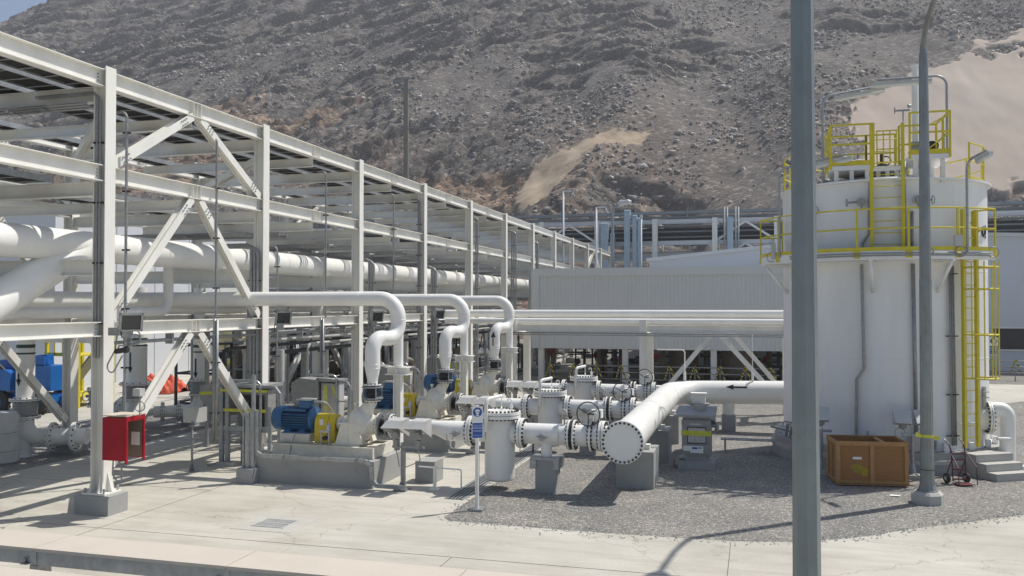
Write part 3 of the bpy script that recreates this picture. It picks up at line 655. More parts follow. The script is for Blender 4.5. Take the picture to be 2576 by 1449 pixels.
tpos = [(at(708, 798, Y=20.6), "second floodlight, on the column left of the first tall bent pipe"), (at(945, 795, Y=26.6), "third floodlight, between the first and second bent pipes"), (at(1102, 790, Y=32.6), "farthest floodlight, behind the second bent pipe")]
for p, lb in tpos: dup(fl, p, lb)
# cctv / lamp heads and cable loops on the first column
t = thing("security_camera", at(305, 882, Y=14.75), "black camera head on a curled bracket on the nearest column, under the floodlight", "camera")
p = at(305, 882, Y=14.75)
m = MB("black rubber"); m.cyl(p+Vector((-.16,.05,-.02)), p+Vector((.14,-.05,.02)), .055, n=12); m.cyl(p+Vector((.14,-.05,.02)), p+Vector((.19,-.065,.03)), .07, n=12); m.build("camera_body", t)
m = MB("light grey enclosure"); m.tube([p+Vector((-.2,.1,-.05)), p+Vector((-.1,.06,.1)), p+Vector((.12,-.02,.1)), p+Vector((.18,-.04,.02))], .018, 8); m.build("sun_shield", t)
m = MB("conduit steel"); m.tube(fillet([p+Vector((-.12,.06,.5)), p+Vector((-.2,.06,.0)), p+Vector((-.45,.1,-.35)), p+Vector((-.3,.1,-.5)), p+Vector((-.05,.1,-.1))], .12), .016, 8)
m.torus(p+Vector((.18,.1,.28)), (.5,-.8,.1), .15, .015); m.torus(p+Vector((.22,.12,.22)), (.4,-.8,.2), .11, .012)
m.box(p.x-.34, p.x-.08, p.y+.02, p.y+.14, p.z+.3, p.z+.46); m.build("cable_loop", t)

# red cabinet hung on the nearest column
def red_cabinet():
    t = thing("telephone_booth", (-12.5, 14.9, 1.17), "red open-fronted cabinet hung on the nearest rack column with a paper sheet inside", "cabinet")
    x0, x1, y0, y1, z0, z1 = -12.70, -12.14, 14.70, 15.22, 1.17, 2.03
    m = MB("red paint"); m.box(x0, x0+.03, y0, y1, z0, z1); m.box(x0+.03, x1, y0, y0+.025, z0, z1); m.box(x0+.03, x1, y1-.025, y1, z0, z1)
    m.box(x1, x1+.03, y0-.02, y0+.03, z0-.05, z1+.03); m.box(x1, x1+.03, y1-.03, y1+.02, z0-.05, z1+.03); m.box(x1, x1+.03, y0+.03, y1-.03, z1-.07, z1+.03)
    m.build("shell", t)
    m = MB("tray cover beige"); m.box(x0-.01, x1+.035, y0-.02, y1+.02, z1+.03, z1+.05); m.build("roof", t)
    m = MB("brown vessel"); m.box(x0+.031, x0+.04, y0+.026, y1-.026, z0+.02, z1-.02); m.box(x0+.04, x1-.01, y1-.034, y1-.026, z0+.02, z1-.02); m.build("lining", t)
    m = MB("paper"); m.box(x0+.3, x0+.50, y1-.042, y1-.036, z0+.25, z0+.52); m.build("notice", t)
    m = MB("conduit steel"); m.tube(fillet([(-12.6, 14.9, 1.16), (-12.62, 14.9, .85), (-12.45, 14.93, .62), (-12.4, 14.93, .9), (-12.52, 14.95, 1.16)], .1), .016, 6); m.build("cable", t)
    m = MB("galvanised steel"); m.box(-12.93, -12.70, 15.0, 15.05, 1.3, 1.35); m.box(-12.93, -12.70, 15.0, 15.05, 1.8, 1.85); m.build("bracket", t)
red_cabinet()
m = MB("light grey enclosure"); p = at(352, 985, Y=14.95); m.box(p.x-.11, p.x+.06, p.y-.08, p.y+.08, p.z-.09, p.z+.06); m.use("conduit steel"); m.tube([p+Vector((0,0,-.08)), p+Vector((0,0,-.5))], .014, 6); m.torus(p+Vector((0,0,-.3)), (.3,-.9,0), .1, .012)
m.build("junction_box", loc=tuple(p), label="small pale junction box with hanging cable loop, just above the red cabinet", cat="junction box")

# ---------------- discharge lines, pumps, suction lines: three sets ----------------
PY = [19.65, 24.85, 30.05]
ordn = ["nearest", "middle", "farthest"]
def rubber_joint(m, c, ax, r, L):
    c = Vector(c); a = Vector(ax).normalized()
    m.use("galvanised steel"); m.cyl(c-a*L/2-a*.012, c-a*L/2+a*.012, r*1.95, n=28); m.cyl(c+a*L/2-a*.012, c+a*L/2+a*.012, r*1.95, n=28)
    _, _, d, e, f = m.frame(c, c+a); m.use("galvanised steel")
    for i in range(4):
        t = math.pi/4+math.pi/2*i; o = e*math.cos(t)*r*1.8+f*math.sin(t)*r*1.8; m.cyl(c+o-a*(L/2+.05), c+o+a*(L/2+.05), .014, n=6)
    m.use("black rubber"); m.lathe(c-a*L/2, a*1, [(0.014, r*1.35), (L*.15, r*1.15), (L*.3, r*1.2), (L*.5, r*1.42), (L*.7, r*1.2), (L*.85, r*1.15), (L-.014, r*1.35)], 28)
def discharge(i):
    y = PY[i]; yb = y+.95
    t = thing("discharge_pipe", (-9.05, y, 2.38), "", "pipe", "tall bent discharge pipes")
    m = MB(); z = 4.46; top = fillet([(-19.0, yb, z), (-8.78, yb, z), (-8.78, yb, 3.43), (-9.06, y, 3.50), (-9.06, y, 2.80)], [.66, .40, .42], 12)
    m.tube(top, .188, 32); m.lathe((-9.06, y, 2.80), (0,0,-1), [(0,.188),(.05,.187),(.22,.155),(.33,.130),(.42,.130)], 32)
    for p_, ax in (((-9.85, yb, z), (1,0,0)), ((-8.78, yb, 3.92), (0,0,1)), ((-9.06, y, 2.84), (0,0,1)), ((-9.06, y, 2.74), (0,0,1))): m.torus(p_, ax, .188, .005, 32, 4)
    if i == 2:
        m.use("black paint"); m.box(-9.09, -9.05, y-.196, y-.180, 2.83, 3.16); m.prism([(-9.15, y-.196, 3.14), (-8.97, y-.196, 3.14), (-9.06, y-.196, 3.34)], (0,.012,0))
    m.build("pipe", t)
    m = MB(); m.flange((-9.06, y, 2.345), (0,0,1), .215, .028, 12, .016, .026, pair=False); m.build("flange", t)
    m = MB(); m.cyl((-8.78, yb, 3.62), (-8.78, yb, 2.74), .125, n=24); m.build("trunnion", t)
    m = MB(); m.hbeam((-9.08, yb, 2.62), (-8.48, yb, 2.62), .2, .34, .022, .02); m.box(-8.79, -8.77, yb-.17, yb+.17, 2.53, 2.71); m.build("saddle_plate", t)
    m = MB("cream steel paint"); m.hbeam((-8.78, yb, .0), (-8.78, yb, 2.51), .2, .2, .016, .012, up=(1,0,0)); m.box(-8.95, -8.61, yb-.17, yb+.17, 0, .03); m.build("support_post", t); return t
for i in range(3):
    d = discharge(i); d["label"] = ["nearest tall white bent discharge pipe, ending above the nearest pump", "middle tall white bent discharge pipe, between the other two", "farthest tall white bent discharge pipe, with a black up arrow"][i]

def pump():
    y = PY[0]; zc = 1.36
    t = thing("pump", (-10.2, y, .62), "nearest pump with blue motor and yellow coupling guard", "pump", "motor driven pumps in a row")
    # skid frame
    m = MB("pump cream paint")
    m.hbeam((-11.5, y-.52, .76), (-8.78, y-.52, .76), .26, .14, .018, .012); m.hbeam((-11.5, y+.62, .76), (-8.78, y+.62, .76), .26, .14, .018, .012)
    for x in (-11.45, -10.4, -9.5, -8.84): m.bar((x, y-.45, .76), (x, y+.55, .76), .08, .24)
    m.box(-11.4, -8.9, y-.45, y+.55, .80, .83); m.box(-8.80, -8.775, y-.59, y+.69, .63, .89)
    m.box(-9.95, -9.2, y-.42, y+.42, .891, .93); m.build("base_frame", t)
    # motor
    m = MB("blue motor paint"); mx0, mx1 = -11.72, -10.52
    m.lathe((mx0, y, zc+.09), (1,0,0), [(0,.20),(.02,.27),(.07,.30),(.30,.305),(.31,.30)], 32); m.build_name = 0
    m.build("fan_cover", t)
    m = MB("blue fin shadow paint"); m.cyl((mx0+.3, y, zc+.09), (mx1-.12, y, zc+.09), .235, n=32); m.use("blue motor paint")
    m.lathe((mx1-.15, y, zc+.09), (1,0,0), [(0,.26),(.01,.31),(.06,.31),(.09,.28),(.14,.2),(.16,.12)], 32)
    for k in range(30):
        a = 2*math.pi*k/30
        if -2.0 < (math.atan2(math.sin(a+math.pi/2), math.cos(a+math.pi/2))) < 9:
            e = Vector((0, math.cos(a), math.sin(a))); c = Vector((0, y, zc+.09))
            p0 = Vector((mx0+.32, 0, 0)) + c + e*.262; p1 = Vector((mx1-.17, 0, 0)) + c + e*.262; m.bar(p0, p1, .016, .07, up=e)
    m.box(mx0+.33, mx1-.25, y-.22, y-.12, zc+.29, zc+.335); m.box(mx0+.33, mx1-.25, y+.12, y+.22, zc+.29, zc+.335)
    for x in (-11.25, -10.85): m.prism([(x-.09, y-.30, zc-.22), (x+.09, y-.30, zc-.22), (x+.05, y-.16, zc-.1), (x-.05, y-.16, zc-.1)], (0, .6, 0)); 
    m.box(-11.36, -10.68, y-.33, y+.33, 1.118, 1.15)
    m.build("motor_body", t)
    m = MB("blue motor paint"); m.box(-11.0, -10.72, y-.13, y+.15, zc+.36, zc+.56); m.use("light grey enclosure"); m.box(-11.06, -10.66, y-.17, y+.19, zc+.56, zc+.585); m.build("terminal_box", t)
    m = MB("conduit steel"); m.tube(fillet([(-10.68, y+.05, zc+.5), (-10.4, y+.15, zc+.5), (-10.25, y+.4, zc+.1), (-10.25, y+.55, .75)], .2), .035, 10); m.build("cable", t)
    m = MB("galvanised steel"); m.torus((-11.12, y, zc+.42), (1,0,0), .04, .012, 16, 6); m.build("lifting_eye", t)
    m = MB("pump cream paint"); m.box(-11.4, -10.62, y-.30, y+.30, .90, 1.116); m.build("motor_pedestal", t)
    # guard
    m = MB("yellow guard paint"); m.cyl((-10.50, y, zc), (-10.16, y, zc), .24, n=28); m.box(-10.50, -10.16, y-.24, y+.24, .892, zc)
    m.use("orange tarp"); m.use("yellow guard paint"); m.cyl((-10.155, y, zc), (-9.96, y, zc), .225, n=28); m.box(-10.155, -9.96, y-.225, y+.225, .892, zc)
    m.use("paper"); m.box(-10.36, -10.26, y-.247, y-.242, zc-.02, zc+.12); m.build("coupling_guard", t)
    # bearing housing and volute
    m = MB("pump cream paint"); m.lathe((-9.955, y, zc), (1,0,0), [(0,.12),(.01,.17),(.10,.18),(.12,.15),(.30,.15),(.34,.20),(.36,.20)], 24)
    m.use("black bolt"); m.cyl((-9.78, y-.21, zc+.03), (-9.78, y-.15, zc+.03), .045, n=10); m.use("paper"); m.box(-9.80, -9.72, y-.235, y-.226, zc-.14, zc-.05); m.use("pump cream paint")
    m.bar((-9.76, y-.225, .9), (-9.76, y-.225, zc-.05), .03, .012); m.build("bearing_housing", t)
    m = MB("pump cream paint"); m.lathe((-9.62, y, zc), (1,0,0), [(0,.20),(.02,.30),(.10,.385),(.20,.425),(.32,.425),(.42,.385),(.50,.30),(.56,.235),(.72,.215),(.76,.215)], 36)
    # discharge nozzle, leaning to meet the flange above
    m.tube([(-9.28, y, zc+.22), (-9.16, y, zc+.45), (-9.06, y, zc+.56), (-9.06, y, 1.965)], [.22, .155, .125, .12], 24)
    m.prism([(-9.55, y-.30, zc+.12), (-9.46, y-.30, zc+.12), (-9.42, y-.26, zc+.36)], (0, .03, 0))
    m.cyl((-9.42, y-.18, zc+.36), (-9.42, y-.18, zc+.5), .02, n=8); m.cyl((-9.46, y-.18, zc+.52), (-9.38, y-.18, zc+.52), .035, n=8)
    m.flange((-9.06, y, 1.955), (0,0,1), .205, .03, 12, .016, .026, pair=False)
    m.flange((-8.86, y, zc), (1,0,0), .30, .035, 16, .018, .028, pair=False)
    m.torus((-9.32, y, zc), (1,0,0), .42, .03, 36, 6); m.build("volute", t)
    for s_ in (-1, 1):
        m = MB("pump cream paint"); yy = y+s_*.30; m.prism([(-9.86, yy-.10, .93), (-9.12, yy-.10, .93), (-9.30, yy-.10, 1.40), (-9.72, yy-.10, 1.40)], (0, .20, 0))
        m.box(-9.76, -9.24, yy-.13, yy+.13, 1.403, 1.435)
        m.box(-9.52, -9.50, yy-.112, yy-.102, .94, 1.39)
        m.build("pump_pedestal", t)
    m = MB(); rubber_joint(m, (-9.06, y, 2.15), (0,0,1), .135, .27); m.build("expansion_joint", t)
    m = MB(); rubber_joint(m, (-8.71, y, zc), (1,0,0), .165, .20); m.build("expansion_joint", t)
    # oiler and small seal pot
    m = MB("light grey enclosure"); m.box(-10.22, -9.98, y-.52, y-.40, 1.20, 1.24); m.lathe((-10.02, y-.45, 1.24), (0,0,1), [(0,.06),(.1,.06),(.14,.04),(.16,.012),(.22,.01)], 16)
    m.bar((-10.2, y-.46, .9), (-10.2, y-.46, 1.2), .03, .03); m.bar((-10.0, y-.46, .9), (-10.0, y-.46, 1.2), .03, .03)
    m.use("black bolt"); m.cyl((-10.1, y-.5, 1.06), (-10.1, y-.40, 1.06), .055, n=12); m.use("conduit steel"); m.tube(fillet([(-9.95, y-.48, 1.4), (-9.95, y-.48, 1.1), (-9.95, y-.48, .95), (-10.5, y-.5, .95)], .05), .008, 6); m.build("seal_pot", t)
    m = MB("conduit steel"); m.tube([(-11.6, y-.63, .93), (-9.95, y-.63, .93)], .012, 6); m.tube(fillet([(-10.98, y-.34, 1.1), (-10.98, y-.5, .9), (-10.98, y-.62, .6), (-11.2, y-.72, .5)], .08), .012, 6); m.build("small_line", t)
    return t
P0 = pump()
for i in (1, 2): dup(P0, (-10.2, PY[i], .62), ["", "middle pump with blue motor, its guard showing behind the nearest support post", "farthest pump, its blue motor half hidden behind the middle bent pipe"][i])
def plinth():
    y = PY[0]; t = thing("pump_plinth", (-10.2, y, 0), "grey concrete plinth under the nearest pump", "plinth", "concrete pump plinths")
    m = MB("plinth grey concrete"); m.box(-11.72, -8.62, y-.93, y+.95, -.1, .622); m.build("plinth_block", t)
    # galvanised cable channel along the front, down the corner, to the instrument stand
    m = MB("galvanised steel"); q = y-1.0
    pts = [(-11.66, q, 1.75), (-11.66, q, .74), (-11.52, q, .66), (-8.78, q, .66), (-8.62, q, .56), (-8.60, q, .20), (-8.48, q, .10), (-7.75, q, .10)]
    for a, b in zip(pts[:-1], pts[1:]): m.bar(a, b, .09, .07, up=(0,1,0))
    for x in (-11.3, -10.2, -9.2): m.box(x-.03, x+.03, q+.03, q+.075, .58, .70)
    m.build("cable_channel", t)
    m = MB("conduit steel")
    for x in (-10.9, -9.0): m.tube([(x+.15, q-.06, .80), (x, q-.07, .68), (x, q-.07, .38)], .014, 6); m.box(x-.03, x+.05, q-.09, q-.04, .36, .41)
    m.build("drip_line", t); return t
PL = plinth()
for i in (1, 2): dup(PL, (-10.2, PY[i], 0), ["", "grey concrete plinth under the middle pump", "grey concrete plinth under the farthest pump"][i])

ZS, HX, HZ = 1.31, -2.83, 1.27
def suction_line():
    y = PY[0]; t = thing("suction_pipe", (-7.4, y, .0), "", "pipe", "white suction pipes between pumps and strainers")
    m = MB(); m.tube([(-8.56, y, 1.36), (-7.45, y, 1.36)], .165, 32); m.tube([(-7.45, y, 1.36), (-7.40, y, 1.36), (-7.1, y, 1.30), (-7.05, y, 1.295)], [.165,.165,.235,.24], 36, caps=False)
    m.build("pipe", t); m = MB(); m.tube([(-7.05, y, 1.295), (-6.56, y, 1.295)], .24, 36); m.build("pipe", t); m = MB("grey enclosure paint"); m.cyl((-7.98, y, 1.36), (-7.80, y, 1.36), .169, n=32, caps=False)
    m.build("colour_band", t)
    m = MB(); m.flange((-8.53, y, 1.36), (1,0,0), .285, .03, 14, .018, .028, pair=False); m.build("flange", t)
    m = MB(); m.flange((-6.50, y, ZS), (1,0,0), .36, .055, 20, .028, .036); m.build("flange", t)
    m = MB("galvanised steel"); m.cyl((-6.82, y-.30, 1.27), (-6.82, y-.24, 1.27), .075, n=14); m.bar((-6.95, y-.30, 1.27), (-6.69, y-.30, 1.27), .02, .025); m.bar((-6.82, y-.31, 1.27), (-6.87, y-.34, 1.14), .02, .02); m.build("sample_valve", t)
    m = MB("conduit steel"); m.tube([(-6.25, y-.26, .0), (-6.25, y-.26, 1.0)], .03, 8); m.build("pipe_stand", t)
    return t
S0 = suction_line(); S0["label"] = "nearest white suction pipe with its grey band, widening toward the nearest strainer"
for i in (1, 2): dup(S0, (-7.4, PY[i], 0), ["", "middle white suction pipe, behind the nearest strainer", "farthest white suction pipe with a grey band, leading to the farthest strainer"][i])
def strainer():
    y = PY[0]; x = -5.80; t = thing("basket_strainer", (x, y, .2), "", "strainer", "upright white basket strainers")
    m = MB(); m.lathe((x, y, .17), (0,0,1), [(0,.05),(.01,.20),(.03,.30),(.07,.345),(.12,.355),(1.48,.355)], 44)
    m.cyl((-6.44, y, ZS), (-6.1, y, ZS), .24, n=36); m.cyl((-5.5, y, ZS), (-5.30, y, ZS), .24, n=36); m.build("body", t)
    m = MB(); m.flange((x, y, 1.73), (0,0,1), .49, .075, 28, .029, .036, n=48); m.torus((x, y, 1.805), (0,0,1), .40, .006, 44, 4); m.build("lid", t)
    m = MB(); px_, py_ = x-.18, y-.50; m.cyl((px_, py_, 1.62), (px_, py_, 1.66), .055, n=16)
    m.tube(fillet([(px_, py_, 1.38), (px_, py_, 2.12), (x+.05, y-.02, 2.16)], .14, 8), .045, 14); m.cyl((px_, py_, 1.38), (px_, py_, 1.42), .05, n=12)
    m.build("davit_arm", t)
    m = MB(); m.cyl((x+.05, y-.02, 1.81), (x+.05, y-.02, 2.12), .012, n=8); m.torus((x+.05, y-.02, 1.86), (1,0,0), .045, .012, 16, 6); m.build("lifting_link", t)
    m = MB(); m.tube(fillet([(x+.25, y+.12, 1.8), (x+.25, y+.12, 2.08), (x+.16, y+.12, 2.08), (x+.16, y+.12, 2.02)], .05), .014, 8); m.cyl((x+.25, y+.12, 1.86), (x+.25, y+.12, 1.95), .04, n=10); m.build("vent_valve", t)
    return t
B0 = strainer(); B0["label"] = "nearest white basket strainer with bolted lid and davit, beside the blue safety sign"
for i in (1, 2): dup(B0, (-5.80, PY[i], .2), ["", "middle white basket strainer with bolted lid, between the nearest and farthest strainers", "farthest white basket strainer with bolted lid, in front of the striped guard posts"][i])
def spool():
    y = PY[0]; t = thing("inlet_pipe", (-4.6, y, .5), "", "pipe", "flanged white pipes from header to strainers")
    m = MB(); m.cyl((-5.24, y, ZS), (-4.08, y, ZS), .24, n=36); m.torus((-5.02, y, ZS), (1,0,0), .241, .004, 36, 4)
    m.cyl((-4.67, y, ZS-.2), (-4.67, y, .80), .13, n=24); m.build("pipe", t)
    m = MB(); m.cyl((-4.0, y, ZS), (-3.66, y, ZS), .24, n=36); m.build("spool_piece", t); m = MB(); m.cyl((-3.32, y, ZS), (-3.0, y, ZS), .24, n=36); m.build("spool_piece", t)
    m = MB(); m.flange((-5.26, y, ZS), (1,0,0), .35, .06, 20, .028, .036); m.build("flange", t)
    m = MB(); m.flange((-4.12, y, ZS), (1,0,0), .35, .035, 20, .022, .032, pair=False); m.flange((-4.0, y, ZS), (1,0,0), .35, .035, 20, .022, .032, pair=False); m.build("flange", t); m = MB("black rubber"); m.cyl((-4.09, y, ZS), (-4.03, y, ZS), .33, n=36, caps=False); m.build("gasket", t)
    m = MB("galvanised steel"); m.cyl((-4.72, y-.30, 1.27), (-4.72, y-.24, 1.27), .085, n=14); m.bar((-4.86, y-.29, 1.29), (-4.58, y-.29, 1.27), .02, .03); m.build("sample_valve", t)
    m = MB("conduit steel"); m.cyl((-4.25, y, 1.54), (-4.25, y, 1.72), .018, n=8); m.box(-4.33, -4.17, y-.03, y+.03, 1.66, 1.71); m.use("light grey enclosure"); m.cyl((-4.25, y-.05, 1.84), (-4.25, y+.02, 1.84), .06, n=18); m.use("conduit steel"); m.cyl((-4.25, y, 1.7), (-4.25, y, 1.8), .025, n=8); m.tube([(-4.3, y-.04, 1.66), (-4.34, y-.25, 1.5), (-4.34, y-.26, 1.1)], .006, 5); m.build("pressure_gauge", t)
    m = MB("galvanised steel"); m.box(-5.0, -4.32, y-.28, y+.28, .752, .80); m.box(-5.0, -4.85, y-.30, y+.30, .55, .75); m.box(-4.45, -4.32, y-.30, y+.30, .55, .75); m.build("saddle", t)
    return t
I0 = spool(); I0["label"] = "nearest white flanged inlet pipe, right of the nearest strainer"
for i in (1, 2): dup(I0, (-4.6, PY[i], .5), ["", "middle white flanged inlet pipe with bolted joints, right of the middle strainer", "farthest white flanged inlet pipe, right of the farthest strainer"][i])
def valve():
    y = PY[0]; x = -3.49; t = thing("butterfly_valve", (x, y, ZS-.36), "", "valve", "handwheel valves against the header")
    m = MB()
    m.flange((x-.13, y, ZS), (1,0,0), .35, .05, 20, .028, .034, pair=False); m.flange((x+.13, y, ZS), (1,0,0), .35, .06, 20, .028, .034)
    m.cyl((x-.1, y, ZS), (x+.1, y, ZS), .29, n=36); m.build("valve_body", t)
    m = MB(); m.cyl((x, y, ZS+.25), (x, y, ZS+.42), .06, n=14); m.box(x-.12, x+.12, y-.10, y+.12, ZS+.42, ZS+.60); m.cyl((x-.02, y-.16, ZS+.5), (x-.02, y+.1, ZS+.5), .055, n=14); m.box(x-.16, x-.1, y-.08, y+.08, ZS+.4, ZS+.47); m.build("gearbox", t)
    m = MB("black bolt"); wc = (x-.15, y-.28, ZS+.53); m.torus(wc, (.15,1,0), .27, .014, 40, 8)
    for k in range(3):
        a = 2.1*k+.5; m.cyl(wc, (wc[0]+.27*math.cos(a), wc[1], wc[2]+.27*math.sin(a)), .011, n=6)
    m.cyl(wc, (x-.05, y-.15, ZS+.51), .018, n=8); m.build("handwheel", t); return t
V0 = valve(); V0["label"] = "nearest white butterfly valve with black handwheel, beside the end of the header"
for i in (1, 2): dup(V0, (-3.49, PY[i], ZS-.36), ["", "middle white butterfly valve with black handwheel, halfway along the header", "farthest white butterfly valve with thin handwheel, near the header's bend"][i])
def header():
    t = thing("header_pipe", (HX, 19.15, .76), "fat white header pipe, its bolted blind end facing the camera, bending toward the tank", "pipe")
    m = MB(); y1 = 30.55
    pts = fillet([(HX, 19.2, HZ), (HX, y1+.1, HZ), (3.0, y1+.1, HZ+.12)], 1.15, 14)
    m.tube(pts, .395, 48)
    for y in (24.0, 28.9): m.torus((HX, y, HZ), (0,1,0), .396, .006, 48, 4)
    m.use("black paint"); m.box(-.72, -.28, y1+.1-.405, y1+.1-.398, 1.50, 1.56); m.prism([(-.72, y1-.305, 1.44), (-.72, y1-.305, 1.62), (-.98, y1-.305, 1.53)], (0,.008,0)); m.build("pipe", t)
    m = MB(); m.cyl((HX, 19.16, HZ), (HX, 19.22, HZ), .475, n=64); m.cyl((HX, 19.10, HZ), (HX, 19.155, HZ), .47, n=64); m.use("black bolt")
    for k in range(28):
        a = 2*math.pi*(k+.5)/28; c = (HX+.43*math.cos(a), 0, HZ+.43*math.sin(a)); m.cyl((c[0], 19.07, c[2]), (c[0], 19.10, c[2]), .026, n=6, smooth=False); m.cyl((c[0], 19.22, c[2]), (c[0], 19.26, c[2]), .026, n=6, smooth=False)
    m.build("blind_flange", t)
    for y in (20.9, 24.4, 27.7): m = MB("cream steel paint"); m.box(HX-.28, HX+.28, y-.12, y+.12, .86, 1.0); m.box(HX+.22, HX+.40, y-.1, y+.1, .86, .98); m.build("pipe_saddle", t)
    m = MB("cream steel paint"); m.cyl((-.9, y1+.1, .55), (-.9, y1+.1, 1.0), .2, n=20); m.build("pipe_saddle", t)
    m = MB(); m.tube(fillet([(-2.35, y1-.1, 1.7), (-2.35, y1-.1, 2.75), (-3.3, y1-.1, 2.75)], .1), .022, 8); m.cyl((-2.35, y1-.1, 1.7), (-2.35, y1-.1, 2.0), .045, n=10)
    m.cyl((-.1, y1, 1.7), (-.1, y1, 2.0), .04, n=10); m.tube([(-.1, y1, 1.95), (-.1, y1, 3.3)], .018, 6); m.build("vent_line", t)
header()
# piers
def pier(x0, x1, y0, y1, h, label):
    m = MB("plinth grey concrete"); m.box(x0, x1, y0, y1, -.1, h); m.build("concrete_pier", loc=((x0+x1)/2, y0, 0), label=label, cat="pier", group="grey concrete pipe piers")
pier(-3.18, -2.30, 20.45, 21.9-.3, .86, "grey concrete pier under the bolted end of the header")
pier(-3.18, -2.30, 24.0, 25.0, .86, "grey concrete pier under the middle of the header")
pier(-3.18, -2.30, 27.3, 28.3, .86, "grey concrete pier under the header just before its bend")
pier(-1.12, -.66, 30.4, 30.9, .56, "narrow grey pier under the header branch with the black arrow")
for i in range(3):
    pier(-4.88, -4.40, PY[i]-.25, PY[i]+.25, .75, "grey concrete pier under the %s inlet pipe" % ordn[i])
    pier(-7.95, -7.45, PY[i]+.05, PY[i]+.65, .52, "low grey block under the %s suction pipe" % ordn[i])
# instrument stand with two sun hoods
def stand():
    y = PY[0]-1.0; x = -7.92
    t = thing("instrument_stand", (x, y, 0), "", "instrument stand", "instrument stands with paired sun hoods")
    m = MB("light grey enclosure")
    for dx in (-.42, .14):
        xa, xb = x+dx, x+dx+.46; yy = y+.05
        A = [(xa, yy-.02, 1.46), (xa+.10, yy-.02, 1.46+.16), (xb, yy-.02, 1.46+.16), (xb-.02, yy-.02, 1.46)]
        m.add([(xa+.1, yy+.0, 1.62), (xb, yy, 1.62), (xb, yy+.42, 1.64), (xa+.1, yy+.42, 1.64), (xa, yy-.16, 1.46), (xb-.02, yy-.16, 1.46), (xb, yy+.42, 1.30), (xa+.14, yy+.42, 1.30), (xb-.02, yy-.02, 1.34)],
              [(0,1,2,3), (0,1,5,4), (1,2,6,8,5), (3,2,6,7)])
        m.prism([(xb-.02, yy-.16, 1.46), (xb, yy, 1.62), (xb, yy+.42, 1.64), (xb, yy+.42, 1.20)], (.012,0,0)); m.prism([(xa, yy-.16, 1.46), (xa+.1, yy, 1.62), (xa+.1, yy+.42, 1.64), (xa+.1, yy+.42, 1.20)], (-.012,0,0))
    m.build("sun_hood", t)
    m = MB("grey enclosure paint")
    for dx in (-.15, .4):
        m.lathe((x+dx, y+.18, 1.18), (0,0,1), [(0,.05),(.04,.09),(.16,.09),(.2,.06),(.26,.03)], 14); m.cyl((x+dx, y+.08, 1.27), (x+dx, y+.2, 1.27), .085, n=14); m.box(x+dx-.05, x+dx+.05, y+.1, y+.26, .98, 1.16)
        m.tube(fillet([(x+dx, y+.12, 1.0), (x+dx+.08, y+.12, .7), (x+dx*.3, y+.1, .55)], .08), .012, 6)
    m.build("transmitter", t)
    m = MB("conduit steel"); m.tube([(x, y+.18, .02), (x, y+.18, 1.1)], .04, 12); m.bar((x-.25, y+.18, 1.0), (x+.55, y+.18, 1.0), .05, .05); m.bar((x+.07, y+.14, .02), (x+.07, y+.14, .95), .05, .04)
    m.box(x-.16, x+.16, y+.02, y+.34, .004, .03)
    for dx, dy in ((-.12, .18), (.12, .18)): m.prism([(x+dx, y+.18, .03), (x, y+.18, .03), (x, y+.18, .30)], (0,.01,0))
    m.build("post", t); return t
ST = stand(); ST["label"] = "nearest instrument stand with two pale sun hoods, in front of the nearest suction pipe"
for i in (1, 2): dup(ST, (-7.92, PY[i]-1.0, 0), ["", "middle instrument stand with two sun hoods, behind the nearest suction pipe", "farthest instrument stand, beside the farthest suction pipe"][i])
for i in range(2):
    y = PY[i]-.6; m = MB(); m.tube(fillet([(-7.6, y, .52), (-6.55, y, .50), (-6.55, y, .04)], .05), .018, 8); m.use("cream steel paint"); m.bar((-7.2, y, .03), (-7.2, y, .55), .06, .06); m.box(-7.32, -7.08, y-.1, y+.1, .004, .03)
    m.build("drain_pipe", loc=(-7.2, y, 0), label="thin white drain pipe on a small post in front of the %s suction pipe" % ordn[i], cat="pipe", group="thin drain pipes")
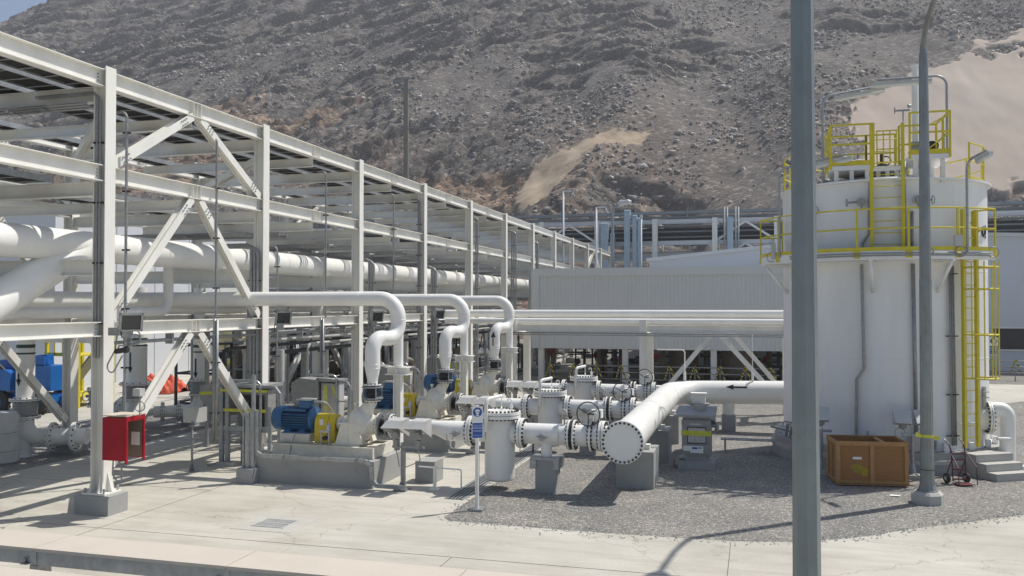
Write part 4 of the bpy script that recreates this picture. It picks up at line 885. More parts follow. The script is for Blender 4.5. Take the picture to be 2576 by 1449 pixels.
# ---------------- the storage tank ----------------
TX, TY, TR = 3.50, 26.95, 2.70
def ont(u, r):
    """point on the circle of radius r round the tank, nearer side, seen at photo column u (any height)"""
    d = _F + _R*((u-CU)/FPX); dx, dy = d.x, d.y; a = dx*dx+dy*dy; b = -2*(dx*TX+dy*TY); c = TX*TX+TY*TY-r*r
    D = max(0, b*b-4*a*c); t = (-b-math.sqrt(D))/(2*a); return Vector((dx*t, dy*t, 0))
def ang(u, r): p = ont(u, r); return math.atan2(p.y-TY, p.x-TX)
def rim(a, r, z): return Vector((TX+r*math.cos(a), TY+r*math.sin(a), z))
def tank():
    t = thing("storage_tank", (TX, TY, 0), "large white cylindrical tank with yellow railings, ladders and platforms, behind the wooden crate", "tank")
    m = MB("white tank paint"); Z0, Z1 = .56, 7.58
    m.lathe((TX, TY, Z0), (0,0,1), [(0,TR+.06),(.03,TR+.06),(.031,TR),(2.3,TR),(2.305,TR+.004),(2.33,TR+.004),(2.335,TR),(4.6,TR),(4.605,TR+.004),(4.63,TR+.004),(4.635,TR),(Z1-Z0-.06,TR),(Z1-Z0-.055,TR+.10),(Z1-Z0,TR+.10),(Z1-Z0+.01,TR)], 96); m.build("shell", t)
    m = MB("white tank paint")
    for zc_, zh, offs in ((1.7, 2.2, .3), (4.0, 2.2, .75), (6.3, 2.2, .1)):
        for k in range(7): a = -2.9+offs+k*.9; c = rim(a, TR+.001, zc_); m.bar(c-Vector((0,0,zh/2)), c+Vector((0,0,zh/2)), .018, .006, up=(math.cos(a), math.sin(a), 0))
    m.build("weld_seam", t, kind="stuff")
    m = MB("white tank paint"); m.lathe((TX, TY, Z1), (0,0,1), [(0,TR),(.42,.6),(.43,.55),(.6,.55),(.61,.0)], 64); m.build("roof", t)
    m = MB("plinth grey concrete"); m.lathe((TX, TY, -.1), (0,0,1), [(0,3.03),(.36,3.03),(.365,2.97),(.655,2.97)], 72, smooth=False)
    m.use("pale concrete"); m.lathe((TX, TY, .265), (0,0,1), [(0,3.06),(.10,3.06),(.10,2.97)], 72, smooth=False); m.build("concrete_ring", t)
    m = MB("white tank paint")
    for k in range(22):
        a = 2*math.pi*k/22; c = rim(a, TR+.12, .56); m.box(c.x-.06, c.x+.06, c.y-.06, c.y+.06, .56, .76)
    m.build("anchor_chair", t, kind="stuff")
    # ring platform
    zp = 5.68; a0, a1 = ang(1918, 3.42)-.05, ang(2505, 3.42)
    if a1 < a0: a1 += 2*math.pi
    def band(m, r0, r1, z0, z1, a0, a1, n=40):
        for i in range(n):
            p, q = a0+(a1-a0)*i/n, a0+(a1-a0)*(i+1)/n
            vs = [rim(p,r0,z0), rim(p,r1,z0), rim(q,r1,z0), rim(q,r0,z0), rim(p,r0,z1), rim(p,r1,z1), rim(q,r1,z1), rim(q,r0,z1)]
            m.add(vs, [(0,3,2,1),(4,5,6,7),(0,1,5,4),(1,2,6,5),(2,3,7,6),(3,0,4,7)])
    pr_ = 3.42
    p_t = MB("white tank paint"); band(p_t, TR+.02, pr_, zp-.22, zp-.20, a0, a1); band(p_t, pr_, pr_+.012, zp-.24, zp-.02, a0, a1)
    plat = p_t.build("platform", t)
    m = MB("conduit steel"); band(m, TR+.05, pr_-.01, zp-.04, zp-.02, a0, a1); m.build("grating", plat)
    m = MB("yellow paint"); band(m, pr_-.004, pr_+.008, zp-.018, zp+.08, a0, a1)
    N = 6
    for z in (zp+.55, zp+1.05): m.tube([rim(a0+(a1-a0)*i/60, pr_, z) for i in range(61)], .022, 8)
    for i in range(N+1):
        a = a0+(a1-a0)*i/N; m.bar(rim(a, pr_, zp-.2), rim(a, pr_, zp+1.05), .05, .03, up=(math.cos(a), math.sin(a), 0)); c = rim(a, pr_+.02, zp-.14); m.bar(rim(a, pr_+.018, zp-.2), rim(a, pr_+.018, zp-.02), .16, .012, up=(math.cos(a), math.sin(a), 0))
    for a in (a0, a1):
        for z in (zp+.55, zp+1.05): m.tube([rim(a, TR+.1, z), rim(a, pr_, z)], .022, 8)
        m.bar(rim(a, TR+.1, zp), rim(a, TR+.1, zp+1.05), .04, .04)
    m.build("railing", plat)
    for a in (a0+.06, a0+1.15, a1-.38):
        m = MB("white tank paint"); m.tube([rim(a, pr_-.06, zp-.24), rim(a, TR, zp-1.05)], .045, 10); m.bar(rim(a, TR, zp-.26), rim(a, pr_, zp-.26), .08, .07); m.build("strut", t)
    # ladders
    def ladder(u, r, z0, z1, wd, name="ladder"):
        p = ont(u, r); n_ = Vector((p.x-TX, p.y-TY, 0)).normalized(); s_ = Vector((-n_.y, n_.x, 0)); g = MB("yellow paint")
        for k in (-1, 1): c = p+s_*(wd/2*k); g.bar((c.x, c.y, z0), (c.x, c.y, z1), .085, .085, up=s_)
        z = z0+.25
        while z < z1-.15: g.tube([(p+s_*wd/2)+Vector((0,0,z)), (p-s_*wd/2)+Vector((0,0,z))], .013, 6); z += .30
        o = g.build(name, t); g = MB("white tank paint"); z = z0+.6
        while z < min(z1, 7.2):
            for k in (-1, 1): c = p+s_*(wd/2*k); g.bar(c+Vector((0,0,z)), c-n_*(r-TR)+Vector((0,0,z)), .05, .012)
            z += 2.2
        g.build("bracket", o); return p, n_, s_, o
    p, n_, s_, lad = ladder(2440, TR+.24, .66, 6.75, .46)
    g = MB("yellow paint"); out = n_*.72
    for z in (2.45, 3.55, 4.7, 5.25):
        g.tube([p+s_*.26+Vector((0,0,z)), p+s_*.36+n_*.35+Vector((0,0,z)), p+s_*.25+n_*.62+Vector((0,0,z)), p+n_*.72+Vector((0,0,z)), p-s_*.25+n_*.62+Vector((0,0,z)), p-s_*.36+n_*.35+Vector((0,0,z)), p-s_*.26+Vector((0,0,z))], .022, 6)
    for k, q in ((.36,.35),(.25,.62),(0,.72),(-.25,.62),(-.36,.35)): c = p+s_*k+n_*q; g.bar((c.x, c.y, 2.43), (c.x, c.y, 5.4), .04, .012, up=n_)
    g.build("safety_cage", lad)
    ladder(2234, TR+.26, 5.60, 8.95, .74)
    # roof railing
    def arcrail(ua, ub, zb, n=5, r=TR-.06, back=0):
        g = MB("yellow paint"); A, B = ua, ub
        for z in (zb+.5, zb+.98): g.tube([rim(A+(B-A)*i/24, r, z) for i in range(25)], .02, 8)
        band(g, r-.01, r+.01, zb, zb+.1, A, B, 20)
        for i in range(n+1): a = A+(B-A)*i/n; g.bar(rim(a, r, zb-.02), rim(a, r, zb+1.0), .045, .03)
        g.build("roof_railing", t)
    arcrail(ang(2052, TR)-.02, ang(1975, TR)-1.3, 7.58, 5)
    arcrail(-.75, 1.5, 7.58, 6)
    # roof platforms
    def deck(x0, x1, y0, y1, z, sides, name="roof_platform"):
        g = MB("white tank paint"); g.box(x0, x1, y0, y1, z-.14, z-.02); o = g.build(name, t)
        g = MB("conduit steel"); g.box(x0+.03, x1-.03, y0+.03, y1-.03, z-.02, z-.0); g.build("grating", o)
        g = MB("yellow paint")
        ed = {'s': ((x0,y0),(x1,y0)), 'n': ((x0,y1),(x1,y1)), 'w': ((x0,y0),(x0,y1)), 'e': ((x1,y0),(x1,y1))}
        done = set()
        for k in sides:
            (ax, ay), (bx_, by) = ed[k]
            for zz in (z+.55, z+1.07): g.bar((ax,ay,zz), (bx_,by,zz), .045, .045)
            g.bar((ax,ay,z+.05), (bx_,by,z+.05), .012, .12); L = math.hypot(bx_-ax, by-ay); nn = max(1, round(L/.95))
            for i in range(nn+1): f = i/nn; qq = (round(ax+(bx_-ax)*f, 2), round(ay+(by-ay)*f, 2)); (qq in done) or (done.add(qq), g.bar((*qq, z-.12), (*qq, z+1.08), .05, .05))
        g.build("railing", o)
        g = MB("white tank paint")
        for xx in (x0+.15, (x0+x1)/2, x1-.15):
            for yy in (y0+.15, y1-.15): g.bar((xx, yy, z-.14), (xx, yy, 7.45), .1, .1)
        g.build("stand_leg", o); return o
    pa = at(2095, 405, Z=8.10); pb = at(2196, 403, Z=8.1); y0 = ont(2150, TR-.15).y+.0
    X0, X1 = at(2090, 410, Y=y0).x, at(2198, 405, Y=y0).x
    deck(X0, X1, y0, y0+1.7, 8.02, 'snw')
    X2, X3, X4 = at(2272, 400, Y=y0-.3).x, at(2290, 400, Y=y0-.3).x, at(2392, 393, Y=y0-.3).x
    deck(X1+.02, X2+.1, y0+.35, y0+1.7, 8.02, 'n')
    o = deck(X3, X4, y0-.25, y0+1.5, 8.20, 'sne')
    g = MB("yellow paint"); g.bar((X4-.02, y0-.25, 9.2), (X4-.85, y0-.25, 8.72), .04, .03); g.bar((X4-.02, y0-.25, 8.7), (X4-.6, y0-.25, 8.25), .04, .03); g.build("rail_brace", o); g = MB("yellow paint")
    yy = y0+.3
    for i in range(4): g.bar((X1+.12+i*.16, yy, 8.05), (X1+.12+i*.16, yy, 8.95), .03, .03)
    for z in (8.1, 8.45, 8.94): g.bar((X1+.1, yy, z), (X1+.64, yy, z), .035, .03)
    g.build("safety_gate", o)
    # vent stack and roof fittings
    vp = at(2303, 370, Y=TY-.7); g = MB("white tank paint"); g.cyl((vp.x, vp.y, 7.7), (vp.x, vp.y, 10.95), .085, n=20); g.use("galvanised steel"); g.cyl((vp.x, vp.y, 8.75), (vp.x, vp.y, 8.82), .19, n=20); g.cyl((vp.x, vp.y, 8.5), (vp.x, vp.y, 8.56), .19, n=20); g.cyl((vp.x, vp.y, 8.56), (vp.x, vp.y, 8.75), .13, n=16)
    g.use("white tank paint"); g.cyl((vp.x, vp.y, 10.95), (vp.x, vp.y, 11.0), .12, n=20); g.build("vent_stack", t)
    q = at(2115, 385, Y=TY-1.2); g = MB("dark green paint"); g.use("pump cream paint"); g.use("dark green paint"); g.cyl((q.x, q.y, 7.9), (q.x, q.y, 8.28), .20, n=24); g.use("pale concrete"); g.lathe((q.x, q.y, 8.28), (0,0,1), [(0,.23),(.12,.23),(.17,.12)], 24); g.build("breather_valve", t)
    q = at(2158, 388, Y=TY-1.1); g = MB("grey enclosure paint"); g.cyl((q.x, q.y, 7.8), (q.x, q.y, 8.2), .07, n=12); g.lathe((q.x, q.y, 8.2), (0,0,1), [(0,.12),(.05,.27),(.09,.27),(.15,.10),(.17,.03),(.32,.03)], 24); g.build("gauge_hatch", t)
    q = at(2218, 388, Y=TY-.9); g = MB("dark green paint"); g.cyl((q.x, q.y, 7.8), (q.x, q.y, 8.22), .13, n=14); g.use("black bolt"); g.cyl((q.x, q.y, 8.22), (q.x, q.y, 8.5), .05, n=10); g.torus((q.x+.1, q.y-.1, 8.3), (0,1,0), .12, .02, 20, 6); g.build("level_valve", t)
    q = at(2345, 360, Y=TY-1.2); g = MB("black bolt"); g.box(q.x-.07, q.x+.07, q.y-.06, q.y+.06, 8.3, 8.75); g.torus((q.x, q.y-.1, 8.6), (.3,1,0), .13, .018, 20, 6); g.use("conduit steel"); g.cyl((q.x+.28, q.y, 8.2), (q.x+.28, q.y, 8.95), .035, n=10); g.build("roof_instrument", t)
    # anemometer mast
    q = at(2272, 300, Y=TY-.5); g = MB("galvanised steel"); g.cyl((q.x, q.y, 7.8), (q.x, q.y, 9.75), .018, n=8); g.bar((q.x-.22, q.y, 9.78), (q.x+.18, q.y, 9.78), .04, .05); g.bar((q.x-.22, q.y, 9.70), (q.x-.22, q.y, 9.88), .03, .03); g.cyl((q.x+.12, q.y, 9.88), (q.x+.2, q.y, 9.9), .05, n=10); g.cyl((q.x+.28, q.y, 9.86), (q.x+.34, q.y, 9.88), .045, n=10); g.build("spray_mast", t)
    # conduits and cable pipes on the shell
    def run(us, r=.028, mt="conduit steel", off=.09, name="conduit"):
        pts = []
        for u, z in us: p = ont(u, TR+off); pts.append((p.x, p.y, z))
        g = MB(mt); g.tube(pts, r, 8); g.build(name, t)
    run([(2168, 5.36), (2172, 2.65), (2153, 2.35), (2151, .60)], .04); run([(2297, 5.36), (2302, 1.0)], .05); run([(2190, 7.5), (2187, 6.15), (2170, 5.9), (2169, 5.6)], .04)
    for k, u in enumerate((2388, 2393, 2398)): run([(u, 5.3), (u+4, .70)], .022)
    for k, u in enumerate((2272, 2279)): run([(u, 8.0), (u+1, 5.6)], .022)
    run([(2296, 6.7), (2296, 5.6)], .04)
    g = MB("black bolt")
    for z in (5.1, 3.5, 2.0, .95): p = ont(2394, TR+.11); g.bar((p.x-.16, p.y-.05, z), (p.x+.16, p.y+.08, z), .02, .03)
    g.build("clamp", t)
    # conduit along the platform edge, cable loops
    g = MB("conduit steel")
    for dz, dr in ((-.08, .05), (-.14, .04)): g.tube([rim(ang(1990, pr_)+(ang(2490, pr_)-ang(1990, pr_))*i/30, pr_+dr, zp+dz) for i in range(31)], .016, 6)
    for u in (1942, 2418, 2335, 2505):
        p = rim(ang(min(u, 2500), pr_+.06), pr_+.06, zp-.05); g.torus(p, (.1, -1, 0), .13, .012, 20, 6)
    p = rim(ang(2412, pr_+.06), pr_+.06, zp+.22); g.use("light grey enclosure"); g.box(p.x-.09, p.x+.09, p.y-.06, p.y+.06, p.z-.14, p.z+.14); p = rim(ang(1945, pr_+.06), pr_+.06, zp+.15); g.box(p.x-.05, p.x+.07, p.y-.06, p.y+.06, p.z-.25, p.z+.2)
    g.build("platform_wiring", t)
    # nozzles on the upper shell
    for u, z, k in ((2172, 6.98, -1), (2305, 6.98, 1), (2042, 6.85, 1)):
        p = ont(u, TR); n_ = Vector((p.x-TX, p.y-TY, 0)).normalized(); s_ = Vector((-n_.y, n_.x, 0)); c = Vector((p.x, p.y, z)); g = MB("light grey enclosure")
        g.cyl(c, c+n_*.16, .07, n=14); g.cyl(c+n_*.16, c+n_*.20, .13, n=20); g.use("grey enclosure paint"); g.cyl(c+n_*.2, c+n_*.26, .09, n=14); g.cyl(c+n_*.2, c+n_*.2+s_*.34*k, .03, n=8); g.torus(c+n_*.2+s_*.36*k, s_, .10, .012, 20, 6); g.cyl(c+n_*.2, c+n_*.2-Vector((0,0,.22)), .025, n=8); g.build("nozzle_valve", t)
    # tank number on a white plate, far right upper shell
    p = ont(2452, TR+.03); n_ = Vector((p.x-TX, p.y-TY, 0)).normalized()
    g = MB("black paint"); s_ = Vector((-n_.y, n_.x, 0)); A = math.atan2(n_.y, n_.x)
    def stroke(a_, z, w_, h_):
        q = rim(A+a_, TR+.012, z); ss = Vector((-math.sin(A+a_), math.cos(A+a_), 0)); g.bar(q-Vector((0,0,h_/2)), q+Vector((0,0,h_/2)), w_, .012, up=(math.cos(A+a_), math.sin(A+a_), 0))
    stroke(.00, 6.25, .05, .42); stroke(.00, 6.44, .22, .05); stroke(.10, 6.25, .10, .05); q = rim(A+.22, TR+.012, 6.25)
    g.torus(q, (math.cos(A+.22), math.sin(A+.22), 0), .12, .028, 20, 4); stroke(.28, 6.25, .04, .36)
    g.build("tank_number", t)
    # big side outlet bend at right
    g = MB("white pipe paint"); oy = 25.55
    g.cyl((5.50, oy, 1.30), (5.88, oy, 1.30), .30, n=32); g.flange((5.93, oy, 1.32), (1,0,0), .43, .045, 20, .026, .036)
    g.tube(fillet([(5.97, oy, 1.55), (6.36, oy, 1.55), (6.36, oy, .02)], .36), .19, 28)
    g.box(6.0, 6.3, oy-.62, oy-.4, .82, .88); g.cyl((6.15, oy-.5, .2), (6.15, oy-.5, .82), .1, n=16); g.box(5.95, 6.6, oy-.78, oy-.25, .004, .2)
    g.use("light grey enclosure"); g.cyl((5.80, oy-.1, 1.6), (5.80, oy-.1, 2.15), .05, n=10); g.cyl((5.80, oy-.1, 2.0), (5.80, oy-.1, 2.03), .12, n=16); g.cyl((5.80, oy-.1, 1.85), (5.80, oy-.1, 1.88), .12, n=16)
    g.build("outlet_bend", t)
    g = MB("galvanised steel"); p = ont(2180, TR+.25); g.cyl((p.x, p.y, .56), (p.x, p.y, 1.05), .03, n=8); g.cyl((p.x, p.y, .9), (p.x, p.y, .93), .13, n=18); g.cyl((p.x, p.y, .6), (p.x, p.y, .8), .07, n=12)
    g.build("drain_valve", t); g = MB("galvanised steel"); p = ont(2322, TR+.2); g.torus((p.x+.05, p.y, .80), (.8,-.5,0), .14, .02, 20, 6); g.use("light grey enclosure"); g.box(p.x-.35, p.x-.1, p.y-.1, p.y+.1, .6, 1.0); p = ont(2350, TR+.15); g.use("yellow paint"); g.use("grey enclosure paint"); g.cyl((p.x, p.y, .6), (p.x, p.y, .85), .04, n=8)
    g.build("drain_valve", t)
    g = MB("grey enclosure paint"); p = ont(1975, TR+.3)
    for i in range(5): g.cyl((p.x+.1*i, p.y-.1*i, .62), (p.x+.1*i+.05, p.y-.1*i, .95-.1*(i%2)), .04, n=8); g.torus((p.x+.1*i, p.y-.1*i, .95), (.2*i, 1, .3), .09, .014, 16, 5)
    g.tube([(p.x-.4, p.y+.2, .85), (p.x+.2, p.y-.1, .75), (p.x+.6, p.y-.45, .7)], .035, 8); g.build("drain_valve", t)
tank()
# tank lamps on bent poles
def tube_lamp(pbase, ztop, reach, tilt, label, L=1.25, droop=.35):
    x, y, z0 = pbase; t = thing("tube_lamp", pbase, label, "lamp", "fluorescent lamps on bent poles round the tank")
    r = Vector(reach).normalized(); e = Vector((x, y, ztop)) + r*(.35+L) + Vector((0,0,tilt))
    m = MB("galvanised steel"); m.tube(fillet([(x,y,z0), (x,y,ztop), tuple(e)], .28), .032, 10); m.build("pole", t)
    d = (e-Vector((x,y,ztop))).normalized(); a = Vector((x,y,ztop))+d*.35-Vector((0,0,.10)); b = e-Vector((0,0,.10))+d*.15
    m = MB("light grey enclosure"); m.bar(a, b, .13, .06); m.build("lamp_body", t); m = MB("lamp lens"); a2, b2 = a-Vector((0,0,.055)), b-Vector((0,0,.055)); m.tube([a2, b2], .055, 10); m.build("diffuser", t)
y0 = TY-1.6
q = at(2070, 400, Y=TY-1.9); tube_lamp((q.x, q.y, 7.5), at(2075, 243, Y=TY-1.9).z, (1, .3, 0), .30, "left tube lamp above the tank roof, arm rising to the right", L=1.2)
q = at(2383, 390, Y=TY-1.9); tube_lamp((q.x, q.y, 8.2), at(2370, 190, Y=TY-1.9).z, (-1, .1, 0), .03, "highest tube lamp, its level arm reaching left over the tank roof", L=1.35)
p = rim(ang(2435, 3.45), 3.45, 5.6); tube_lamp((p.x, p.y, 5.6), at(2435, 405, Y=p.y).z, (.5, -.9, 0), .15, "short tube lamp on the platform pole at the tank's right, above the ladder", L=.3)
p = rim(ang(1962, 3.45), 3.45, 5.6); tube_lamp((p.x, p.y, 5.6), at(1962, 425, Y=p.y).z, (1, -.25, 0), .25, "tube lamp on the platform pole at the tank's left, arm slanting right", L=1.4)
# steps
m = MB("pale concrete"); c = (5.15, 24.75)
u_ = Vector((.80, -.60, 0)).normalized(); v_ = Vector((.60, .80, 0))
o_ = Vector((TX, TY, 0)) + Vector((.50,-.866,0))*2.85
def stepb(m, d0, d1, w0, w1, h):
    n_ = Vector((.52,-.854,0)); s_ = Vector((.854,.52,0)); b = Vector((TX, TY, 0))
    P = [b+n_*d0+s_*w0, b+n_*d1+s_*w0, b+n_*d1+s_*w1, b+n_*d0+s_*w1]; m.prism([(p.x, p.y, -.1) for p in P], (0,0,h+.1))
stepb(m, 2.9, 3.42, .0, 1.15, .555); stepb(m, 3.421, 3.72, .02, 1.13, .37); stepb(m, 3.721, 4.02, .04, 1.11, .185)
m.build("concrete_steps", loc=(5.4, 24.3, 0), label="pale concrete steps up to the foot of the tank ladder", cat="steps")

# ---------------- crate, hand truck, stands ----------------
def crate():
    t = thing("wooden_crate", (2.65, 22.7, 0), "open brown plywood crate with a yellow spray mark, in front of the tank", "crate")
    A = Vector((1.84, 22.06, .03)); B = Vector((3.46, 22.28, .03)); s_ = (B-A).normalized(); n_ = Vector((-s_.y, s_.x, 0)); L = (B-A).length; D = 1.05; H = 1.03; T = .018
    P = lambda a, b, z: tuple(A + s_*a + n_*b + Vector((0,0,z)))
    def slab(m, a0, a1, b0, b1, z0, z1): m.prism([P(a0,b0,z0), P(a1,b0,z0), P(a1,b1,z0), P(a0,b1,z0)], (0,0,z1-z0))
    for a0, a1, b0, b1 in ((.03, L-.03, .03, .03+T), (.03, L-.03, D-.03-T, D-.03), (.03, .03+T, .03+T, D-.03-T), (L-.03-T, L-.03, .03+T, D-.03-T)):
        m = MB("plywood"); slab(m, a0, a1, b0, b1, .05, H-.02); m.build("side_panel", t)
    m = MB("plywood"); slab(m, 0, L, 0, D, .02, .048); m.build("bottom_panel", t)
    m = MB("timber batten")
    for b0, b1 in ((0, .029), (D-.029, D)):
        slab(m, -.01, L+.01, b0, b1, H-.10, H); slab(m, -.01, L+.01, b0, b1, .0, .10)
        for a in (.0, L*.5-.045, L-.09): slab(m, a, a+.09, b0, b1, .101, H-.101)
    for a0, a1 in ((0, .029), (L-.029, L)):
        slab(m, a0, a1, .03, D-.03, H-.10, H-.002); slab(m, a0, a1, .03, D-.03, .002, .10)
        for b in (.031, D*.5, D-.12): slab(m, a0, a1, b, b+.09, .101, H-.103)
    m.build("batten", t)
    m = MB("timber batten"); m.use("timber batten"); slab(m, L*.66, L*.66+.09, .05, D-.05, H-.06, H-.03); m.build("cross_rail", t)
    m = MB("paper"); slab(m, .38, .58, .022, .0285, .60, .66); m.build("label_sheet", t)
    m = MB("spray yellow")
    blob = [(.32,.40),(.38,.47),(.50,.48),(.60,.43),(.70,.40),(.74,.33),(.72,.25),(.64,.20),(.54,.26),(.42,.31)]
    m.prism([P(a, .0295, z) for a, z in blob], -n_*.002) ; m.build("spray_mark", t)
crate()
def hand_truck():
    p = Vector((4.72, 23.0, 0)); t = thing("hand_truck", p, "dark red two-wheeled hand truck standing on gravel beside the concrete steps", "hand truck")
    s_ = Vector((.93, .36, 0)).normalized(); n_ = Vector((-s_.y, s_.x, 0)); Q = lambda a, b, z: p+s_*a+n_*b+Vector((0,0,z))
    m = MB("maroon paint")
    for k in (-1, 1):
        m.tube([Q(.17*k, .05, .08), Q(.17*k, .10, .75), Q(.19*k, .16, .92), Q(.20*k, .32, 1.02)], .016, 8)
        m.tube([Q(.17*k, .08, .60), Q(.17*k, .32, .17)], .013, 8); m.tube([Q(.23*k, -.28, .05), Q(.23*k, -.26, .45), Q(.20*k, .09, .74)], .012, 8)
    for z in (.12, .35, .58, .72): m.bar(Q(-.17, .05+z*.06, z), Q(.17, .05+z*.06, z), .04, .03)
    m.build("frame", t)
    m = MB("maroon paint"); m.prism([Q(-.2,-.26,.03), Q(.2,-.26,.03), Q(.2,.06,.03), Q(-.2,.06,.03)], (0,0,.012)); m.build("toe_plate", t)
    for k in (-1, 1):
        m = MB("tyre rubber"); m.lathe(Q(.25*k-.035, .17, .125), s_, [(0,.07),(.005,.115),(.02,.125),(.05,.125),(.065,.115),(.07,.07)], 24); w_ = m.build("wheel", t); m = MB("light grey enclosure"); m.cyl(Q(.25*k-.04, .17, .125), Q(.25*k+.04, .17, .125), .05, n=14); m.build("hub", w_)
    m = MB("tray cover beige")
    for k in (-1, 1): m.tube([Q(.20*k, .25, .985), Q(.20*k, .36, 1.04)], .021, 8)
    m.build("grip", t)
hand_truck()
def tx_stand(u, v, label, two=True):
    p = at(u, v, Z=0); t = thing("instrument_stand", p, label, "instrument stand", "instrument stands in front of the tank")
    m = MB("pale concrete"); m.box(p.x-.28, p.x+.28, p.y-.2, p.y+.2, -.1, .10); m.build("footing", t)
    m = MB("galvanised steel"); m.cyl((p.x, p.y, .1), (p.x, p.y, 1.1), .045, n=12); m.lathe((p.x, p.y, .1), (0,0,1), [(0,.14),(.02,.14),(.03,.09),(.25,.05)], 12); m.box(p.x-.26, p.x+.26, p.y-.03, p.y+.03, 1.05, 1.11); m.build("post", t)
    for dx in ((-.21, .28) if two else (0,)):
        x = p.x+dx; m = MB("light grey enclosure"); m.prism([(x-.17, p.y-.12, 1.36), (x+.17, p.y-.12, 1.36), (x+.21, p.y+.22, 1.66), (x-.21, p.y+.22, 1.66)], (0,0,.012)); m.prism([(x-.21, p.y+.22, 1.66), (x-.17, p.y-.12, 1.37), (x-.2, p.y+.22, 1.28)], (-.012,0,0)); m.prism([(x+.21, p.y+.22, 1.66), (x+.17, p.y-.12, 1.37), (x+.2, p.y+.22, 1.28)], (.012,0,0)); m.box(x-.2, x+.2, p.y+.22, p.y+.235, 1.28, 1.66); m.build("sun_hood", t)
        m = MB("grey enclosure paint"); m.lathe((x, p.y+.05, 1.2), (0,0,1), [(0,.04),(.03,.09),(.15,.10),(.2,.07),(.24,.03)], 14); m.torus((x-.08, p.y-.02, 1.12), (.2,-1,0), .12, .009, 18, 5); m.build("transmitter", t)
tx_stand(2296, 1203, "steel instrument stand with two shiny hoods, between the crate and the lamp post")
tx_stand(2066, 1190, "instrument stand with one grey hood, behind the thick foreground pole", False)

# ---------------- lamp posts ----------------
def lamp_post():
    b = Vector((3.58, 20.69, 0)); t = thing("lamp_post", b, "octagonal galvanised lamp post with curved arm, yellow tape near its foot, right of the crate", "lamp post")
    m = MB("pale concrete"); m.lathe((b.x, b.y, -.1), (0,0,1), [(0,.33),(.30,.33),(.36,.27)], 8, smooth=False); m.build("footing", t)
    m = MB("pole steel"); m.lathe((b.x, b.y, .26), (0,0,1), [(0,.22),(.025,.22),(.026,.19),(.14,.155),(.42,.140),(1.2,.135),(4.6,.128),(4.61,.122),(9.3,.095),(9.55,.09)], 12, smooth=False)
    pts = [Vector((b.x, b.y, 9.6)), Vector((b.x, b.y, 9.95)), Vector((b.x-.02, b.y-.25, 10.12)), Vector((b.x-.06, b.y-.8, 10.28)), Vector((b.x-.08, b.y-1.5, 10.40)), Vector((b.x-.10, b.y-1.95, 10.44))]
    m.tube(pts, [.09,.07,.055,.05,.05,.05], 12); m.build("pole", t)
    e = pts[-1]; m = MB("brown vessel"); d = Vector((-.03,-1,.12)).normalized(); m.lathe(e-d*.05, d, [(0,.05),(.1,.12),(.25,.19),(.55,.20),(.75,.13),(.82,.04)], 16); m.build("lantern", t)
    m = MB("yellow tape"); m.cyl((b.x, b.y, 1.42), (b.x, b.y, 1.49), .142, n=12, caps=False); m.prism([(b.x-.13, b.y-.1, 1.42), (b.x-.26, b.y-.16, 1.45), (b.x-.24, b.y-.16, 1.56), (b.x-.13, b.y-.1, 1.49)], (0,.004,0)); m.prism([(b.x+.1, b.y-.12, 1.40), (b.x+.22, b.y-.16, 1.38), (b.x+.22, b.y-.16, 1.47), (b.x+.12, b.y-.12, 1.47)], (0,.004,0)); m.build("tape", t)
    m = MB("black bolt"); m.cyl((b.x, b.y, .72), (b.x, b.y, .735), .150, n=12, caps=False); m.build("strap", t)
lamp_post()
def near_pole():
    x0, y0 = at(2030, 1449, Y=7.5).x, 7.5; t = thing("lamp_post", (x0, y0, 0), "thick octagonal galvanised pole nearest the camera, crossing the whole picture", "lamp post")
    m = MB("blotched pole steel"); rb, rt = .128, .100
    f = lambda z: (x0 - .002*(z-2), y0, z)
    m.tube([(x0, y0, 0), f(2.0), f(4.5), f(7.5), f(9.0)], [.122, .1115, .100, .087, .08], 8)
    for i in range(len(m.sm)): m.sm[i] = False
    m.build("pole", t)
    m = MB("grey enclosure paint"); m.tube([(x0,y0,9.0),(x0+.2,y0+.6,9.6),(x0+.3,y0+1.4,9.8)], .04, 8); m.lathe((x0+.3,y0+1.4,9.8), (.1,1,.05), [(0,.05),(.2,.16),(.6,.16),(.8,.03)], 12); m.build("lantern", t)
near_pole()

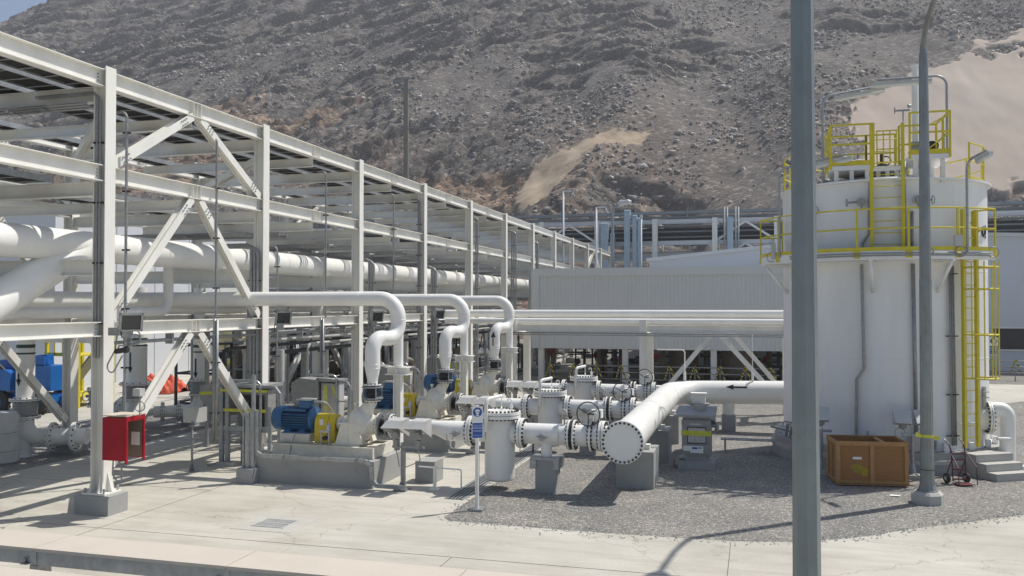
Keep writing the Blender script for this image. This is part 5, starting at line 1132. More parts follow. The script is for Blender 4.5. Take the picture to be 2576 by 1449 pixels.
# ---------------- safety sign ----------------
def sign(p, h0, h1, wd, ht, label, s=1.0, face=(.35,-1,0), post=True):
    p = Vector(p); t = thing("safety_sign", p, label, "sign"); f = Vector(face).normalized(); a = Vector((-f.y, f.x, 0)); a = a if a.x > 0 else -a
    if post:
        m = MB("cream steel paint"); m.cyl(p, p+Vector((0,0,h1+.02)), .04, n=12); m.use("galvanised steel"); m.box(p.x-.16, p.x+.16, p.y-.16, p.y+.16, .004, .05); m.build("post", t)
    c = p+f*.05+Vector((0,0,(h0+h1)/2)); H = (h1-h0)/2
    def rect(m, x0, x1, z0, z1, d): m.prism([c+a*x0+Vector((0,0,z0))+f*d, c+a*x1+Vector((0,0,z0))+f*d, c+a*x1+Vector((0,0,z1))+f*d, c+a*x0+Vector((0,0,z1))+f*d], f*.003)
    m = MB("paper"); rect(m, -wd/2, wd/2, -H, H, 0); m.build("board", t)
    m = MB("sign blue"); zc = H-wd*.50; n = 32; m.prism([c+a*wd*.42*math.cos(2*math.pi*i/n)+Vector((0,0,zc+wd*.42*math.sin(2*math.pi*i/n)))+f*.0035 for i in range(n)], f*.002)
    rect(m, -wd*.45, wd*.45, -H*.32, -H*.02, .0035); rect(m, -wd*.45, wd*.45, -H*.95, -H*.36, .0035); m.build("blue_field", t)
    m = MB("paper"); n = 24
    # white head wearing a helmet and ear protection
    m.prism([c+a*wd*.15*math.cos(2*math.pi*i/n)+Vector((0,0,zc-wd*.02+wd*.21*math.sin(2*math.pi*i/n)))+f*.006 for i in range(n)], f*.001)
    m.prism([c+a*wd*.23*math.cos(math.pi*i/12)+Vector((0,0,zc+wd*.06+wd*.20*math.sin(math.pi*i/12)))+f*.0062 for i in range(13)], f*.001)
    rect(m, -wd*.14, wd*.14, zc-wd*.36, zc-wd*.26, .006); m.build("pictogram", t)
    m = MB("sign blue")
    for k in (-1, 1): rect(m, k*wd*.07-wd*.045, k*wd*.07+wd*.045, zc-wd*.02, zc+wd*.05, .008)
    m.build("goggles", t)
    def text(s_, z, size):
        cu = bpy.data.curves.new("lettering", 'FONT'); cu.body = s_; cu.size = size; cu.align_x = 'CENTER'; cu.align_y = 'CENTER'; cu.extrude = .0006; cu.materials.append(MATS["paper"])
        o = text_mesh(cu); o.parent = t; q = c+Vector((0,0,z))+f*.0068-p; M = Matrix((a, Vector((0,0,1)), f)).transposed().to_4x4(); M.translation = q; o.matrix_local = M
    text("\u0645\u0646\u0637\u0642\u0629 \u062e\u0637\u0631", -H*.17, wd*.20)
    text("DANGER", -H*.52, wd*.18); text("WEAR PROTECTION", -H*.80, wd*.085)
    return t
sign((-5.64, 17.42, 0), 1.50, 2.17, .235, .67, "blue and white protection sign on a white post at the gravel's edge", face=(.5,-1,0))
p = at(2499, 875, Y=25.6); sign((p.x, 25.6, p.z-.3), .13, .58, .2, .4, "small blue and white sign hung on the tank's ladder cage", post=False, face=(-.1,-1,0))

# ---------------- local control panel ----------------
def panel():
    x0, x1, y0, y1 = -1.88, -1.13, 23.3, 23.85; t = thing("control_panel", (-1.5, 23.4, 0), "grey control panel with peaked sun roof and yellow tape, right of the header", "control panel")
    m = MB("plinth grey concrete"); m.box(x0-.1, x1+.1, y0-.1, y1+.1, -.1, .20); m.build("footing", t)
    m = MB("grey enclosure paint"); m.box(x0+.08, x1-.08, y0+.05, y1-.05, .20, .38); m.box(x0, x1, y0, y1, .38, 1.28)
    m.prism([(x1, y0+.05, 1.28), (x1, y1, 1.28), (x1, y1, 1.05)], (.1,0,0)); m.build("cabinet", t)
    m = MB("grey enclosure paint"); m.prism([(x0-.2, y0-.12, 1.36), (x1+.12, y0-.12, 1.36), (x1+.14, y0+.5, 1.54), (x0-.10, y0+.5, 1.54)], (0,0,.06)); m.box(x0+.3, x1-.16, y0+.2, y0+.5, 1.5, 1.63); m.box(x0+.02, x1-.02, y0+.06, y0+.5, 1.28, 1.38); m.build("sun_roof", t)
    m = MB("black rubber"); rx0, rx1, rz0, rz1 = x0+.14, x1-.12, .66, 1.10
    for a, b, c_, d in ((rx0, rx1, rz0, rz0+.018), (rx0, rx1, rz1-.018, rz1), (rx0, rx0+.018, rz0, rz1), (rx1-.018, rx1, rz0, rz1)): m.box(a, b, y0-.012, y0-.001, c_, d)
    m.build("window_frame", t)
    m = MB("light grey enclosure"); m.box(rx0+.025, rx1-.025, y0-.008, y0-.002, .70, 1.06); m.box(x0+.2, x1-.25, y0-.008, y0-.002, 1.15, 1.19)
    m.use("grey enclosure paint")
    for i in range(4): m.cyl((rx0+.09+.1*i, y0-.02, .84), (rx0+.09+.1*i, y0-.008, .84), .02, n=10)
    for i in range(2): m.cyl((rx0+.2+.15*i, y0-.02, .76), (rx0+.2+.15*i, y0-.008, .76), .02, n=10)
    m.build("instrument_window", t)
    m = MB("yellow tape"); m.box(x0-.006, x1+.006, y0-.016, y0+.2, .87, 1.0); m.build("tape", t)
    m = MB("paper"); m.box(x0+.03, x0+.22, y0-.006, y0-.002, .47, .60); m.box(x0+.22, x1-.2, y0-.006, y0-.002, .42, .60); m.use("sign blue"); m.box(x0+.26, x0+.40, y0-.009, y0-.006, .52, .57); m.box(x0+.42, x1-.24, y0-.009, y0-.006, .54, .57); m.build("label_sheet", t)
    m = MB("grey enclosure paint"); m.prism([(x0-.35, y0+.1, .0), (x0-.35, y0+.1, .3), (x0-.2, y0+.1, .42), (x0+.0, y0+.1, .46), (x0+.0, y0+.1, .34), (x0-.15, y0+.1, .30), (x0-.22, y0+.1, .2), (x0-.22, y0+.1, 0)], (0,.3,0)); m.build("cable_duct", t)
    m = MB("conduit steel"); m.cyl((x1+.0, y0+.2, 1.12), (x1+.16, y0+.2, 1.12), .05, n=10); m.cyl((x1+.14, y0+.2, .98), (x1+.14, y0+.2, 1.2), .05, n=10); m.torus((x1+.14, y0+.12, 1.02), (1,0,0), .07, .012, 14, 5); m.build("air_fitting", t)
panel()
m = MB("grey enclosure paint"); p = at(1757, 1015, Z=1.0); m.box(p.x-.32, p.x+.32, p.y, p.y+.4, 0, .35); m.box(p.x-.28, p.x+.28, p.y+.06, p.y+.34, .35, .95); m.box(p.x-.36, p.x+.36, p.y-.05, p.y+.45, .95, 1.0); m.use("paper"); m.box(p.x-.22, p.x+.22, p.y+.1, p.y+.3, 1.0, 1.3); m.box(p.x-.26, p.x+.26, p.y+.05, p.y+.35, 1.3, 1.34)
m.build("control_panel", loc=(p.x, p.y, 0), label="small grey panel standing behind the big control panel", cat="control panel")
m = MB("pale concrete"); 
q = at(1960, 1052, Z=.1); m.use("galvanised steel"); m.box(-1.0, 1.2, 26.2, 26.3, .35, .38); m.box(-1.0, 1.2, 26.45, 26.55, .35, .38)
for x in np.arange(-.95, 1.2, .12): m.box(x, x+.03, 26.3, 26.45, .355, .375)
for x in (-.9, 1.0): m.box(x, x+.05, 26.3, 26.45, 0, .35)
m.build("low_cable_ladder", loc=(0, 26.3, 0), label="low thin cable ladder running from the control panel to the tank", cat="cable ladder")
# paper scrap on the gravel, trench grating, floor drain, foreground trays
p = at(2251, 1248, Z=0); m = MB("paper"); m.prism([(p.x-.12, p.y-.05, .012), (p.x+.09, p.y-.09, .02), (p.x+.13, p.y+.05, .014), (p.x-.08, p.y+.08, .016)], (0,0,.003)); m.build("paper_scrap", loc=tuple(p), label="scrap of white paper on the gravel in front of the crate", cat="paper")
def drain():
    x0, x1, y0, y1 = -9.42, -8.78, 14.98, 15.52; t = thing("floor_drain", (-9.1, 15.25, 0), "square iron floor drain set in the concrete apron", "drain")
    m = MB("pale concrete"); m.box(-9.75, -8.45, 14.68, 15.82, -.05, .010); m.build("surround", t)
    m = MB("grey enclosure paint"); m.box(x0, x1, y0, y1, -.05, .014); m.build("pit", t)
    m = MB("light grey enclosure"); m.box(x0-.03, x1+.03, y0-.03, y0, 0, .022); m.box(x0-.03, x1+.03, y1, y1+.03, 0, .022); m.box(x0-.03, x0, y0, y1, 0, .022); m.box(x1, x1+.03, y0, y1, 0, .022)
    n = 13
    for i in range(n):
        c = x0-.2+i*(x1-x0+.4)/(n-1)
        a = max(x0, c-.16); b = min(x1, c+.16)
        if b-a > .03:
            f = lambda x: y0+(y1-y0)*(x-(c-.16))/.32
            m.prism([(a, f(a), .015), (a+.03, f(a), .015), (min(b+.03, x1), f(b), .015), (b, f(b), .015)], (0,0,.007))
    m.box(x0, x1, (y0+y1)/2-.02, (y0+y1)/2+.02, .015, .0225)
    m.build("grate", t)
drain()
t = thing("trench_grating", (-6.4, 19, 0), "long grated drain trench beside the nearest strainer", "drain")
m = MB("black bolt"); m.box(-6.62, -6.24, 18.2, 34, -.05, .008); m.build("trench", t)
m = MB("galvanised steel")
for i in range(5): m.box(-6.61+.085*i, -6.575+.085*i, 18.2, 34, .008, .020)
m.box(-6.66, -6.62, 18.2, 34, 0, .016); m.box(-6.24, -6.20, 18.2, 34, 0, .016); m.build("grate", t)
def floor_tray(y0, y1, z, label, joints, off=0):
    t = thing("trench_tray", (-6, y0, 0), label, "cable tray", "covered cable trays in the foreground")
    js = joints
    for a, b in zip(js[:-1], js[1:]):
        m = MB("tray cover beige"); m.box(a+.004, b-.004, y0-.015, y1+.015, z-.012, z); m.box(a+.004, b-.004, y0-.017, y0-.014, z-.03, z-.0); m.build("cover", t)
        m = MB("galvanised steel"); m.box(a+.002, b-.002, y0, y0+.012, z-.165, z-.014); m.box(a+.002, b-.002, y0+.012, y1, z-.163, z-.155); m.box(a+.002, b-.002, y1-.01, y1, z-.155, z-.014); m.build("side", t)
    for a in js[1:-1]:
        m = MB("galvanised steel"); m.box(a-.035, a+.035, y0-.006, y0-.001, z-.15, z-.035); m.cyl((a-.10, y0-.03, z-.13), (a-.10, y0+.0, z-.13), .012, n=8); m.box(a-.13, a-.05, y0-.04, y0-.001, z-.16, z-.15); m.cyl((a-.09, y0-.02, z-.15), (a-.09, y0-.02, z-.09), .01, n=6)
        m.build("joint_bracket", t)
    for x in (js[1], js[2], js[3]):
        m = MB("conduit steel"); m.box(x-.04, x+.04, y0+.1, y0+.18, 0, z-.17); m.box(x-.05, x+.05, y0, y1, z-.21, z-.17); m.build("trestle", t)
floor_tray(6.95, 7.42, 1.93, "upper covered cable tray across the lower left corner, beige lids and dark steel side", [-13, -10.8, -8.9, -6.79, -4.64, -2.5, -.4])
floor_tray(6.0, 6.50, 1.88, "lower covered cable tray, cut off at the bottom left corner", [-13, -11.2, -9.1, -7.0, -4.9, -3.4])
# ---------------- low pipe bridge behind the pumps (runs left-right) ----------------
YB = 33.6
def bridge():
    t = thing("pipe_bridge", (-6, YB, 0), "low cream steel pipe bridge carrying level white pipes to the tank", "pipe rack")
    xs = [at(1291, 900, Y=YB).x, at(1618, 900, Y=YB).x, at(1619, 900, Y=YB).x+5.3]
    for x in xs:
        for yy in (YB, YB+2.2):
            m = MB("cream steel paint"); m.hbeam((x, yy, .0), (x, yy, 3.72), .26, .26, .02, .014, up=(0,1,0)); m.build("column", t)
        m = MB("cream steel paint"); m.hbeam((x, YB+.14, 3.28), (x, YB+2.06, 3.28), .24, .18, .016, .012); m.build("cross_beam", t)
    for a, b in zip(xs[:-1], xs[1:]):
        for yy in (YB, YB+2.2): m = MB("cream steel paint"); m.hbeam((a+.14, yy, 3.39), (b-.14, yy, 3.39), .24, .2, .018, .012); m.build("longitudinal_beam", t)
    a, b = xs[1], xs[2]; xm = (a+b)/2; xm = at(1800, 850, Y=YB).x
    for q, d in ((at(1672, 965, Y=YB).x, -1), (at(1945, 965, Y=YB).x, 1)):
        m = MB("cream steel paint"); m.hbeam((xm+.12*d, YB, 3.22), (q, YB, 1.05), .17, .17, .012, .010, up=(0,1,0))
        m.use("galvanised steel"); dv = (Vector((q, YB, 1.05))-Vector((xm+.12*d, YB, 3.22))).normalized()
        for i in range(4):
            for j in (-.05, .05): c = Vector((xm+.12*d, YB-.086, 3.22))+dv*(.3+.09*i)+dv.cross(Vector((0,1,0)))*j; m.cyl(c, c+Vector((0,-.03,0)), .018, n=6)
        m.build("diagonal_brace", t)
    m = MB("cream steel paint"); m.hbeam((xm+.5, YB+2.2, 3.25), (xs[2]-.2, YB+2.2, 1.0), .16, .16, .012, .010, up=(0,1,0)); m.build("diagonal_brace", t)
    m = MB("conduit steel"); m.tube([(xs[0]-1, YB-.18, 3.20), (xs[2], YB-.18, 3.20)], .03, 8); m.tube([(xs[0]-1, YB-.22, 3.12), (xs[2], YB-.22, 3.12)], .018, 6); m.build("conduit", t)
bridge()
for i, (y, z, r, s_) in enumerate([(YB+.9, 3.95, .15, "upper white pipe on the low pipe bridge, running level to the tank"), (YB+.45, 3.645, .125, "lower white pipe on the low pipe bridge, in front of the upper one")]):
    m = MB(); m.tube([(-12.6 if i == 0 else -12.4, y, z), (3.6, y, z)], r, 28)
    for x in (-4.5, -.5): m.torus((x+i*2, y, z), (1,0,0), r+.001, .005, 28, 4)
    m.build("process_pipe", loc=(-6, y, z), label=s_, cat="pipe")

# ---------------- buildings ----------------
def clad_building(name, x0, x1, y0, y1, z0, z1, label, mt, rib=.20, cat="building", roofm="roof sheet grey", fascia=.42):
    t = thing(name, (x0, y0, 0), label, cat)
    m = MB(mt); x = x0+.01; n = int((x1-x0)/rib); st = (x1-x0)/n
    # trapezoid ribs are real geometry
    prof = []
    for i in range(n): X = x0+i*st; prof += [(X, y0), (X+st*.70, y0), (X+st*.76, y0+.018), (X+st*.94, y0+.018)]
    prof.append((x1, y0)); vs = []; fs = []
    for (a, b) in prof: vs += [(a, b, z0), (a, b, z1-fascia)]
    for i in range(len(prof)-1): fs.append((2*i, 2*i+2, 2*i+3, 2*i+1))
    m.add(vs, fs); m.build("wall", t)
    m = MB(mt); m.box(x0-.06, x1+.06, y0-.10, y0+.08, z1-fascia, z1); m.box(x0-.06, x0-.0, y0+.08, y1, z0, z1); m.box(x1, x1+.06, y0+.08, y1, z0, z1); m.box(x0-.08, x0+.35, y0-.05, y0-.005, z0, z1-fascia); m.build("fascia", t)
    m = MB(roofm); m.box(x0, x1, y0+.08, y1, z1-.2, z1-.12); m.build("roof", t); return t
sx0 = at(1341, 700, Y=46).x
sh = clad_building("pump_shelter", sx0, 9.0, 46, 62, 1.95, 6.28, "long grey ribbed-metal shelter with open bottom, behind the low pipe bridge", "wall cladding grey", cat="building")
for x in np.arange(sx0+.4, 9.0, 4.6):
    m = MB("cream steel paint"); m.hbeam((x, 46.3, 0), (x, 46.3, 2.6), .3, .3, .02, .014); m.build("column", sh)
# second hall with a pitched roof behind
def hall():
    Y0, Y1 = 63, 86; a = at(1634, 657, Y=Y0); r_ = at(2235, 590, Y=Y0); e = at(2700, 604, Y=Y0)
    t = thing("workshop_hall", (a.x, Y0, 0), "pale metal hall with low pitched roof and dark opening, behind the tank at right", "building")
    m = MB("wall cladding white"); m.prism([(a.x, Y0, 0), (e.x+6, Y0, 0), (e.x+6, Y0, e.z), (r_.x, Y0, r_.z), (a.x, Y0, a.z)], (0, .3, 0)); m.build("gable_wall", t)
    m = MB("wall cladding grey"); m.prism([(a.x-.2, Y0-.25, a.z-.05), (r_.x, Y0-.25, r_.z-.05), (e.x+6, Y0-.25, e.z-.05), (e.x+6, Y0-.25, e.z+.2), (r_.x, Y0-.25, r_.z+.2), (a.x-.2, Y0-.25, a.z+.2)], (0, .22, 0)); m.build("fascia", t)
    m = MB("roof sheet grey"); m.prism([(a.x-.2, Y0, a.z+.02), (r_.x, Y0, r_.z+.02), (e.x+6, Y0, e.z+.02), (e.x+6, Y0, e.z+.12), (r_.x, Y0, r_.z+.12), (a.x-.2, Y0, a.z+.12)], (0, Y1-Y0, 0)); m.build("roof", t)
    p, q = at(2496, 826, Y=Y0), at(2640, 880, Y=Y0)
    m = MB("black paint"); m.box(p.x, q.x, Y0-.06, Y0-.01, q.z, p.z); f = m.build("window", t)
    m = MB("cream steel paint"); m.box(p.x-.1, p.x, Y0-.1, Y0-.0, q.z-.1, p.z+.1); m.box(p.x, q.x, Y0-.1, Y0-.0, q.z-.1, q.z); m.box(p.x, q.x, Y0-.1, Y0-.0, p.z, p.z+.1); m.build("frame", f)
    return t
hall()
def white_box(name, X, ya, yb, za, zb, label, depth=14, z0=0):
    t = thing(name, (X, ya, 0), label, "building"); m = MB("wall cladding white"); m.prism([(X, ya, z0), (X, yb, z0), (X, yb, zb), (X, ya, za)], (-depth, 0, 0)); m.build("wall", t)
    m = MB("wall cladding grey"); m.prism([(X, ya-.1, za-.02), (X, yb+.1, zb-.02), (X, yb+.1, zb+.16), (X, ya-.1, za+.16)], (-depth, 0, 0)); 
    m.box(X+.0, X+.03, ya, yb, min(za, zb)-3.4, min(za, zb)-3.34); m.build("roof_edge", t)
    m = MB("wall cladding grey")
    y = ya+1.2
    while y < yb: m.box(X, X+.03, y-.03, y+.03, z0, min(za, zb)-.05); y += 3.2
    m.build("wall_seam", t); return t
a, b = at(140, 528, X=-34), at(632, 604, X=-34)
white_box("process_building", -34, a.y, b.y, a.z, a.z-.05, "tall white clad building standing behind the left half of the pipe rack")
white_box("storage_building", -38, 66, 84, 7.6, 7.6, "farther white clad building glimpsed through the pipe rack's middle")

# ---------------- guard rails with striped posts under the shelter ----------------
def guard(x0, x1, y, label):
    t = thing("guard_rail", (x0, y, 0), label, "railing", "guard rails with striped posts")
    for z in (.45, .8, 1.12): m = MB("grey enclosure paint"); m.tube([(x0, y, z), (x1, y, z)], .028, 6); m.build("rail", t)
    x = x0; 
    while x <= x1:
        m = MB("grey enclosure paint"); m.cyl((x, y, 0), (x, y, 1.15), .03, n=6); m.build("post", t)
        m = MB("hazard stripes"); m.bar((x-.02, y-.08, 1.2), (x-.26, y-.08, .45), .07, .03, up=(0,1,0)); m.bar((x+.02, y-.08, 1.2), (x+.26, y-.08, .45), .07, .03, up=(0,1,0)); m.build("striped_guard", t); x += 1.25
guard(at(1385, 930, Y=45).x, at(1960, 930, Y=45).x, 45, "guard rail with black and yellow striped guards in front of the shelter")
guard(at(2492, 930, Y=55).x, at(2640, 930, Y=55).x, 55, "guard rail with striped guards at the far right, beyond the tank")
# process equipment below the shelter
def vessel(u, v, Y, r, h, label, mt="brown vessel"):
    p = at(u, v, Y=Y); t = thing("process_vessel", (p.x, Y, 0), label, "vessel", "vessels under the shelter"); m = MB(mt); m.lathe((p.x, Y, .3), (0,0,1), [(0,r*.6),(.15,r),(h,r),(h+.2,r*.7),(h+.3,r*.2)], 28); m.build("shell", t); 
    for k in range(4): a = k*math.pi/2+.6; m = MB("far dark steel"); m.bar((p.x+r*.8*math.cos(a), Y+r*.8*math.sin(a), 0), (p.x+r*.8*math.cos(a), Y+r*.8*math.sin(a), .5), .12, .12); m.build("leg", t)
vessel(1717, 910, 50, .82, 2.6, "brown upright vessel under the shelter, left of the bridge column")
vessel(1860, 910, 49, .95, 2.4, "pale brown vessel under the shelter, between the bridge braces")
random.seed(21)
for i in range(16):
    x = -11.2+i*.98; Y = 47.5+random.random()*5; t = thing("pipe_manifold", (x, Y, 0), "%s dark pipework cluster from the left under the shelter" % ORD[i], "pipework", "dark pipe clusters under the shelter")
    
    for k in range(3): m = MB("far dark steel" if i % 3 else "brown vessel"); xx = x+random.uniform(-.45,.45); m.cyl((xx, Y, 0), (xx, Y, random.uniform(1.4,2.8)), random.uniform(.04,.13), n=8); m.build("riser", t)
    for k in range(4): m = MB("far dark steel" if k else "grey enclosure paint"); z = random.uniform(.4,2.3); m.tube([(x-.7, Y+.1*k, z), (x+.7, Y+.1*k, z)], random.uniform(.025,.09), 6); m.build("branch_pipe", t)
    m = MB("black bolt" if i % 2 else "red paint"); z = random.uniform(.9, 1.7); m.cyl((x, Y-.2, z), (x, Y-.12, z), .18, n=12); m.cyl((x, Y-.2, z-.3), (x, Y-.2, z), .05, n=8); m.build("valve", t)
m = MB("pale concrete"); m.box(sx0, 9, 50, 60, -.1, .06); m.build("shelter_floor", kind="structure")

# ---------------- far pipe rack across the background ----------------
def far_rack():
    Y = 88; D = 6; t = thing("far_pipe_rack", (0, Y, 0), "distant wide pipe rack with dark cable trays, along the foot of the mountain", "pipe rack")
    zt = at(1700, 540, Y=Y).z; xs = [at(u, 600, Y=Y).x for u in (1010, 1180, 1363, 1503, 1648, 1752, 1865, 1999)]; st = xs[4]-xs[3]
    xs = [xs[4]+st*k for k in range(-7, 12)]; x0, x1 = xs[0], xs[-1]
    Z = lambda v: at(1748, v, Y=Y).z
    for x in xs:
        m = MB("cream steel paint"); m.hbeam((x, Y-.05, 0), (x, Y-.05, Z(549)), .55, .50, .03, .03, up=(0,1,0)); m.build("column", t)
        m = MB("cream steel paint"); m.hbeam((x, Y+D, 0), (x, Y+D, Z(551)), .42, .42, .03, .03, up=(1,0,0)); m.build("column", t)
    for v in (556, 610, 648):
        m = MB("wall cladding white"); m.hbeam((x0, Y, Z(v)), (x1, Y, Z(v)), .42, .3, .04, .03); m.build("longitudinal_beam", t)
        for i, x in enumerate(xs):
            m = MB("cream steel paint"); m.hbeam((x, Y+.25, Z(v)), (x, Y+D-.25, Z(v)), .35, .25, .04, .03); m.build("cross_beam", t)
    for k in (5, 8, 11, 14):
        xm = (xs[k]+xs[k+1])/2
        for q, d in ((xs[k], 1), (xs[k+1], -1)):
            m = MB("cream steel paint"); m.bar((xm, Y, Z(559)), (q+d*.2, Y, Z(605)), .25, .2); m.bar((xm, Y, Z(614)), (q+d*.2, Y, Z(656)), .25, .2); m.build("diagonal_brace", t)
    trays = [(532, .26, 0), (541, .22, 1.5), (566, .12, .4), (573, .60, 3), (580, .12, .4), (587, .62, 2.2), (594, .12, .4), (600, .5, 1.4), (605, .12, .4)]
    return x0, x1, Y, Z, trays
fx0, fx1, FY, FZ, tr = far_rack()
for i, (v, h, dy) in enumerate(tr):
    m = MB("far dark steel" if h > .3 else "far steel"); m.box(fx0, fx1, FY+.3+dy, FY+1.3+dy, FZ(v)-h/2, FZ(v)+h/2)
    if i == 0:
        m.use("far steel"); x = fx0
        while x < fx1: m.box(x, x+.12, FY+.2, FY+.28, FZ(v)-.6, FZ(v)+.45); x += 2.6
    m.build("cable_tray", loc=(fx0, FY, FZ(v)), label="dark cable tray on the distant rack, %s from the top" % ["first","second","third","fourth","fifth","sixth","seventh","eighth","ninth"][i], cat="cable tray", group="cable trays on the distant rack")
m = MB(); m.tube([(fx0, FY+2, FZ(642)), (fx1, FY+2, FZ(642))], .55, 20); m.build("process_pipe", loc=(0, FY+2, FZ(642)), label="fat white pipe along the bottom level of the distant rack", cat="pipe")
for i, (u, w_, vt, s_) in enumerate([(1520, 20, 560, "widest"), (1577, 15, 527, "tallest"), (1596, 11, 540, "fourth"), (1609, 11, 547, "rightmost"), (1540, 10, 588, "shortest")]):
    y = FY-1.2-.0; p = at(u, vt, Y=y); w2 = w_*.038/2*1.0
    t = MB("duct blue grey"); t.box(p.x-w2, p.x+w2, y, y+.35, 5, p.z-.3); t.prism([(p.x-w2, y, p.z-.3), (p.x-w2, y+.08, p.z-.08), (p.x-w2, y+.3, p.z), (p.x-w2, y+.6, p.z-.02), (p.x-w2, y+1.2, p.z-.5), (p.x-w2, y+1.2, p.z-.8), (p.x-w2, y+.35, p.z-.35)], (2*w2,0,0))
    t.box(p.x-w2, p.x+w2, y+.02, y+.33, .0, 5); t.build("cable_duct", loc=(p.x, y, 0), label="%s of the blue-grey covered cable risers in front of the distant rack" % s_, cat="cable duct", group="blue-grey cable risers")
for i, u in enumerate((1822, 1829, 1850, 1857)):
    p = at(u, 520, Y=FY-.8); m = MB("far steel"); m.cyl((p.x, FY-.8, 0), (p.x, FY-.8, p.z), .10, n=8); m.build("riser_pipe", loc=(p.x, FY-.8, 0), label="%s thin grey riser rising above the distant rack" % ["first","second","third","fourth"][i], cat="pipe", group="thin risers by the distant rack")
p = at(1837, 545, Y=FY-1); m = MB("duct blue grey"); m.box(p.x-.28, p.x+.28, FY-1, FY-.7, 0, p.z); m.build("cable_duct", loc=(p.x, FY-1, 0), label="narrow blue-grey riser standing between the two pairs of thin risers", cat="cable duct")

# ---------------- lamp masts in the background ----------------
def mast(u, vt, Y, label, kind="square", r=.09, col="wall cladding white"):
    p = at(u, vt, Y=Y); t = thing("light_mast", (p.x, Y, 0), label, "lamp post", "light masts in the distance")
    m = MB(col); m.cyl((p.x, Y, 0), (p.x, Y, p.z), r, r*.75, n=10)
    if kind == "square": m.bar((p.x-.05, Y, p.z), (p.x+.75, Y, p.z), .09, .09); m.bar((p.x+.72, Y, p.z+.04), (p.x+.72, Y, p.z-.28), .09, .09)
    if kind == "curve": m.tube([(p.x, Y, p.z), (p.x+.1, Y, p.z+.35), (p.x+.5, Y, p.z+.65)], r*.6, 8)
    m.build("pole", t); m = MB("light grey enclosure")
    if kind == "curve": m.lathe((p.x+.4, Y, p.z+.6), (1,0,.15), [(0,.05),(.15,.2),(.8,.2),(1.0,.05)], 12)
    elif kind == "square": m.box(p.x+.6, p.x+.85, Y-.1, Y+.1, p.z-.34, p.z-.26)
    else: m.box(p.x-.1, p.x+.1, Y-.1, Y+.1, p.z, p.z+.2)
    m.build("lantern", t)
mast(1417, 481, 62.5, "tallest white light mast, right of the sandy slope"); mast(1500, 522, 62.7, "second white light mast, in front of the distant rack"); mast(1541, 534, 62.9, "grey light mast with curved head beside the blue-grey risers", "curve", .13, "far steel"); mast(1613, 547, 64.5, "short white mast right of the blue-grey risers", "plain", .07)
# tall lattice mast on the slope road
p = at(1022, 200, Y=98); t = thing("lighting_tower", (p.x, 98, 0), "tall dark weathered mast with crossed head, standing against the mountain", "mast"); m = MB("brown vessel"); m.bar((p.x, 98, 2), (p.x, 98, p.z), .50, .42); m.use("far steel"); m.bar((p.x+.27, 97.9, 2), (p.x+.27, 97.9, p.z), .06, .1); m.build("pole", t)
m = MB("far steel"); m.bar((p.x-1.1, 98, p.z-.15), (p.x+.5, 98, p.z+.25), .18, .3); m.build("crossarm", t); m = MB("far steel"); m.bar((p.x-1.5, 98, p.z-1.7), (p.x+1.0, 98, p.z-1.2), .1, .2); m.build("crossarm", t); m = MB("far steel"); m.bar((p.x-.8, 98, p.z-6), (p.x+.9, 98, p.z-5.9), .08, .15); m.build("crossarm", t)

# ---------------- left side, behind and below the rack ----------------
def valve_riser(x, y, r, ztop, zbend, dirx, label, marks=None, post=True):
    t = thing("valve_riser", (x, y, 0), label, "pipe", "white risers with valves at left"); m = MB()
    e = Vector(dirx); pts = fillet([(x, y, ztop), (x, y, .55), (x+e.x, y+e.y, .55)], .38); m.tube(pts, r, 24)
    if post: m.cyl((x, y, .02), (x, y, .55), r*.75, n=16); m.box(x-.25, x+.25, y-.25, y+.25, .0, .03)
    if zbend: m.tube(fillet([(x, y, zbend), (x+.8, y, zbend), (x+1.5, y, zbend), (x+1.5, y, .5)], .4), r*.8, 20)
    m.build("pipe", t); 
    for zf in (1.62, 1.12): m = MB(); m.flange((x, y, zf), (0,0,1), r*1.7, .035, 14, .02, .03); m.build("flange", t)
    m = MB("grey enclosure paint"); m.cyl((x, y, 1.15), (x, y, 1.59), r*1.35, n=20); m.cyl((x-.3, y-.1, 1.4), (x+.1, y-.1, 1.4), .05, n=8); m.torus((x-.32, y-.1, 1.4), (1,0,0), .16, .015, 20, 6); m.build("valve_body", t)
    for q_ in (.45, .8): m = MB(); m.flange(Vector((x, y, .55))+e*q_, e, r*1.7, .035, 14, .02, .03); m.build("flange", t)
    if marks:
        m = MB("dark green paint"); m.cyl((x, y, marks+.18), (x, y, marks+.28), r*1.012, n=24, caps=False); m.cyl((x, y, marks), (x, y, marks+.05), r*1.012, n=24, caps=False)
        m.use("black paint"); m.box(x-.03, x+.03, y-r-.008, y-r-.002, marks-.75, marks-.2); m.prism([(x-.09, y-r-.008, marks-.7), (x+.09, y-r-.008, marks-.7), (x, y-r-.008, marks-.9)], (0,.006,0)); m.build("flow_marking", t)
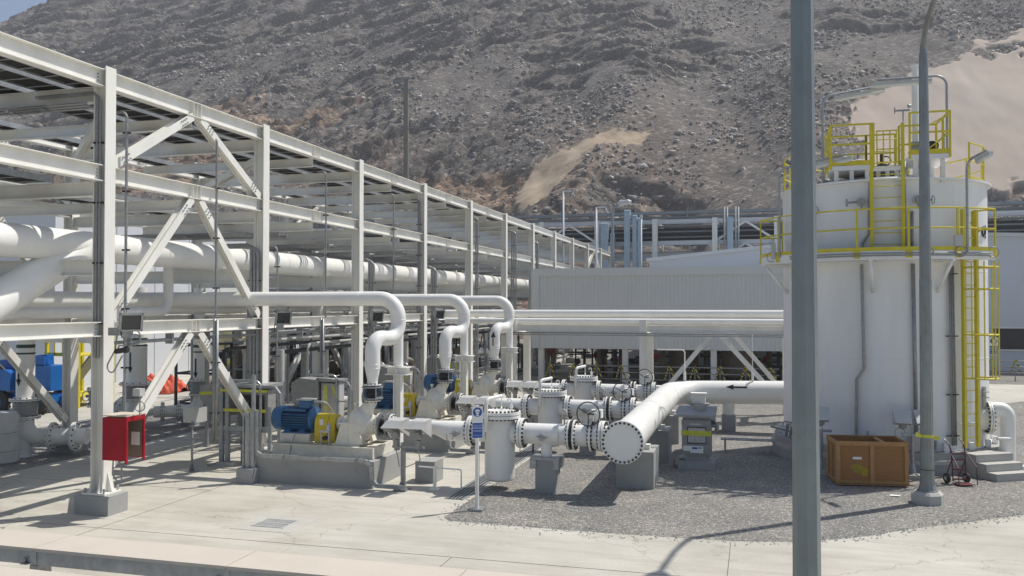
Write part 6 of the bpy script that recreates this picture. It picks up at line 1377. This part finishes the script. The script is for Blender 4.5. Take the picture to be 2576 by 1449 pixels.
# positions read from the photo
p = at(62, 1148, Z=0); valve_riser(p.x, p.y, .24, 3.6, 0, (1.6, .6, 0), "leftmost white valve riser, in front of the blue boom lift", marks=2.9)
p = at(182, 1120, Z=0); valve_riser(p.x, p.y+1, .17, 2.9, 0, (.9, .4, 0), "white riser bending over at its top, right of the boom lift", post=True)
m = MB(); m.tube(fillet([(p.x-2.2, p.y+1, 3.25), (p.x, p.y+1, 3.25), (p.x, p.y+1, 2.6)], .5), .17, 20); m.build("process_pipe", loc=(p.x, p.y+1, 3.2), label="white elbow pipe arching over to the riser right of the boom lift", cat="pipe")
q = at(343, 1085, Z=0); valve_riser(q.x, q.y, .33, 4.9, 0, (-1.2, .9, 0), "fat white riser with green bands and a black down arrow", marks=2.9)
q2 = at(455, 1080, Z=0); valve_riser(q2.x, q2.y+1, .20, 4.9, 0, (-1.2, -.9, 0), "slimmer white riser with green bands, left of the cable cabinet", marks=2.6)
q3 = at(760, 1075, Z=0); valve_riser(q3.x-1, q3.y+3, .22, 4.9, 0, (1.2, .3, 0), "white riser far behind the blue motor of the nearest pump", marks=None)
# low pipework parallel to the rack at left
for i, (x, z, r) in enumerate([(-17.2, .45, .13), (-18.7, .42, .11), (-16.6, 1.0, .10)]):
    m = MB(); m.tube([(x, 28+i, z), (x, 46+i*3, z)], r, 18); 
    for y in range(30, 46, 5): m.flange((x, y+i, z), (0,1,0), r*1.7, .04, 12, .02, .03)
    m.use("plinth grey concrete")
    for y in range(31, 46, 6): m.box(x-.15, x+.15, y-.2, y+.2, -.1, z-r+.02)
    m.build("ground_pipe", loc=(x, 28, z), label=["low flanged white pipe along the ground, under the rack's rear half", "low flanged white pipe beside the rear columns", "white pipe at knee height under the middle of the rack"][i], cat="pipe", group="ground pipes under the rack")
# blue plastic drum at left edge
p = at(8, 1165, Z=0); m = MB("light grey enclosure"); m.lathe((p.x-.1, p.y, 0), (0,0,1), [(0,.42),(.05,.47),(.3,.48),(.33,.45),(.36,.48),(.8,.48),(.83,.45),(.86,.48),(1.25,.47),(1.38,.38),(1.40,.1)], 28); m.build("plastic_drum", loc=(p.x-.1, p.y, 0), label="pale round drum standing at the very left edge", cat="drum")
# boom lift
def boom_lift():
    b = at(75, 1036, Z=0); x, y = b.x, b.y; S = .82
    t = thing("boom_lift", (x, y, 0), "blue boom lift parked beyond the rack at far left", "boom lift")
    B = lambda m, x0, x1, y0, y1, z0, z1: m.box(x+x0*S, x+x1*S, y+y0*S, y+y1*S, z0*S, z1*S)
    m = MB("blue lift paint"); B(m, -1.6, 1.6, -.5, .5, .55, .95); B(m, .3, 1.9, .2, .5, .5, .8); B(m, .4, 1.6, -.95, -.6, .75, .9); m.build("chassis", t)
    m = MB("blue lift paint"); m.prism([(x-1.7*S, y-.9*S, 1.1*S), (x-.3*S, y-.9*S, 1.1*S), (x-.3*S, y-.9*S, 1.95*S), (x-.6*S, y-.9*S, 2.1*S), (x-1.6*S, y-.9*S, 2.1*S), (x-1.8*S, y-.9*S, 1.8*S)], (0, 1.6*S, 0)); m.build("engine_hood", t)
    m = MB("blue lift paint"); m.prism([(x+.6*S, y-.5*S, 1.1*S), (x+1.7*S, y-.5*S, 1.1*S), (x+1.7*S, y-.5*S, 2.3*S), (x+.6*S, y-.5*S, 2.3*S)], (0, 1.2*S, 0)); B(m, .0, 1.2, -.4, .2, 2.35, 2.75); m.build("turret", t)
    m = MB("blue lift paint"); m.bar((x+1.2*S, y, 2.6*S), (x-3.8*S, y-.2, 2.0*S), .36, .42); m.bar((x+1.0*S, y+.1, 2.3*S), (x-3.5*S, y-.1, 1.7*S), .2, .25); m.build("boom", t)
    m = MB("far dark steel"); m.bar((x-.8*S, y-.6, 2.05*S), (x-1.4*S, y-.6, 2.5*S), .1, .1); m.use("orange tarp"); m.cyl((x-1.2*S, y-.7, 2.12*S), (x-1.2*S, y-.7, 2.25*S), .07, n=10); m.build("beacon", t)
    for dx in (-1.1, 1.15):
        for dy in (-1.0, .75):
            c = Vector((x+dx*S, y+dy*S, .52*S)); m = MB("tyre rubber"); m.lathe(c, (0,1,0), [(0,.34),(.02,.46),(.07,.52),(.26,.52),(.32,.46),(.34,.34)], 28)
            for k in range(18): a = 2*math.pi*k/18; m.box(c.x+.51*math.cos(a)-.035, c.x+.51*math.cos(a)+.035, c.y+.06, c.y+.28, c.z+.51*math.sin(a)-.035, c.z+.51*math.sin(a)+.035)
            w_ = m.build("wheel", t); m = MB("blue lift paint"); m.cyl(c+Vector((0,-.012,0)), c+Vector((0,.1,0)), .30, n=20); m.cyl(c+Vector((0,-.06,0)), c, .12, n=12); m.build("rim", w_)
    m = MB("paper"); m.box(x+.18*S, x+.62*S, y-.52*S, y-.51*S, 1.30*S, 1.6*S); m.build("number_plate", t)
    cu = bpy.data.curves.new("lettering", 'FONT'); cu.body = "M-"; cu.size = .28; cu.extrude = .002; cu.align_x = 'CENTER'; cu.materials.append(MATS["black paint"]); o = text_mesh(cu); o.parent = t; o.location = (.4*S, -.53*S, 1.36*S); o.rotation_euler = (R(90), 0, 0)
boom_lift()
# orange tarpaulin heap
def tarp():
    p = at(405, 985, Z=0); p.z = 0; nx, ny = 70, 50; vs = []; rs = random.Random(3)
    A = [(rs.uniform(0,6.28), rs.uniform(3,9), rs.uniform(3,9)) for _ in range(9)]
    for j in range(ny):
        for i in range(nx):
            a, b = i/(nx-1)*2-1, j/(ny-1)*2-1; h = max(0, 1-(a*a*.9+b*b))**.6*1.05; w_ = sum(abs(math.sin(f+a*k+b*l)) for f, k, l in A)/9
            vs.append((p.x-.2+a*1.45+.08*w_, p.y+b*1.2+.1*math.sin(7*a), h*(.30+.75*w_)+.06*math.sin(23*a+9*b)*math.sin(17*b-5*a)*(h>0)+.004))
    m = MB("orange tarp"); m.add(vs, [(j*nx+i, j*nx+i+1, (j+1)*nx+i+1, (j+1)*nx+i) for j in range(ny-1) for i in range(nx-1)]); m.build("tarpaulin_heap", loc=tuple(p), label="crumpled orange tarpaulin heap behind the nearest rack column", cat="tarpaulin")
tarp()
# local electrical cabinets with sun hoods, beside each column
def cabinet():
    x, y = -12.55, 21.9+1.6; t = thing("electrical_cabinet", (x, y, 0), "", "cabinet", "hooded electrical cabinets along the rack")
    m = MB("grey enclosure paint"); m.prism([(x-.95, y, 1.55), (x-.62, y, 1.20), (x-.1, y, 1.15), (x-.1, y, 2.05), (x-.7, y, 2.10), (x-.95, y, 1.95)], (0, .75, 0)); m.box(x-.1, x+.55, y-.02, y+.78, 2.0, 2.06); m.build("sun_hood", t)
    m = MB("light grey enclosure"); m.box(x+.0, x+.5, y+.1, y+.6, .5, 1.95); m.use("paper"); m.box(x+.05, x+.2, y+.085, y+.098, 1.4, 1.75); m.build("cabinet_body", t)
    m = MB("galvanised steel")
    for dx in (-.05, .62): m.bar((x+dx, y-.05, 0), (x+dx, y-.05, 2.1), .07, .07)
    m.bar((x-.05, y-.05, 2.1), (x+.9, y-.05, 2.02), .07, .07); m.bar((x+.9, y-.05, 2.02), (x+1.0, y-.05, 1.88), .07, .07); m.bar((x+1.0, y-.05, 1.9), (x+1.0, y-.05, .0), .09, .07); m.bar((x+.3, y-.07, 1.45), (x+.9, y-.07, 1.45), .05, .04)
    m.tube(fillet([(x-.1, y-.1, 2.22), (x+.6, y-.1, 2.22), (x+.6, y-.1, 1.4)], .15), .03, 8); m.box(x-.15, x+.2, y-.2, y+.1, 0, .12); m.build("frame", t)
    m = MB("yellow tape"); m.prism([(x+.45, y-.11, 1.9), (x+.5, y-.11, 1.9), (x+.66, y-.11, 1.55), (x+.58, y-.11, 1.53)], (0,.01,0)); m.prism([(x+.2, y-.11, 1.9), (x+.3, y-.11, 1.9), (x+.28, y-.11, 1.1), (x+.22, y-.11, 1.05)], (0,.01,0)); m.build("tape", t); return t
C0 = cabinet(); C0["label"] = "grey hooded electrical cabinet with yellow tape, above the nearest blue motor"
dup(C0, (-12.55, 29.0, 0), "grey hooded electrical cabinet behind the middle pump"); dup(C0, (-12.55, 34.4, 0), "grey hooded electrical cabinet behind the farthest pump")
def marshalling():
    p = at(560, 1172, Z=0); x, y = p.x, p.y; t = thing("electrical_cabinet", (x, y, 0), "grey trough-hooded cable cabinet with two yellow tape bands, left of the second column", "cabinet")
    m = MB("grey enclosure paint"); m.prism([(x-.85, y+.2, 1.75), (x-.45, y+.2, 1.30), (x+.0, y+.2, 1.30), (x+.0, y+.2, 2.15), (x-.30, y+.2, 2.2), (x-.85, y+.2, 2.10)], (0, .9, 0)); m.box(x+.0, x+1.15, y+.18, y+1.1, 2.08, 2.16); m.build("sun_hood", t)
    m = MB("brown vessel"); m.use("grey enclosure paint"); m.box(x+.15, x+1.05, y+.5, y+.9, .85, 2.0); m.use("far dark steel"); m.box(x+.25, x+.95, y+.47, y+.495, .95, 1.85); m.use("conduit steel")
    for i in range(4): m.cyl((x+.28+.2*i, y+.44, .5), (x+.28+.2*i, y+.44, 1.7), .025, n=8)
    m.build("cabinet_body", t)
    m = MB("galvanised steel")
    for dx in (-.1, .08): m.bar((x+dx, y+.1, .1), (x+dx, y+.1, 2.1), .11, .09)
    m.bar((x-.1, y+.1, 1.0), (x+1.3, y+.1, 1.0), .05, .12); m.tube(fillet([(x-.3, y+.05, 2.28), (x+1.1, y+.05, 2.28), (x+1.1, y+.05, .2)], .18), .035, 8); m.bar((x-.3, y+.1, 2.18), (x+1.5, y+.1, 2.12), .07, .07); m.bar((x+1.5, y+.1, 2.12), (x+1.64, y+.1, 1.95), .07, .07); m.bar((x+1.64, y+.1, 1.97), (x+1.64, y+.1, .05), .09, .08)
    m.bar((x+1.35, y+.1, .3), (x+1.35, y+.1, 1.6), .1, .06); m.bar((x+.0, y+.0, .1), (x-.4, y-.1, .02), .04, .04); m.build("frame", t)
    m = MB("pale concrete"); m.box(x-.18, x+.35, y-.08, y+.28, -.1, .10); m.build("footing", t)
    m = MB("yellow tape"); m.box(x-.12, x+1.3, y+.03, y+.045, 1.98, 2.05); m.box(x-.02, x+1.28, y+.03, y+.045, 1.45, 1.53); m.prism([(x-.86, y+.19, 1.85), (x+.0, y+.19, 1.9), (x+.0, y+.19, 1.98), (x-.86, y+.19, 1.93)], (0,.006,0)); m.build("tape", t)
marshalling()
# small light-grey hood and stand, and hollow block at the plinth's left
p = at(483, 1186, Z=0); t = thing("instrument_stand", p, "thin grey stand with a square pale box, left of the trough-hooded cabinet", "instrument stand")
m = MB("light grey enclosure"); m.box(p.x-.28, p.x+.12, p.y, p.y+.45, 1.25, 1.62); m.build("box", t); m = MB("conduit steel"); m.cyl(p, p+Vector((0,0,1.3)), .03, n=8); m.prism([p+Vector((-.1,0,.01)), p+Vector((.1,0,.01)), p+Vector((0,0,.3))], (0,.012,0)); m.box(p.x-.14, p.x+.14, p.y-.1, p.y+.1, .004, .02); m.bar(p+Vector((-.15,0,.85)), p+Vector((.35,0,.88)), .03, .02); m.build("post", t)
p = at(616, 1218, Z=0); m = MB("plinth grey concrete"); m.box(p.x-.24, p.x+.2, p.y, p.y+.42, -.1, .36); m.build("concrete_block", loc=(p.x, p.y, 0), label="small grey concrete block at the left end of the nearest pump plinth", cat="block")
t = thing("channel_rack", (p.x, p.y, .36), "upright steel channels and conduits standing on the small concrete block", "conduit"); 
for dx, w_, h in ((-.05, .11, 1.7), (.10, .07, 2.6), (-.16, .04, 1.6)):
    m = MB("galvanised steel"); m.bar((p.x+dx, p.y+.2, .36), (p.x+dx, p.y+.2, h), w_, .08); m.build("channel", t)
# yellow stairs and platforms beyond the rack, far left and middle
def yellow_tower(u, Y, z0, z1, wd, label):
    p = at(u, 700, Y=Y); t = thing("access_tower", (p.x, Y, 0), label, "stair tower", "yellow access towers"); m = MB("yellow paint")
    for dx in (0, wd):
        for dy in (0, 2): m.bar((p.x+dx, Y+dy, 0), (p.x+dx, Y+dy, z1), .12, .12)
    m.build("frame", t); m = MB("yellow paint"); z = z0; k = 0
    while z < z1:
        m.box(p.x, p.x+wd, Y-.02, Y+.02, z, z+.1); m.box(p.x, p.x+wd, Y-.02, Y+.02, z+.55, z+.6); m.box(p.x, p.x+wd, Y-.02, Y+.02, z+1.05, z+1.1); m.box(p.x, p.x+wd, Y, Y+2, z-.05, z)
        for i in range(5): m.box(p.x+wd*i/4-.02, p.x+wd*i/4+.02, Y-.02, Y+.02, z, z+1.1)
        z += 1.7; k += 1
    m.build("railing", t); m = MB("grey enclosure paint"); m.bar((p.x+.1, Y+1, z0), (p.x+wd, Y+1, z0+1.7), .6, .08); m.build("stair", t)
yellow_tower(88, 44, 5.0, 8.6, 2.3, "yellow railed tower seen between the big pipe's branch and the column")
yellow_tower(120, 30, .5, 3.6, 1.6, "low yellow railed stair behind the blue boom lift")
yellow_tower(520, 50, .5, 4.2, 2.6, "yellow railed platform glimpsed behind the second column")
p = at(255, 330, Y=70)
# clutter of pipework seen through the rack, in the middle distance
random.seed(5)
for i in range(22):
    Y = 36+i*1.9; x = -21.5-random.random()*4; t = thing("pipe_manifold", (x, Y, 0), "%s pipework cluster, counting away from the camera, behind the rack" % ORD[i], "pipework", "dark pipe clusters behind the rack")
    
    for k in range(3): m = MB(["brown vessel","far dark steel","cream steel paint","grey enclosure paint"][i % 4]); xx = x+random.uniform(-1,1); m.cyl((xx, Y+k*.3, 0), (xx, Y+k*.3, random.uniform(2,3.8)), random.uniform(.06,.2), n=8); m.build("riser", t)
    for k in range(4): m = MB(["rust brown steel","grey enclosure paint","far dark steel"][(i+k) % 3]); z = random.uniform(.5,3.4); m.tube([(x, Y-1.6, z), (x, Y+1.6, z)], random.uniform(.05,.2), 8); m.build("branch_pipe", t)
    m = MB("far dark steel"); m.tube([(x-1.2, Y, 3.6), (x+2.2, Y, 3.6)], .08, 8); m.build("branch_pipe", t)
    m = MB("far dark steel"); m.bar((x+1.4, Y-1, .2), (x+1.4, Y+1, 2.6), .07, .07); m.box(x+1.2, x+1.5, Y-1.4, Y+1.4, 2.5, 2.62); m.build("support_frame", t)
random.seed(9)
for i in range(14):
    Y = 34+i*2.6; x = -14.3-random.random()*3.5; t = thing("valve_skid", (x, Y, 0), "%s valve skid, counting away from the camera, under the rack" % ORD[i], "valve skid", "valve skids under the rack")
    m = MB(["grey enclosure paint","far dark steel"][i % 2]); m.box(x-.5, x+.5, Y-.6, Y+.6, 0, .25); 
    for k in (-.4, .4): m.bar((x+k, Y, .25), (x+k, Y, 2.4), .09, .09)
    m.bar((x-.4, Y, 2.3), (x+.4, Y, 2.3), .09, .09); m.build("frame", t)
    m = MB(["white pipe paint","brown vessel"][i % 2]); m.tube(fillet([(x-.2, Y-.5, .3), (x-.2, Y-.5, 1.8), (x+.5, Y+.5, 1.8), (x+.5, Y+.5, .3)], .25), .13, 12); m.build("loop_pipe", t)
    m = MB(["black bolt","dark green paint"][i % 2]); m.cyl((x+.1, Y-.3, 1.0), (x+.1, Y-.3, 1.5), .16, n=12); m.torus((x+.3, Y-.5, 1.2), (1,.4,0), .2, .02, 18, 6); m.build("actuator", t)
m = MB("pale concrete"); m.box(-17, -13.9, 33, 72, .0, .12); m.build("equipment_pad", kind="structure")

# extra service lines seen between the columns: each a thing of its own
random.seed(31)
kinds = [("slim light service pipe", "light grey enclosure"), ("slim grey conduit pipe", "conduit steel"), ("thin dark service pipe", "far dark steel"), ("thin grey service pipe", "grey enclosure paint")]
for i in range(10):
    nm, mt = kinds[i % 4]; x = -13.7-i*.38; z = [3.15, 3.45, 2.85, 4.7][i % 4]+random.uniform(-.08,.08); r = random.uniform(.035,.085)
    m = MB(mt); y0 = 22.5+random.uniform(0,6); m.tube(fillet([(x, y0, .4), (x, y0, z), (x, 80, z)], .25), r, 10)
    for y in np.arange(y0+2, 60, 6.0): m.box(x-.1, x+.1, y, y+.06, z-r-.05, z-r+.01)
    m.build("service_pipe", loc=(x, y0, .4), label="%s under the rack, %s in from the front columns" % (nm, ORD[i]), cat="pipe", group="service pipes under the rack deck")
for i in range(9):
    y = RY[2]+1.2+i*3.05; z = 6.35-(i%3)*.12; m = MB("conduit steel")
    for k in range(3): m.tube([(-13.2, y+.12*k, z), (-18.9, y+.12*k, z-.1)], .03, 6)
    m.box(-18.9, -13.2, y-.08, y-.05, z-.08, z+.04); m.box(-18.9, -13.2, y+.34, y+.37, z-.08, z+.04)
    m.build("conduit_run", loc=(-13.2, y, z), label="%s grey conduit ladder from the camera, crossing under the middle deck" % ORD[i], cat="conduit", group="conduit ladders under the middle deck")
for i, (u, v, Y, w_) in enumerate([(850, 846, 40, 3.2), (856, 884, 40.5, 2.6), (735, 850, 44, 3.0)]):
    p = at(u, v, Y=Y); m = MB("rust brown steel"); m.box(p.x-w_/2, p.x+w_/2, Y, Y+.5, p.z-.2, p.z+.2); m.use("far dark steel")
    for dx in (-w_/2+.1, w_/2-.1): m.bar((p.x+dx, Y+.25, 0), (p.x+dx, Y+.25, p.z-.2), .12, .12)
    m.build("brown_duct", loc=(p.x, Y, 0), label=["upper brown duct behind the first bent pipe", "lower brown duct behind the first bent pipe", "brown duct behind the second rack column"][i], cat="duct", group="brown ducts behind the rack")

# equipment skids added behind the rear columns, dark colours standing in for rack shade, and thin droppers under the deck
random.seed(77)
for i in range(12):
    y = 31.5+i*2.6; x = -21.2-random.uniform(0, 1.2); t = thing("shade_dark_skid", (x, y, 0), "%s framed equipment skid in shade-dark colours behind the rear rack columns, counted from the camera" % ORD[i], "equipment skid", "equipment skids behind the rack")
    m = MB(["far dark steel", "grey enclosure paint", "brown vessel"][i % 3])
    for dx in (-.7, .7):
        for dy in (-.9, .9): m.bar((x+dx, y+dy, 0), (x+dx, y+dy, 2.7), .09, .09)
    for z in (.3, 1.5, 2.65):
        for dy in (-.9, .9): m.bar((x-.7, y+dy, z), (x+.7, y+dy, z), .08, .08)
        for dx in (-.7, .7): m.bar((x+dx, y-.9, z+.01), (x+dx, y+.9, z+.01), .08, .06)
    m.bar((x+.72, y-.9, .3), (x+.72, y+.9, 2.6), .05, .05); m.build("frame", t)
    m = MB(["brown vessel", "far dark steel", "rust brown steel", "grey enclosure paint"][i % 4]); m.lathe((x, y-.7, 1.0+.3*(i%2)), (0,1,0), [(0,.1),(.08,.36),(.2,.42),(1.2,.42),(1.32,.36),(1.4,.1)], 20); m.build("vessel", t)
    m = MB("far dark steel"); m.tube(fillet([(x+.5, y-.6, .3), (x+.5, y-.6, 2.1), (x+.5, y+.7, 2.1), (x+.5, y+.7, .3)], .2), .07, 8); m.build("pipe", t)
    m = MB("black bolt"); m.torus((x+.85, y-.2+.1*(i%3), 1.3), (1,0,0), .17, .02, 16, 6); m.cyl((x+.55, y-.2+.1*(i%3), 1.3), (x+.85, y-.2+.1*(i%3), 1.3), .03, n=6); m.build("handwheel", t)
for i in range(20):
    x = -13.6-random.random()*4.8; y = 21.8+i*1.15; r = random.choice([.022, .03, .045, .06]); z1 = random.choice([3.6, 4.9, 6.5])
    m = MB(random.choice(["conduit steel", "conduit steel", "grey enclosure paint", "light grey enclosure"])); m.tube(fillet([(x, y, .05), (x, y, z1), (x-.5, y, z1)], .12), r, 8); m.box(x-.08, x+.08, y-.08, y+.08, .0, .06); m.box(x-.05, x+.05, y-.06, y-.02, 1.1, 1.3)
    m.build("dropper_pipe", loc=(x, y, 0), label="%s thin upright dropper under the rack, counted away from the camera" % ORD[i], cat="pipe", group="thin upright droppers under the rack")
for i in range(7):
    y = 24.2+i*3.0; x = -15.2-(i%3)*.8; t = thing("valve_station", (x, y, 0), "%s flanged valve station under the rack deck, counted from the camera" % ORD[i], "valve", "flanged valve stations under the rack")
    m = MB("grey enclosure paint" if i % 2 else "light grey enclosure"); m.tube(fillet([(x-1.2, y, .7), (x+.9, y, .7), (x+.9, y, 2.9)], .3), .14, 18); m.build("pipe", t)
    for dx in (-.5, .1): m = MB("light grey enclosure"); m.flange((x+dx, y, .7), (1,0,0), .24, .03, 12, .018, .028); m.build("flange", t)
    m = MB("dark green paint" if i % 2 else "black bolt"); m.cyl((x-.2, y, .8), (x-.2, y, 1.35), .06, n=10); m.lathe((x-.2, y, 1.3), (0,0,1), [(0,.08),(.03,.16),(.3,.16),(.36,.1)], 14); m.build("actuator", t)
    m = MB("plinth grey concrete"); m.box(x-.35, x-.05, y-.2, y+.2, 0, .54); m.build("support_block", t)

# ---------------- HAZE: thin even air round the whole place ----------------
def haze():
    m = bpy.data.materials.new("air"); m.use_nodes = True; t = m.node_tree; t.nodes.remove(t.nodes["Principled BSDF"])
    v = t.nodes.new("ShaderNodeVolumePrincipled"); v.inputs["Density"].default_value = .00065; v.inputs["Color"].default_value = (.97, .97, 1, 1); v.inputs["Anisotropy"].default_value = .25
    t.links.new(v.outputs[0], t.nodes["Material Output"].inputs["Volume"]); MATS["air"] = m
    b = MB("air"); b.box(-425, 325, -65, 425, -8, 190); o = b.build("haze", kind="stuff")
haze()
